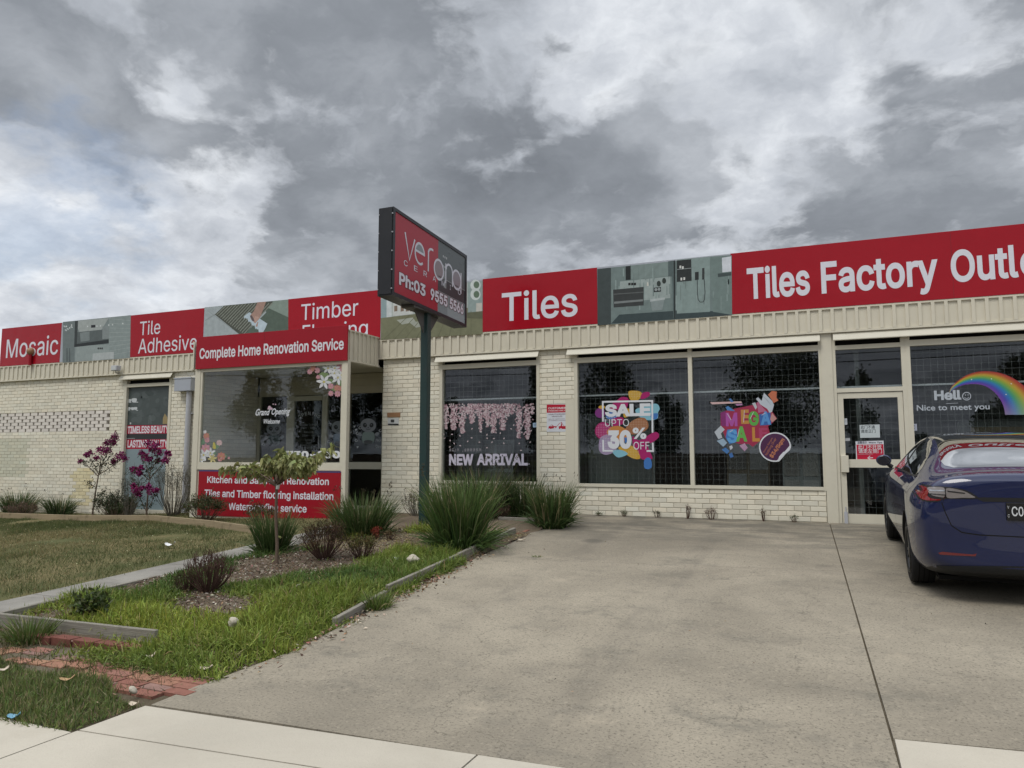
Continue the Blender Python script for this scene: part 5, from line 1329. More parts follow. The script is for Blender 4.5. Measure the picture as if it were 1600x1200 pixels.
# ------------------------------------------------------------------ the parked car
def make_car():
    root = thing('parked_car', (0, 0, 0), 'dark blue sedan parked nose-in beside the glass door', 'car')
    S = [  # y, then half section from the floor centre round to the roof centre
        (-.955, (0, .36), (.52, .36), (.66, .42), (.735, .60), (.725, .80), (.68, .94), (.58, 1.035), (.34, 1.07), (0, 1.08)),
        (-.90, (0, .29), (.60, .29), (.79, .36), (.845, .60), (.835, .84), (.785, .99), (.69, 1.095), (.40, 1.135), (0, 1.145)),
        (-.72, (0, .21), (.66, .21), (.865, .30), (.905, .60), (.897, .83), (.825, 1.00), (.70, 1.10), (.41, 1.14), (0, 1.15)),
        (-.50, (0, .18), (.70, .18), (.895, .25), (.925, .60), (.915, .85), (.835, 1.015), (.66, 1.145), (.40, 1.19), (0, 1.20)),
        (-.08, (0, .17), (.72, .17), (.905, .24), (.930, .60), (.917, .85), (.825, 1.02), (.610, 1.315), (.37, 1.365), (0, 1.378)),
        (.5, (0, .17), (.72, .17), (.905, .24), (.925, .58), (.912, .84), (.825, 1.015), (.590, 1.405), (.36, 1.445), (0, 1.457)),
        (1.1, (0, .17), (.72, .17), (.900, .24), (.920, .57), (.912, .83), (.830, .995), (.585, 1.435), (.36, 1.468), (0, 1.476)),
        (1.7, (0, .17), (.72, .17), (.900, .24), (.920, .57), (.912, .82), (.830, .975), (.605, 1.385), (.38, 1.42), (0, 1.43)),
        (2.2, (0, .17), (.72, .17), (.900, .24), (.922, .58), (.912, .81), (.835, .950), (.660, 1.160), (.42, 1.215), (0, 1.230)),
        (2.65, (0, .17), (.72, .17), (.905, .24), (.925, .60), (.905, .80), (.820, .920), (.68, .985), (.42, 1.020), (0, 1.030)),
        (3.15, (0, .18), (.70, .18), (.90, .25), (.918, .58), (.885, .765), (.78, .860), (.62, .905), (.38, .930), (0, .937)),
        (3.52, (0, .20), (.64, .20), (.82, .28), (.845, .52), (.80, .68), (.70, .755), (.55, .790), (.34, .808), (0, .814)),
        (3.70, (0, .30), (.48, .30), (.60, .36), (.63, .48), (.60, .57), (.54, .63), (.44, .665), (.28, .680), (0, .684)),
    ]
    n = len(S[0]) - 1
    vs = []; fs = []; ring = 2 * n - 2
    for row in S:
        y = row[0]; h = row[1:]
        vs += [(x, y, z) for x, z in h] + [(-x, y, z) for x, z in h[-2:0:-1]]
    for i in range(len(S) - 1):
        for j in range(ring): fs.append((i * ring + j, (i + 1) * ring + j, (i + 1) * ring + (j + 1) % ring, i * ring + (j + 1) % ring))
    e = (len(S) - 1) * ring
    def cap(b, fl):
        q = []
        for j in range(n - 1):
            a0, a1 = b + j, b + j + 1; c0, c1 = b + (ring - j) % ring, b + (ring - j - 1) % ring
            f = (a0, a1, c1, c0) if j else (a0, a1, c1)
            if j == n - 2: f = (a0, a1, c0)
            q.append(f if not fl else f[::-1])
        return q
    fs += cap(0, False) + cap(e, True)
    me = bpy.data.meshes.new('cage'); me.from_pydata(vs, [], fs); me.validate(); bmx = bmesh.new(); bmx.from_mesh(me); bmesh.ops.recalc_face_normals(bmx, faces=bmx.faces)
    # crease the shoulder line and the boot lip a little
    cl = bmx.edges.layers.float.new('crease_edge')
    bmx.verts.ensure_lookup_table()
    for i in range(len(S) - 1):
        for j in (4, 5, ring - 4, ring - 5):
            ed = bmx.edges.get((bmx.verts[i * ring + j], bmx.verts[(i + 1) * ring + j]))
            if ed: ed[cl] = .35 if j in (5, ring - 5) else .25
    for i in (0, 1):
        for j in range(ring):
            ed = bmx.edges.get((bmx.verts[i * ring + j], bmx.verts[i * ring + (j + 1) % ring]))
            if ed and 4 <= min(j, ring - j): ed[cl] = .35
    bmx.to_mesh(me); bmx.free()
    ob = bpy.data.objects.new('cage', me); COL.objects.link(ob)
    sd = ob.modifiers.new('s', 'SUBSURF'); sd.levels = 3; sd.render_levels = 3
    cut = bpy.data.objects.new('cut', None)
    cuts = []
    for y in (0., 2.875):
        for s_ in (-1, 1):
            c = bmesh.new(); bmesh.ops.create_cone(c, cap_ends=True, segments=48, radius1=.372, radius2=.372, depth=.42, matrix=Matrix.Translation((s_ * .80, y, .335)) @ Matrix.Rotation(R(90), 4, 'Y'))
            cm = bpy.data.meshes.new('c'); c.to_mesh(cm); c.free(); co = bpy.data.objects.new('c', cm); COL.objects.link(co); cuts.append(co)
            b = ob.modifiers.new('b', 'BOOLEAN'); b.operation = 'DIFFERENCE'; b.object = co; b.solver = 'EXACT'
    dg = bpy.context.evaluated_depsgraph_get()
    nb = len(ob.modifiers)
    for md in list(ob.modifiers)[1:]: md.show_viewport = False
    dg.update(); full = bpy.data.meshes.new_from_object(ob.evaluated_get(dg))
    bv = BVHTree.FromPolygons([v.co.copy() for v in full.vertices], [tuple(p.vertices) for p in full.polygons])
    for md in list(ob.modifiers)[1:]: md.show_viewport = True
    dg.update(); body = bpy.data.meshes.new_from_object(ob.evaluated_get(dg)); body.name = 'body'
    for o in cuts + [ob]: bpy.data.objects.remove(o)
    body.materials.clear(); body.materials.append(MATS['car_blue']); body.materials.append(MATS['car_trim'])
    mi = []
    for p in body.polygons:
        c = p.center; inside = False
        for y in (0., 2.875):
            r = math.hypot(c.y - y, c.z - .335)
            if r < .374 and abs(c.x) > .55 and bv.find_nearest(c)[3] > .004: inside = True
        if c.z < .235 or p.normal.z < -.75: inside = True
        mi.append(1 if inside else 0)
    body.polygons.foreach_set('material_index', mi); body.polygons.foreach_set('use_smooth', [True] * len(body.polygons))
    try: body.set_sharp_from_angle(angle=R(42))
    except Exception: pass
    bo = link(bpy.data.objects.new('body', body), root)
    def conform(name, outline, proj, mat, off=.003, parent=bo, step=.035):
        """patch that lies on the skin: outline in 2D, proj -> (origin, direction) of the ray for a 2D point"""
        pts = []; m = len(outline)
        for i in range(m):
            a, b = Vector(outline[i]), Vector(outline[(i + 1) % m]); k = max(1, int((b - a).length / step))
            pts += [a.lerp(b, q / k) for q in range(k)]
        ne = len(pts)
        xs = [p[0] for p in pts]; ys = [p[1] for p in pts]
        x = min(xs) + step * .5
        while x < max(xs):
            y = min(ys) + step * .5
            while y < max(ys): pts.append(Vector((x, y))); y += step
            x += step
        o = delaunay_2d_cdt(pts, [], [list(range(ne))], 1, 1e-6)
        V = []
        for p in o[0]:
            og, d = proj(p); hit = bv.ray_cast(og, d, 10)
            if hit[0] is None: hit = bv.find_nearest(og)
            V.append(hit[0] + hit[1] * off)
        mbx = MB(); mbx.add(V, [list(f) for f in o[2]], (1, 1, 1), 0, True)
        # turned edge so the patch is seated in the skin
        return mbx.build(name, mat, parent)
    back = lambda p: (Vector((p[0], -3, p[1])), Vector((0, 1, 0)))
    nose = lambda p: (Vector((p[0], 6, p[1])), Vector((0, -1, 0)))
    def side(s_): return lambda p: (Vector((s_ * 3, p[0], p[1])), Vector((-s_, 0, 0)))
    topd = lambda p: (Vector((p[0], p[1], 4)), Vector((0, 0, -1)))
    def smooth(pts, k=5):
        nn = len(pts); out = []
        for i in range(nn):
            p0, p1, p2, p3 = [Vector(pts[(i + j - 1) % nn]) for j in range(4)]
            for q in range(k):
                t = q / k; out.append(.5 * ((2 * p1) + (p2 - p0) * t + (2 * p0 - 5 * p1 + 4 * p2 - p3) * t * t + (3 * p1 - p0 - 3 * p2 + p3) * t ** 3))
        return out
    def ribbon(pts, w):
        Pp = [Vector(p) for p in pts]; L = []; Q = []
        for i in range(len(Pp)):
            tt = (Pp[min(i + 1, len(Pp) - 1)] - Pp[max(i - 1, 0)]).normalized(); nn = Vector((-tt.y, tt.x)) * w / 2; L.append(Pp[i] + nn); Q.append(Pp[i] - nn)
        return L + Q[::-1]
    # glass
    rear = [(-.60, -.30), (-.585, -.44), (-.52, -.545), (-.36, -.585), (0, -.595), (.36, -.585), (.52, -.545), (.585, -.44), (.60, -.30), (.565, .10), (.530, .55), (.525, 1.0), (.53, 1.5), (.545, 1.62), (0, 1.66), (-.545, 1.62), (-.53, 1.5), (-.525, 1.0), (-.530, .55), (-.565, .10)]
    conform('rear_window', rear, topd, 'car_glass', .002)
    conform('windscreen', [(-.56, 1.70), (0, 1.74), (.56, 1.70), (.64, 2.15), (.68, 2.45), (0, 2.62), (-.68, 2.45), (-.64, 2.15)], topd, 'car_glass', .002)
    glass = [(-.13, 1.055), (-.06, 1.14), (.12, 1.25), (.40, 1.34), (.70, 1.385), (1.1, 1.40), (1.5, 1.368), (1.85, 1.265), (2.15, 1.125), (2.38, 1.0), (2.30, .985), (1.7, 1.005), (1.0, 1.025), (.3, 1.04)]
    for s_ in (-1, 1):
        conform('side_window', glass, side(s_), 'car_glass', .002, step=.05)
        conform('window_pillar', [(1.13, 1.02), (1.22, 1.018), (1.19, 1.398), (1.10, 1.40)], side(s_), 'car_trim', .004)
        conform('window_trim', ribbon([(-.15, 1.045), (.3, 1.03), (1.0, 1.014), (1.7, .994), (2.33, .972)], .016), side(s_), 'car_trim', .004, step=.05)
        # door and fuel-flap gaps
        for g in ([(2.42, .96), (2.46, .80), (2.44, .45), (2.30, .27)], [(1.17, 1.0), (1.16, .6), (1.18, .27)], [(.02, 1.02), (.06, .85), (.28, .62), (.36, .42), (.42, .27)]): conform('door_gap', ribbon(g, .007), side(s_), 'black_void', .0015, step=.05)
        conform('sill_trim', [(.42, .27), (2.45, .27), (2.45, .225), (.42, .225)], side(s_), 'plastic_low', .004, step=.06)
        # tail lamp: dark housing, red outer part, clear inner blade
        lamp = smooth([(.888, 0.960), (.86, 1.000), (.76, 1.015), (.62, 1.011), (.50, 0.990), (.42, 0.943), (.40, 0.913), (.52, 0.907), (.66, 0.903), (.72, 0.875), (.83, 0.870), (.872, 0.900)], 4)
        L = conform('tail_lamp', [(s_ * a, b) for a, b in lamp], back, 'car_trim', .003, step=.02)
        conform('lamp_red', [(s_ * a, b) for a, b in smooth([(.862, 0.975), (.835, 0.993), (.79, 0.995), (.785, 0.960), (.795, 0.920), (.76, 0.900), (.70, 0.897), (.715, 0.887), (.82, 0.881), (.855, 0.905)], 4)], back, 'lamp_red', .0055, L, .02)
        conform('lamp_glass', [(s_ * a, b) for a, b in smooth([(.775, 1.001), (.665, 1.003), (.665, 0.925), (.70, 0.917), (.765, 0.933), (.79, 0.970)], 4)], back, 'lamp_clear', .0055, L, .02)
        conform('lamp_glass', [(s_ * a, b) for a, b in smooth([(.645, 1.000), (.52, 0.982), (.445, 0.941), (.425, 0.920), (.52, 0.917), (.645, 0.915)], 4)], back, 'lamp_clear', .0055, L, .02)
        conform('lamp_bar', [(s_ * a, b) for a, b in [(.78, 0.980), (.66, 0.984), (.66, 0.972), (.78, 0.968)]], back, 'chrome', .0075, L, .02)
        conform('lamp_bar', [(s_ * a, b) for a, b in [(.64, 0.980), (.50, 0.963), (.50, 0.953), (.64, 0.968)]], back, 'car_trim', .0075, L, .02)
        conform('lamp_bar', [(s_ * a, b) for a, b in [(.775, 0.947), (.66, 0.943), (.66, 0.935), (.775, 0.938)]], back, 'car_trim', .0075, L, .02)
        conform('rear_reflector', [(s_ * a, b) for a, b in [(.735, .468), (.70, .480), (.46, .470), (.43, .482), (.44, .455), (.72, .452)]], back, 'reflector_red', .004)
        conform('headlamp', [(s_ * a, b) for a, b in smooth([(.56, .655), (.70, .70), (.80, .715), (.79, .655), (.68, .625), (.58, .62)], 4)], nose, 'lamp_clear', .004, step=.03)
    # boot lid outline, bumper crease, number plate
    lid = [(-.69, .87), (-.665, .79), (-.62, .69), (-.54, .64), (-.40, .625), (0, .62), (.40, .625), (.54, .64), (.62, .69), (.665, .79), (.69, .87)]
    conform('boot_gap', ribbon(lid, .008), back, 'black_void', .0015)
    conform('boot_gap', ribbon([(-.655, .91), (-.655, 1.005)], .007), back, 'black_void', .0085); conform('boot_gap', ribbon([(.655, .91), (.655, 1.005)], .007), back, 'black_void', .0085)
    conform('boot_recess', [(-.42, .918), (-.36, .885), (.36, .885), (.42, .918), (.36, .924), (-.36, .924)], back, 'car_trim', .002)
    conform('rear_diffuser', smooth([(-.70, .345), (0, .385), (.70, .345), (.62, .30), (0, .29), (-.62, .30)], 4), back, 'plastic_low', .004)
    y0 = min(bv.ray_cast(Vector((0, -3, z)), Vector((0, 1, 0)), 10)[0].y for z in (.74, .86))
    pm = MB(); pm.box(-.186, .186, y0 - .014, y0 - .004, .745, .880); pl = pm.build('number_plate', 'plate_black', bo, bevel=.006)
    pm = MB()
    for i, ch in enumerate('VIC'): text(pm, ch, -.170 - (.006 if ch != 'I' else -.003), -.170 + (.008 if ch != 'I' else .003), .836 - i * .033, .858 - i * .033, lambda a, b: (a, y0 - .0155, b), (1, 1, 1), .0)
    text(pm, 'C0', -.145, -.055, .780, .852, lambda a, b: (a, y0 - .0155, b), (1, 1, 1), .012)
    pm.build('plate_lettering', 'plate_white', pl)
    # wheels
    def wheel(x, y, s_):
        prof = [(.235, -.10), (.300, -.112), (.325, -.105), (.335, -.085), (.335, .085), (.325, .105), (.300, .112), (.235, .10)]
        m = MB(); N = 48; k = len(prof)
        vs = [(x + b, y + a * math.cos(2 * math.pi * i / N), .335 + a * math.sin(2 * math.pi * i / N)) for i in range(N) for a, b in prof]
        m.add(vs, [(i * k + j, i * k + j + 1, ((i + 1) % N) * k + j + 1, ((i + 1) % N) * k + j) for i in range(N) for j in range(k - 1)], smooth=True)
        for g in (-.045, 0, .045):   # tread grooves
            vs = [(x + g + d, y + .3358 * math.cos(2 * math.pi * i / N), .335 + .3358 * math.sin(2 * math.pi * i / N)) for i in range(N) for d in (-.005, .005)]
            m.add(vs, [(i * 2, i * 2 + 1, ((i + 1) % N) * 2 + 1, ((i + 1) % N) * 2) for i in range(N)], mi=1)
        w = m.build('wheel', ['tyre', 'black_void'], root)
        m = MB(); xo = x + s_ * .085
        prof = [(.240, .02), (.236, .035), (.215, .015), (.205, -.12)]
        vs = [(xo + s_ * b, y + a * math.cos(2 * math.pi * i / N), .335 + a * math.sin(2 * math.pi * i / N)) for i in range(N) for a, b in prof]
        m.add(vs, [(i * 4 + j, i * 4 + j + 1, ((i + 1) % N) * 4 + j + 1, ((i + 1) % N) * 4 + j) for i in range(N) for j in range(3)], smooth=True)
        m.tube([(xo - s_ * .02, y, .335), (xo + s_ * .022, y, .335)], .055, 20, smooth=False)
        for i in range(10):
            a = 2 * math.pi * i / 10; c, sn = math.cos(a), math.sin(a); q = .14 if i % 2 else -.14
            c2, sn2 = math.cos(a + q), math.sin(a + q)
            p0 = (y + .04 * c, .335 + .04 * sn); p1 = (y + .222 * c2, .335 + .222 * sn2); nx, nz = -sn * .016, c * .016
            f = [(xo + s_ * .020, p0[0] + nx, p0[1] + nz), (xo + s_ * .020, p0[0] - nx, p0[1] - nz), (xo + s_ * .016, p1[0] - nx * .8, p1[1] - nz * .8), (xo + s_ * .016, p1[0] + nx * .8, p1[1] + nz * .8)]
            m.add(f + [(a_ - s_ * .03, b_, c_) for a_, b_, c_ in f], [(0, 1, 2, 3), (7, 6, 5, 4), (0, 4, 5, 1), (1, 5, 6, 2), (2, 6, 7, 3), (3, 7, 4, 0)])
        vs = [(xo - s_ * .06, y + .2 * math.cos(2 * math.pi * i / 32), .335 + .2 * math.sin(2 * math.pi * i / 32)) for i in range(32)]
        m.add(vs, [list(range(32))], mi=1)
        m.build('rim', ['rim_dark', 'black_void'], w)
    for y in (0., 2.875):
        for s_ in (-1, 1): wheel(s_ * .79, y, s_)
    for s_ in (-1, 1):
        bmx = bmesh.new(); bmesh.ops.create_uvsphere(bmx, u_segments=20, v_segments=12, radius=1)
        for v in bmx.verts:
            c = v.co; c.x *= .092; c.z *= .074 * (1 - .15 * c.x * s_); c.y *= .085 if c.y > 0 else .035
            v.co = Vector((s_ * .955 + c.x, 2.08 + c.y, 1.075 + c.z))
        mm = bpy.data.meshes.new('side_mirror'); bmx.to_mesh(mm); bmx.free(); mm.materials.append(MATS['car_blue']); mm.polygons.foreach_set('use_smooth', [True] * len(mm.polygons))
        mo = link(bpy.data.objects.new('side_mirror', mm), root)
        m = MB(); m.tube([(s_ * .86, 2.10, .985), (s_ * .90, 2.09, 1.02), (s_ * .93, 2.08, 1.05)], [.03, .026, .03], 10); m.build('mirror_arm', 'car_trim', mo)
        m = MB(); m.poly([(s_ * .955 + .075 * math.cos(a), 2.044, 1.075 + .06 * math.sin(a)) for a in [i * .314 for i in range(20)]]); m.build('mirror_glass', 'car_glass', mo)
    m = MB(); m.box(-.70, .70, -.6, 3.4, .16, .20); m.build('underbody', 'black_void', root)
    done = set()
    for o in root.children_recursive:      # the upper body stands a little taller than the section drawing
        if o.type != 'MESH' or o.name.split('.')[0] in ('wheel', 'rim') or o.data in done: continue
        done.add(o.data)
        for v in o.data.vertices: v.co.z += .072 * min(1, max(0, (v.co.z - .48) / .40))
    return root
CARX, CARY = 1.70, 8.98
car = make_car()
car.location = (CARX, CARY, g1(CARX, CARY) + .012)
car.rotation_euler = (math.atan(.0566), 0, 0)

# ------------------------------------------------------------------ planting
def mpp(p): return float(np.dot(np.array(p) - CAM, _F)) / FPX
def strap(loc, h, spread, n, label, col=(.040, .072, .020), tip=(.085, .125, .040), w=.017, group='strappy grass clumps', dead=.11, stalks=0):
    """clump of long strap leaves"""
    t = thing('grass_clump', loc, label, 'grass clump', group)
    n = int(n * 1.9)
    r = spread * .50 * np.sqrt(rng.random(n)); a = rng.uniform(0, 2 * np.pi, n)
    P_ = np.stack([r * np.cos(a), r * np.sin(a), np.full(n, -.02)], 1) + np.array(loc)
    out = np.clip(rng.random(n) ** .8 * .55 + .55 * r / (spread * .50), 0, 1.05)
    a2 = a + rng.normal(0, .45, n)
    D = np.stack([np.cos(a2) * out * spread / h * .58, np.sin(a2) * out * spread / h * .58, np.ones(n)], 1)
    L = h * rng.uniform(.62, 1.10, n) ** 1.0 * (1 + .10 * out)
    C = jit(col, n, .28, .08); T = jit(tip, n, .25, .08)
    k = rng.random(n) < dead; C[k] = jit((.26, .22, .12), k.sum(), .2); T[k] = jit((.34, .29, .17), k.sum(), .2)
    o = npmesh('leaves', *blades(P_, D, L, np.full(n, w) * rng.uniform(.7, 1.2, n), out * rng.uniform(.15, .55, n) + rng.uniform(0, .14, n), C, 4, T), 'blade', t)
    q_ = n // 3; a = rng.uniform(0, 2 * np.pi, q_); rr_ = spread * .5 * rng.uniform(.5, 1.1, q_)
    P3 = np.stack([rr_ * np.cos(a), rr_ * np.sin(a), np.full(q_, -.02)], 1) + np.array(loc)
    D3 = np.stack([np.cos(a) * rng.uniform(.3, 1.3, q_), np.sin(a) * rng.uniform(.3, 1.3, q_), np.ones(q_)], 1)
    npmesh('outer_leaves', *blades(P3, D3, h * rng.uniform(.30, .80, q_), np.full(q_, w * .9), rng.uniform(.2, .7, q_), jit(col, q_, .28, .1), 4, jit(tip, q_, .25, .1)), 'blade', t)
    if stalks:
        a = rng.uniform(0, 2 * np.pi, stalks)
        P2 = np.stack([.3 * spread * np.cos(a), .3 * spread * np.sin(a), np.zeros(stalks)], 1) + np.array(loc)
        D2 = np.stack([np.cos(a) * .35, np.sin(a) * .35, np.ones(stalks)], 1)
        L2 = h * rng.uniform(1.05, 1.35, stalks)
        parts = [blades(P2, D2, L2, np.full(stalks, .007), np.full(stalks, .10), jit((.12, .13, .05), stalks), 4)]
        tipp = P2 + norm(D2) * L2[:, None] * .93
        for j in range(6): parts.append(leaves(tipp + rng.normal(0, .025, (stalks, 3)), norm(D2 + rng.normal(0, .5, (stalks, 3))), np.full(stalks, .05), np.full(stalks, .016), jit((.07, .06, .035), stalks)))
        npmesh('flower_stalk', *merge(parts), 'blade', t)
    return t
def sized(px, y, ytop, hw):
    p = gp(px, y); k = mpp(p); return tuple(p), (y - ytop) * k, hw * k
l, h, s_ = sized(565, 843, 768, 58); strap(l, h, s_ * 1.02, 420, 'dark green strappy clump between the red service sign and the pole', stalks=9)
l, h, s_ = sized(426, 868, 795, 40); strap(l, h, s_, 210, 'upright strappy clump growing right behind the thin sapling', stalks=2)
l, h, s_ = sized(718, 862, 742, 60); strap(l, h * .98, s_, 560, 'largest bright green grassy clump beside the pole at the driveway edge', (.045, .085, .022), (.10, .15, .045), .018, stalks=4)
l, h, s_ = sized(862, 824, 752, 42); strap(l, h, s_, 330, 'strappy clump against the brick wall where garden meets driveway', stalks=4)
strap((-5.75, 12.35, g1(-5.75, 12.35)), .98, .75, 430, 'dark grassy clump under the blossom window, behind the largest clump', (.032, .058, .018), (.07, .10, .035), stalks=12)
strap((-5.05, 12.55, g1(-5.05, 12.55)), .80, .5, 260, 'grassy clump below the new arrival lettering, near the brick pier', (.034, .060, .018), (.07, .10, .035), stalks=6)
strap((-19.1, 12.75, .13), .62, .55, 200, 'dark grassy clump by the left brick wall at the picture edge', (.030, .050, .022), stalks=4)
strap((-17.55, 12.75, .15), .50, .45, 150, 'low grassy clump by the yellow stain on the brick wall', (.032, .052, .024), stalks=4)
strap((-15.45, 12.75, .19), .50, .42, 170, 'grassy clump below the tall poster window', (.030, .050, .020))
# flowering trees
def tree_from(name, label, cat, Y, trunk, limbs, group=None, bark='bark', r0=.022, jitter=.18, leafpart=None, blossoms=(), leafcol=(.035, .055, .020), nleaf=60, llen=.055, bcol=(.215, .016, .105)):
    """trunk and limbs through surveyed points on the plane Y; leaves along the limbs, flower heads at given points"""
    q = lambda p, d=0.: Vector((XZ(p[0], p[1], Y + d)[0], Y + d, XZ(p[0], p[1], Y + d)[1]))
    base = q(trunk[0]); base.z = g1(base.x, Y) - .02
    t = thing(name, base, label, cat, group)
    m = MB(); tp = [base] + [q(p) for p in trunk[1:]]
    m.tube(tp, [r0 * (1 - .45 * i / (len(tp) - 1)) for i in range(len(tp))], 8)
    parts = []; limbpts = []
    for lb in limbs:
        d = rng.uniform(-jitter, jitter); pts = [q(p, d * i / (len(lb) - 1)) for i, p in enumerate(lb)]
        m.tube(pts, [r0 * .5 * (1 - .6 * i / (len(pts) - 1)) for i in range(len(pts))], 6); limbpts.append(pts)
    m.build('trunk', bark, t)
    for pts in limbpts:
        for k in range(nleaf):
            f = rng.random() * .85 + .12; x = f * (len(pts) - 1); i = min(int(x), len(pts) - 2); p = pts[i].lerp(pts[i + 1], x - i)
            parts.append((np.array(p) + rng.normal(0, .045, 3), rng.normal(0, 1, 3) + np.array([0, 0, .3])))
    if parts:
        n = len(parts); Pp = np.array([a for a, b in parts]); Dd = np.array([b for a, b in parts])
        npmesh('foliage', *leaves(Pp, Dd, rng.uniform(.7, 1.2, n) * llen, rng.uniform(.7, 1.2, n) * llen * .55, jit(leafcol, n, .3, .1)), 'leaf', t)
    Pb = []
    for x, y, rr_, el in blossoms:
        c = np.array(q((x, y), rng.uniform(-jitter, jitter))); k = mpp(c) * rr_; n = int(95 * max(1, el))
        u = rng.normal(0, 1, (n, 3)); u /= np.linalg.norm(u, axis=1, keepdims=True); u *= (rng.random((n, 1)) ** .4)
        u[:, 2] *= el; u[:, :2] *= (1 - .35 * np.clip(u[:, 2:3] / max(el, 1), -1, 1)); Pb.append(c + u * k)
    if Pb:
        Pb = np.concatenate(Pb); n = len(Pb)
        npmesh('blossom', *leaves(Pb, rng.normal(0, 1, (n, 3)), rng.uniform(.03, .055, n), rng.uniform(.03, .045, n), jit(bcol, n, .3, .12)), 'leaf', t)
    return t
GM = 'pink flowering saplings by the left wall'
tree_from('flowering_tree', 'slim sapling with magenta blossom in front of plain cream bricks', 'flowering tree', 12.6, [(144, 804), (149, 770), (154, 742)],
          [[(154, 742), (161, 722), (170, 702), (179, 684)], [(154, 742), (157, 722), (160, 702)], [(154, 742), (147, 726), (138, 712)], [(153, 744), (143, 734), (133, 724), (126, 721)], [(154, 742), (170, 732), (184, 722), (194, 714)], [(157, 730), (168, 718), (176, 708)], [(151, 762), (142, 757), (136, 754)], [(147, 786), (154, 779), (161, 772), (165, 766)]], GM,
          blossoms=[(179, 685, 6, 1.8), (176, 692, 5, 1.2), (167, 692, 5, 1.1), (163, 704, 8, 1), (156, 703, 6, 1), (169, 704, 6, 1), (141, 708, 5, 1), (135, 711, 5, .8), (150, 716, 5, .8), (126, 721, 4, .7), (184, 714, 6, 1), (190, 711, 6, 1.0), (178, 722, 5, 1), (195, 717, 5, .9)], leafcol=(.030, .040, .020))
tree_from('flowering_tree', 'bushy sapling with magenta blossom before the tall poster window', 'flowering tree', 11.9, [(228, 814), (230, 785), (233, 752)],
          [[(233, 752), (236, 730), (240, 700)], [(234, 745), (228, 725), (222, 710)], [(233, 750), (224, 742), (214, 735), (207, 733)], [(234, 748), (245, 735), (257, 722), (262, 712)], [(235, 735), (245, 720), (248, 706)], [(229, 800), (222, 785), (213, 768)], [(230, 798), (238, 782), (243, 770)]], GM,
          blossoms=[(233, 694, 8, .9), (243, 696, 8, .9), (238, 704, 6, 1), (227, 714, 6, 1), (221, 709, 5, 1), (233, 717, 5, 1), (248, 707, 6, 1), (247, 720, 5, .9), (213, 735, 6, .7), (208, 733, 5, .7), (221, 731, 4, .8), (218, 740, 5, .8), (262, 708, 5, 1.2), (259, 719, 6, .9), (212, 766, 7, .8), (209, 759, 4, 1), (222, 763, 4, .8), (232, 761, 6, 1.0), (238, 768, 8, .7), (244, 766, 5, .7), (216, 773, 5, .6)], leafcol=(.028, .044, .020))
# thin sapling in the bed: drooping pale leaves
def sapling():
    Y = 7.6; q = lambda x, y, d=0.: Vector((XZ(x, y, Y + d)[0], Y + d, XZ(x, y, Y + d)[1]))
    b = q(432, 893); b.z = bz1(b.x, Y) - .02
    t = thing('sapling', b, 'thin sapling with drooping pale green leaves standing in the mulch bed', 'sapling')
    m = MB(); m.tube([b, q(433, 850), q(431, 810), q(432, 770), q(432, 758)], [.024, .021, .020, .018, .018], 9)
    ends = [(350, 734, .1, 4), (372, 728, -.1, 4), (392, 728, .2, 5), (415, 716, -.2, 6), (440, 706, .15, 6), (455, 712, -.15, 7), (470, 716, .2, 7), (482, 720, 0, 7), (500, 712, -.1, 5), (522, 698, .1, 3), (430, 722, .3, 5), (462, 730, -.3, 6), (405, 738, .1, 4), (490, 733, .2, 4), (445, 722, 0, 6)]
    P_, D_, L_ = [], [], []
    for x, y, d, n in ends:
        e = q(x, y, d); s0 = q(432, 760); mid = s0.lerp(e, .5) + Vector((0, 0, .05)); pts = [s0, s0.lerp(mid, .5) + Vector((0, 0, .015)), mid, mid.lerp(e, .6) + Vector((0, 0, .02)), e]
        m.tube(pts, [.012, .010, .008, .006, .003], 6)
        for k in range(n * 14):
            f = rng.uniform(.45, 1.02); j = min(int(f * 4), 3); p = pts[j].lerp(pts[j + 1], f * 4 - j)
            dirx = e - s0; P_.append(np.array(p) + rng.normal(0, .030, 3)); D_.append(np.array([dirx.x * .7, dirx.y, 0]) + rng.normal(0, .45, 3) + np.array([0, 0, -.35 - .3 * rng.random()])); L_.append(rng.uniform(.075, .135))
    m.build('trunk', 'bark', t)
    for x, y in [(438, 818), (435, 838), (438, 862), (428, 875), (437, 800)]:
        for k in range(2): P_.append(np.array(q(x, y, rng.uniform(-.02, .02)))); D_.append(rng.normal(0, 1, 3)); L_.append(.05)
    n = len(P_); P_ = np.array(P_); D_ = np.array(D_); L_ = np.array(L_)
    npmesh('foliage', *blades(P_, D_, L_, L_ * .36, rng.uniform(.15, .5, n), jit((.21, .23, .080), n, .25, .06), 4, jit((.29, .29, .125), n, .2), ), 'leaf', t)
    m = MB(); m.tube([q(433.5, 764), q(434.5, 758), q(437, 752)], [.022, .024, .018], 8); m.build('tree_tie', 'tie_white', t)
sapling()
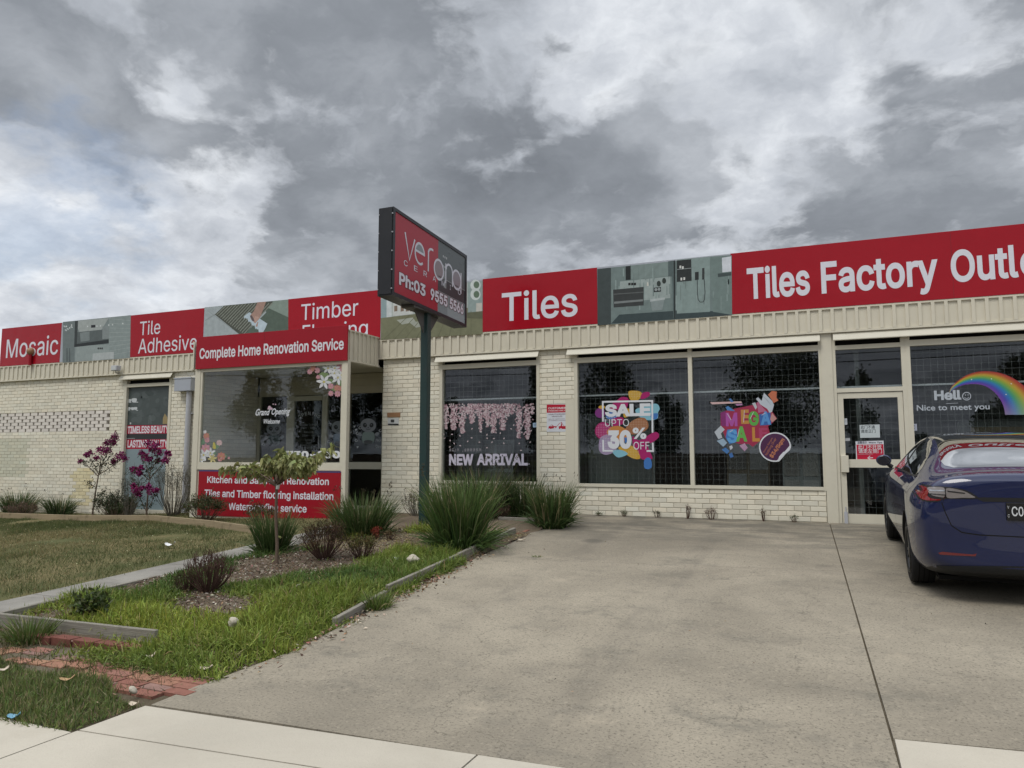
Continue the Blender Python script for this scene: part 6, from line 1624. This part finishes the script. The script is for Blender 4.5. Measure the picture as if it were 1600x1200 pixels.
# shrubs
def shrub(loc, h, r, label, cat='shrub', nt=40, nl=500, twig='bark', leafcol=(.05, .06, .02), llen=.03, up=1., name='shrub', spread=.9, bare=0., tc=None, lw=.5, group=None):
    t = thing(name, loc, label, cat, group); L0 = np.array(loc); m = MB(); Pp = []; Dd = []
    for i in range(nt):
        a = rng.uniform(0, 2 * np.pi); o = rng.random() ** .6 * spread; e = L0 + np.array([r * o * np.cos(a), r * o * np.sin(a), h * (1 - .35 * o ** 2) * rng.uniform(.65, 1.05)])
        s0 = L0 + np.array([r * .12 * np.cos(a), r * .12 * np.sin(a), -.02]); md = (s0 + e) / 2 + np.array([r * .10 * np.cos(a), r * .1 * np.sin(a), 0]) + rng.normal(0, r * .05, 3)
        m.tube([s0, md, e], [.006, .0045, .002], 4, cap=False)
        for k in range(3):
            f = rng.uniform(.4, .9); p = md + (e - md) * f; e2 = p + (e - p) * .3 + rng.normal(0, r * .13, 3) + np.array([0, 0, h * .12]); m.tube([p, e2], [.003, .0015], 3, cap=False)
            if rng.random() > bare:
                for j in range(max(1, nl // (nt * 3))): ff = rng.uniform(.1, 1.1); Pp.append(p + (e2 - p) * ff + rng.normal(0, llen * .6, 3)); Dd.append(rng.normal(0, 1, 3) + np.array([0, 0, up]))
    m.build('twigs', twig, t)
    if Pp:
        n = len(Pp); C = jit(leafcol, n, .28, .1)
        if tc is not None: k = rng.random(n) < .35; C[k] = jit(tc, k.sum(), .25, .1)
        npmesh('foliage', *leaves(np.array(Pp), np.array(Dd), rng.uniform(.6, 1.3, n) * llen, rng.uniform(.6, 1.2, n) * llen * lw, C), 'leaf', t)
    return t
solid('twig_red', (.085, .050, .040), .85, .1, .3, 30); solid('twig_grey', (.15, .135, .11), .85, .1, .3, 30)
l, h, s_ = sized(325, 934, 872, 44); l = (l[0], l[1], bz1(l[0], l[1])); shrub(l, h * 1.02, s_, 'bare brown twiggy shrub with a little green at its left foot', nt=95, nl=10, twig='twig_red', bare=.93, leafcol=(.08, .05, .035))
shrub((l[0] - .24, l[1] - .05, l[2]), h * .48, s_ * .55, 'low yellow green sprig growing at the left foot of the bare shrub', nt=40, nl=600, leafcol=(.065, .07, .018), llen=.03, up=1.5, twig='twig_red', lw=.25)
l, h, s_ = sized(505, 884, 828, 46); l = (l[0], l[1], bz1(l[0], l[1])); shrub(l, h, s_, 'brown and olive rounded shrub between sapling and grassy clump', nt=90, nl=2400, twig='twig_red', leafcol=(.075, .065, .022), tc=(.12, .065, .035), llen=.032, up=1.4, lw=.3)
shrub((l[0] + .42, l[1] + .25, l[2]), h * .62, s_ * .6, 'small yellow green shrub touching the brown olive one', nt=45, nl=1300, twig='twig_red', leafcol=(.10, .10, .025), tc=(.14, .11, .035), llen=.032, up=1.4, lw=.3)
l, h, s_ = sized(588, 850, 834, 10); shrub((l[0], l[1], bz1(l[0], l[1])), h, s_ * 1.1, 'tiny bright red leaved plant left of the pole', 'plant', nt=14, nl=300, leafcol=(.24, .045, .025), llen=.03, up=.8, name='red_plant', twig='twig_red')
shrub((l[0] + .22, l[1], bz1(l[0], l[1])), h * .8, s_ * 1.4, 'small brown plant right beside the red leaved one', 'plant', nt=16, nl=260, leafcol=(.11, .075, .03), llen=.025, name='brown_plant', twig='twig_red')
shrub((-11.55, 11.5, .28), .52, .48, 'dense green bush at the left foot of the red service sign', nt=60, nl=2600, leafcol=(.050, .068, .022), tc=(.085, .075, .03), llen=.042, twig='bark')
shrub((-10.0, 11.35, .28), .42, .32, 'reddish small bush before the red service sign, behind the sapling clump', nt=40, nl=1000, leafcol=(.085, .050, .025), tc=(.10, .09, .03), llen=.035, twig='twig_red')
shrub((-13.55, 12.55, .24), 1.25, .62, 'airy grey green bush in front of the downpipe', nt=75, nl=1700, leafcol=(.10, .11, .080), llen=.032, twig='twig_grey', lw=.3)
shrub((-14.5, 12.2, .22), 1.05, .36, 'tall thin dark shrub between the poster window and the airy bush', nt=40, nl=900, leafcol=(.045, .055, .035), llen=.036, twig='twig_grey', lw=.4)
shrub((-14.9, 12.15, .2), .55, .55, 'dark low bush under the second pink flowering tree', nt=50, nl=1700, leafcol=(.035, .050, .022), llen=.045)
shrub((-18.35, 12.35, .13), .30, .42, 'low pinkish mound plant at the foot of the left wall', 'plant', nt=50, nl=1700, leafcol=(.16, .10, .075), tc=(.08, .08, .035), llen=.03, name='mound_plant')
shrub((-7.0, 12.2, .42), .55, .42, 'dry brown twiggy shrub against the bricks left of the pole', nt=60, nl=700, twig='twig_grey', leafcol=(.14, .11, .05), tc=(.08, .08, .03), llen=.035, up=1.2, bare=.3)
shrub((-5.35, 11.95, .42), .35, .35, 'dark brown low shrub behind the short step sleeper', nt=40, nl=700, twig='twig_red', leafcol=(.09, .055, .03), llen=.03)
# weeds
def weed(px, py, ytop, hw, label, col=(.06, .085, .025), n=60, broad=False, name='weed', twig='bark', Y=None):
    if Y is None: p = gp(px, py); l = tuple(p)
    else: x = XZ(px, py, Y)[0]; l = (x, Y, g1(x, Y))
    k = mpp(l); h, s_ = (py - ytop) * k, hw * k
    return shrub(l, h, s_, label, 'weed', nt=max(7, n // 8), nl=n * 6, leafcol=col, llen=.055 if broad else .025, name=name, twig=twig, up=.6, lw=.55 if broad else .3, group='weeds')
weed(150, 974, 925, 32, 'leafy broad weed in the front bed behind the pale sleeper', n=70, broad=True)
weed(935, 805, 800, 7, 'tiny green weed at the wall foot under the sale window, leftmost', n=30, Y=13.22)
weed(975, 805, 796, 6, 'small grassy weed at the wall foot below the sale lettering', n=30, Y=13.22)
weed(1026, 808, 798, 6, 'small dark weed at the wall foot left of the window mullion', (.05, .05, .025), n=30, Y=13.22)
weed(1074, 809, 786, 8, 'thin dry reddish weed at the wall foot below the window mullion', (.12, .07, .05), n=22, twig='twig_red', Y=13.2)
weed(1112, 810, 792, 15, 'wide dry reddish weed at the wall foot right of the mullion', (.12, .07, .05), n=30, twig='twig_red', Y=13.2)
weed(1193, 813, 794, 6, 'thin brown weed at the wall foot near the facade post', (.10, .07, .04), n=20, twig='twig_red', Y=13.2)
weed(1241, 815, 804, 6, 'small weed in the corner by the facade post', n=24, Y=13.2)
def tuft(px, py, h, r, n, label, col=(.075, .12, .03)):
    p = gp(px, py); l = (p.x, p.y, p.z); strap(l, h, r, n, label, col, (.13, .18, .05), .009, 'grass tufts', .12)
tuft(45, 1000, .26, .28, 120, 'long grass tuft growing over the pale sleeper near the brick edging')
tuft(840, 870, .05, .10, 40, 'tiny grass tuft in the cross joint of the driveway')
tuft(445, 880, .14, .22, 110, 'bright short tuft at the foot of the sapling clump', (.085, .13, .03))
tuft(700, 862, .18, .25, 150, 'light green tuft spilling toward the driveway below the largest clump', (.085, .13, .03))
tuft(590, 950, .20, .22, 130, 'tuft bending over the half buried sleeper', (.10, .15, .03))

# ------------------------------------------------------------------ grass cover
def inpoly(x, y, poly):
    c = np.zeros(len(x), bool); n = len(poly); j = n - 1
    for i in range(n):
        xi, yi = poly[i]; xj, yj = poly[j]
        m = ((yi > y) != (yj > y)) & (x < (xj - xi) * (y - yi) / (yj - yi + 1e-12) + xi); c ^= m; j = i
    return c
def noise2(X, Y, s, seed=0):
    r = np.random.default_rng(seed); o = np.zeros_like(X)
    for k in range(7):
        a = r.uniform(0, 2 * np.pi); f = s * r.uniform(.6, 1.9); o += np.sin((X * np.cos(a) + Y * np.sin(a)) * f + r.uniform(0, 6.28))
    return o / 2.6
def cover(name, X, Y, Z, hl, w, lean, C, T, seg=2, droop=(.1, .5), mat='blade'):
    n = len(X); a = rng.uniform(0, 2 * np.pi, n); ln = np.abs(rng.normal(0, lean, n))
    D = np.stack([np.cos(a) * ln, np.sin(a) * ln, np.ones(n)], 1)
    o = npmesh(name, *blades(np.stack([X, Y, Z], 1), D, hl, w, rng.uniform(*droop, n), C, seg, T), mat)
    return tag(o, kind='stuff')
N = 330000
d_ = rng.random(N) ** .75; X = -8.02 - d_ * 13.5; Y = rng.uniform(3.9, 12.9, N)
edge = np.interp(X, [-21, -15.6, -12.8, -8.2], [11.9, 11.58, 11.36, 9.78])
keep = (Y < edge - .03) | (rng.random(N) < .16)
X, Y = X[keep], Y[keep]; n = len(X)
thin = noise2(X, Y, 2.3, 41) > rng.uniform(.55, 1.3, n); X, Y = X[~thin], Y[~thin]; n = len(X)
dry = np.clip(.42 + .5 * noise2(X, Y, .9, 1) + .45 * np.exp(-((X + 11.5) / 3.2) ** 2 - ((Y - 7.6) / 1.6) ** 2) - .35 * (Y > 9.6) - .5 * (X > -8.9), 0, 1)
mixd = (rng.random(n) < dry * .72)
C = jit((.082, .098, .034), n, .25, .08); C[mixd] = jit((.22, .178, .085), mixd.sum(), .2, .06)
T = C * 1.25
hl = rng.uniform(.025, .06, n) * (1 + .5 * (X > -8.6)) * (1 - .25 * mixd) * (1 + .9 * (noise2(X, Y, 4.5, 51) > .85))
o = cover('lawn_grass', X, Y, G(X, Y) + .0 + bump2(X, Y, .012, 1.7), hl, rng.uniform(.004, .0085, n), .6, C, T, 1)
# small yellow-white flowers in the lawn
n = 260; X = rng.uniform(-17, -8.3, n); Y = rng.uniform(5.5, 11.2, n)
o = npmesh('clover_flowers', *leaves(np.stack([X, Y, G(X, Y) + .06], 1), rng.normal(0, 1, (n, 3)), rng.uniform(.012, .022, n), rng.uniform(.012, .02, n), jit((.50, .48, .28), n, .15)), 'leaf'); tag(o, kind='stuff')
# lush grass of the bed, along the driveway and over the front sleeper
N = 150000
X = rng.uniform(-7.3, -3.86, N); Y = rng.uniform(4.0, 10.6, N)
ledge = np.interp(Y, [3.6, 4.1, 5, 6.7, 8.3, 10.4, 13.3], [-4.06, -4.1, -3.98, -4.13, -4.26, -4.37, -4.42])
dist = ledge - X                                        # metres from the driveway edge
lush = np.exp(-((dist - .45) / .85) ** 2) * np.clip((9.2 - Y) / 1.0, 0, 1)
lush = np.maximum(lush, .95 * np.exp(-((Y - 5.0) / .65) ** 2) * (X > -6.3))
lush = np.maximum(lush, .55 * np.clip((7.3 - Y) / 1.5, 0, 1))
lush = np.maximum(lush, .5 * np.exp(-((X + 6.9) / .35) ** 2) * (Y < 7.5))
bare = np.exp(-(((X + 6.15) / .70) ** 2 + ((Y - 7.75) / .55) ** 2)) + .9 * np.exp(-(((X + 5.6) / .5) ** 2 + ((Y - 5.75) / .28) ** 2)) + .7 * np.exp(-(((X + 6.2) / .45) ** 2 + ((Y - 6.1) / .2) ** 2)) + np.exp(-(((X + 5.6) / 1.2) ** 2 + ((Y - 9.6) / .75) ** 2))
dens = np.clip(lush * 1.25 + .06 + .55 * noise2(X, Y, 3.6, 4) - bare * 1.1, 0, 1)
front = (Y < 4.72); dens[front] = np.clip(1.1 - np.abs(X[front] + 4.75) / 1.0, 0, 1) * np.clip((Y[front] - 4.12) / .15, 0, 1)
ok = (rng.random(N) < dens) & (dist > -.05 - .09 * noise2(X, Y, 6, 9))
X, Y, dens, dist = X[ok], Y[ok], dens[ok], dist[ok]; n = len(X)
br = np.clip(.45 + .4 * noise2(X, Y, 1.6, 6) + .45 * np.exp(-((Y - 5.0) / .6) ** 2) - .2 * (Y > 6.6) * (Y < 7.4), 0, 1)[:, None]
C = jit((.070, .125, .032), n, .22, .08) * (1 - br) + jit((.20, .25, .046), n, .22, .07) * br
k = rng.random(n) < .05; C[k] = jit((.24, .20, .10), k.sum(), .2)
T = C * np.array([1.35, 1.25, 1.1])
Z = np.where(Y > 4.7, bedz(X, Y), np.maximum(G(X, Y) - .01, 0.0))
hl = rng.uniform(.05, .15, n) * (.5 + .5 * dens) * (1 + .35 * br[:, 0]) * (1 + .3 * noise2(X, Y, 7, 21)).clip(.5, 1.5)
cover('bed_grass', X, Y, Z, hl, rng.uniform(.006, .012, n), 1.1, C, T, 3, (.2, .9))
# nature strip by the footpath, front left
N = 42000
X = rng.uniform(-8.2, -4.08, N); Y = rng.uniform(3.06, 4.3, N)
top = np.interp(X, [-8, -5.6, -5.0, -4.5, -4.1], [4.3, 3.93, 3.86, 3.78, 3.66])
ok = (Y < top + .06 * noise2(X, Y, 5, 3)) & (Y > 3.10 + .035 * noise2(X, Y * 0, 7, 2)) & ((X < -4.13) | (Y > 3.6))
X, Y = X[ok], Y[ok]; n = len(X)
C = jit((.115, .150, .045), n, .30, .09); k = rng.random(n) < .20; C[k] = jit((.24, .20, .11), k.sum(), .22)
hl = rng.uniform(.025, .085, n) * (.75 + .35 * noise2(X, Y, 4, 8).clip(-1, 1))
cover('verge_grass', X, Y, np.full(n, -.012), np.abs(hl) + .02, rng.uniform(.004, .008, n), .6, C, C * 1.2, 2, (.1, .6))
N = 60000                     # thin growth between bricks and behind the edging, and beyond the wall garden
X = np.concatenate([rng.uniform(-8.0, -4.2, 14000), rng.uniform(-19, -8.2, 26000)]); Y = np.concatenate([rng.uniform(3.75, 4.7, 14000), rng.uniform(9.9, 13.1, 26000)])
edge = np.interp(X, [-21, -15.6, -12.8, -8.2], [11.9, 11.58, 11.36, 9.78]); ok = (X > -8) & (rng.random(len(X)) < .35 * (X < -6.2) + .10 + .25 * (noise2(X, Y, 6, 31) > .35)) | (X < -8) & (Y > edge + .05) & (rng.random(len(X)) < .75) & ((Y < 11.95) | (X < -12.7))
X, Y = X[ok], Y[ok]; n = len(X); C = jit((.060, .072, .024), n, .25, .1); k = rng.random(n) < .3; C[k] = jit((.19, .15, .08), k.sum(), .2)
cover('wall_garden_grass', X, Y, G(X, Y) - .005, rng.uniform(.03, .09, n), rng.uniform(.004, .008, n), .7, C, C * 1.2, 1)
# wood chips and straw of the bed
N = 26000
X = rng.uniform(-7.2, -4.25, N); Y = rng.uniform(4.8, 10.9, N); n = N
D = rng.normal(0, 1, (n, 3)); D[:, 2] *= .25
k = (Y > 8.7) & (rng.random(n) < .75)
C = jit((.155, .105, .075), n, .35, .1); q = rng.random(n) < .25; C[q] = jit((.36, .32, .26), q.sum(), .25, .05); C[k] = jit((.32, .26, .14), k.sum(), .25, .06)
L = rng.uniform(.012, .05, n); L[k] *= 1.7
o = npmesh('bark_mulch', *leaves(np.stack([X, Y, bedz(X, Y) + rng.uniform(.0, .02, n)], 1), D, L, np.where(k, .006, rng.uniform(.006, .02, n)), C), 'litter'); tag(o, kind='stuff')
# dry leaves gathered along the sleeper and the driveway edge
N = 1500
Y = rng.uniform(4.2, 10.3, N); led = np.interp(Y, [3.6, 4.1, 5, 6.7, 8.3, 10.4, 13.3], [-4.06, -4.1, -3.98, -4.13, -4.26, -4.37, -4.42])
X = led + np.abs(rng.normal(.05, .10, N)) - .04; ok = rng.random(N) < (.2 + .8 * np.exp(-((Y - 7.6) / .9) ** 2) + .35 * np.exp(-((Y - 5.9) / .6) ** 2)); X, Y = X[ok], Y[ok]; n = len(X)
D = rng.normal(0, 1, (n, 3)); D[:, 2] *= .3
C = jit((.24, .155, .10), n, .35, .1); q = rng.random(n) < .3; C[q] = jit((.46, .39, .31), q.sum(), .2, .05); q = rng.random(n) < .2; C[q] = jit((.09, .06, .045), q.sum(), .2)
o = npmesh('fallen_leaves', *leaves(np.stack([X, Y, G(X, Y) + rng.uniform(.004, .02, n)], 1), D, rng.uniform(.025, .06, n), rng.uniform(.012, .028, n), C), 'litter'); tag(o, kind='stuff')
n = 170; X = np.concatenate([rng.uniform(-3.9, 3, 90), rng.uniform(-6.6, -4.0, 80)]); Y = np.concatenate([rng.uniform(4.2, 13, 90), rng.uniform(3.1, 5.0, 80)]); D = rng.normal(0, 1, (n, 3)); D[:, 2] *= .2
o = npmesh('scattered_litter', *leaves(np.stack([X, Y, G(X, Y) + .02 + .03 * (X < -4)], 1), D, rng.uniform(.012, .03, n), rng.uniform(.006, .014, n), jit((.20, .15, .10), n, .5)), 'litter'); tag(o, kind='stuff')

# ------------------------------------------------------------------ small things lying about
def rock(px, py, w, h, label, name='rock', mat='rock', dz=.0, rot=0.):
    p = gp(px, py); bmx = bmesh.new(); bmesh.ops.create_icosphere(bmx, subdivisions=3, radius=1)
    r = random.Random(px)
    off = [r.uniform(0, 9) for _ in range(3)]
    for v in bmx.verts:
        c = v.co; k = 1 + .13 * math.sin(c.x * 3 + off[0]) + .10 * math.sin(c.y * 4 + off[1]) + .09 * math.sin(c.z * 5 + off[2])
        v.co = Vector((c.x * k * w / 2, c.y * k * w / 2.6, c.z * k * h / 2))
    me = bpy.data.meshes.new(name); bmx.to_mesh(me); bmx.free(); me.materials.append(MATS[mat]); me.polygons.foreach_set('use_smooth', [True] * len(me.polygons))
    o = link(bpy.data.objects.new(name, me)); z = bz1(p.x, p.y) if p.x < -4.25 and p.y > 4.7 else p.z
    o.location = (p.x, p.y, z + h * .38 + dz); o.rotation_euler = (0, R(rot), R(px % 90)); return tag(o, label, 'rock')
rock(363, 994, .10, .085, 'pale lumpy rock in the lush grass near the driveway corner', dz=.05, rot=25)
rock(645, 893, .16, .12, 'brownish rock lying by the sleeper at the driveway edge', dz=.03)
rock(207, 1088, .055, .05, 'small pale stone in the verge grass by the footpath', dz=.02, rot=40)
solid('paper_white', (.72, .72, .72), .7, .2); solid('wrap_blue', (.16, .34, .45), .4, .4); solid('leaf_tan', (.40, .27, .15), .8, .1); solid('leaf_pale', (.52, .45, .35), .8, .1)
def scrap(px, py, w, l, mat, label, name, cat, rot=0., z=.0, curl=.25):
    """curled scrap: a small bent sheet with thickness"""
    p = gp(px, py); m = MB(); n = 8; top = []; bot = []
    for i in range(n + 1):
        t = i / n - .5; hw = w / 2 * math.sqrt(max(.06, 1 - (2 * t) ** 2)) * (1 + .15 * math.sin(i * 2.1))
        zz = curl * l * (2 * t) ** 2 + .008
        top += [(t * l, -hw, zz), (t * l, 0, zz - .2 * w), (t * l, hw, zz + .12 * w * math.sin(i))]
    vs = top + [(x, y, q - .002) for x, y, q in top]; k = len(top); f = []
    for i in range(n):
        for j in range(2):
            a = i * 3 + j; f += [(a, a + 1, a + 4, a + 3), (k + a + 3, k + a + 4, k + a + 1, k + a)]
    m.add(vs, f, smooth=True); o = m.build(name, mat); o.location = (p.x, p.y, p.z + z + .2 * w); o.rotation_euler = (R(12), R(-8), R(rot)); return tag(o, label, cat)
scrap(266, 857, .09, .16, 'paper_white', 'crumpled white paper scrap lying on the lawn', 'paper_scrap', 'litter', 20, .03)
scrap(22, 1127, .045, .075, 'wrap_blue', 'small blue wrapper at the edge of the footpath', 'wrapper', 'litter', 30, .015, .2)
scrap(621, 888, .035, .11, 'paper_white', 'white paper scrap in the grass beside the brownish rock', 'paper_scrap', 'litter', -30, .10)
GL = 'large dry leaves near the footpath'
scrap(235, 1034, .035, .08, 'leaf_pale', 'pale dry leaf on the grass above the red paving bricks', 'dry_leaf', 'leaf', 60, .03, .3)
scrap(105, 1076, .035, .10, 'leaf_tan', 'tan dry leaf on the verge grass below the red paving bricks', 'dry_leaf', 'leaf', 35, .05, .2)
scrap(5, 1060, .035, .07, 'leaf_pale', 'pale dry leaf on the verge grass at the picture edge', 'dry_leaf', 'leaf', 70, .05, .2)
scrap(210, 1106, .04, .07, 'leaf_pale', 'pale dry leaf on the driveway corner by the verge grass', 'dry_leaf', 'leaf', 10, .01, .2)
scrap(322, 1049, .04, .10, 'leaf_pale', 'pale dry leaf where paving bricks meet the driveway', 'dry_leaf', 'leaf', 25, .01, .15)
scrap(815, 846, .05, .12, 'leaf_pale', 'pale dry leaf on the concrete beside the sleeper end', 'dry_leaf', 'leaf', 5, .01, .1)

# ------------------------------------------------------------------ across the road, seen mirrored in the windows
def mirr(x, y, Yt): return XZ(x, y, 2 * (DW + .065) - Yt)
def street_tree(px, ytop, hw, Yt, label, dense=1., col=(.030, .042, .018), low=.35):
    x, zt = mirr(px, ytop, Yt); k = mpp((x, 2 * DW - Yt, 3)); r = hw * k; h = zt + .15
    t = thing('street_tree', (x, Yt, -.15), label, 'tree', 'trees across the road')
    m = MB(); top = h * .62
    tr = [Vector((x, Yt, -.2)), Vector((x + .1, Yt, top * .4)), Vector((x - .1, Yt + .1, top))]
    m.tube(tr, [.035 * h, .026 * h, .012 * h], 9)
    cl = []
    for i in range(int(26 * dense)):
        a = rng.uniform(0, 2 * np.pi); o = rng.random() ** .5; zz = rng.uniform(low, .98)
        rr_ = r * o * math.sqrt(max(.08, 1 - (2 * (zz - low) / (1 - low) - .9) ** 2 * .8))
        c = np.array([x + rr_ * np.cos(a), Yt + rr_ * np.sin(a), zz * h]); cl.append(c)
        if i % 3 == 0: m.tube([tr[1].lerp(tr[2], rng.uniform(.2, 1)), Vector(c)], [.010 * h, .003 * h], 5, cap=False)
    m.build('trunk', 'bark', t)
    n = int(190 * len(cl)); ci = np.array(cl)[rng.integers(0, len(cl), n)]
    Pp = ci + rng.normal(0, 1, (n, 3)) * np.array([r * .17, r * .17, h * .055])
    npmesh('crown', *leaves(Pp, rng.normal(0, 1, (n, 3)), rng.uniform(.14, .34, n), rng.uniform(.08, .18, n), jit(col, n, .3, .1)), 'leaf', t)
for a in [(948, 566, 42, -19, 'broad dark tree across the road mirrored in the sale window', 1.3), (1215, 540, 78, -21, 'largest spreading tree across the road mirrored in the mega sale window', 1.7), (838, 566, 20, -18, 'tall narrow tree across the road mirrored at the right of the blossom window', 1.),
          (440, 592, 34, -20, 'tree across the road mirrored low in the porch window', 1.), (515, 588, 32, -21, 'tree across the road mirrored at the right of the porch window', 1.1), (1600, 572, 36, -20, 'tree across the road mirrored above the parked car', 1.2), (1555, 640, 26, -24, 'low tree across the road mirrored beside the rainbow', .9),
          (1335, 592, 30, -26, 'small tree across the road mirrored in the glass over the door', .8), (705, 634, 18, -24, 'small tree across the road mirrored left in the blossom window', .6), (1040, 625, 26, -23, 'round tree across the road mirrored beside the window mullion', .9), (1440, 690, 24, -25, 'small round tree across the road mirrored behind the car roof', .7), (590, 600, 40, -22, 'dark tree across the road mirrored in the entry glass', 1.), (240, 615, 45, -22, 'dark tree across the road mirrored in the poster window', 1.)]:
    street_tree(*a)
t = thing('boundary_fence', (0, -15, -.1), 'long dark paling fence across the road mirrored low in the windows', 'fence')
m = MB()
for i in range(150): m.box(-30 + i * .4, -30 + i * .4 + .385, -15, -14.975, -.1, 1.75 + .02 * math.sin(i * 3.3))
m.build('palings', 'bark', t)
m = MB(); m.box(-30, 30, -15.06, -15.001, .3, .38); m.box(-30, 30, -15.06, -15.001, 1.35, 1.43); m.build('rails', 'bark', t)
# street power line
for Yt, y, lb in [(-10.5, 580, 'upper'), (-10.2, 590, 'lower')]:
    x, z = mirr(765, y, Yt); t_ = MB(); t_.tube([(-40 + i * 4, Yt, z + .8 * ((i - 10) / 10) ** 2) for i in range(21)], .022, 5)
    o = t_.build('power_line', 'wire_dark'); tag(o, lb + ' black overhead power line along the far kerb of the road', 'power line')
for X_ in (-40, 40):
    o = MB(); o.tube([(X_, -10.35, -.2), (X_, -10.35, 9)], [.17, .12], 10); o.box(X_ - .06, X_ + .06, -11.3, -9.4, 8.2, 8.32)
    tag(o.build('power_pole', 'bark_pale'), 'timber power pole carrying the overhead lines, ' + ('left end' if X_ < 0 else 'right end'), 'power pole')
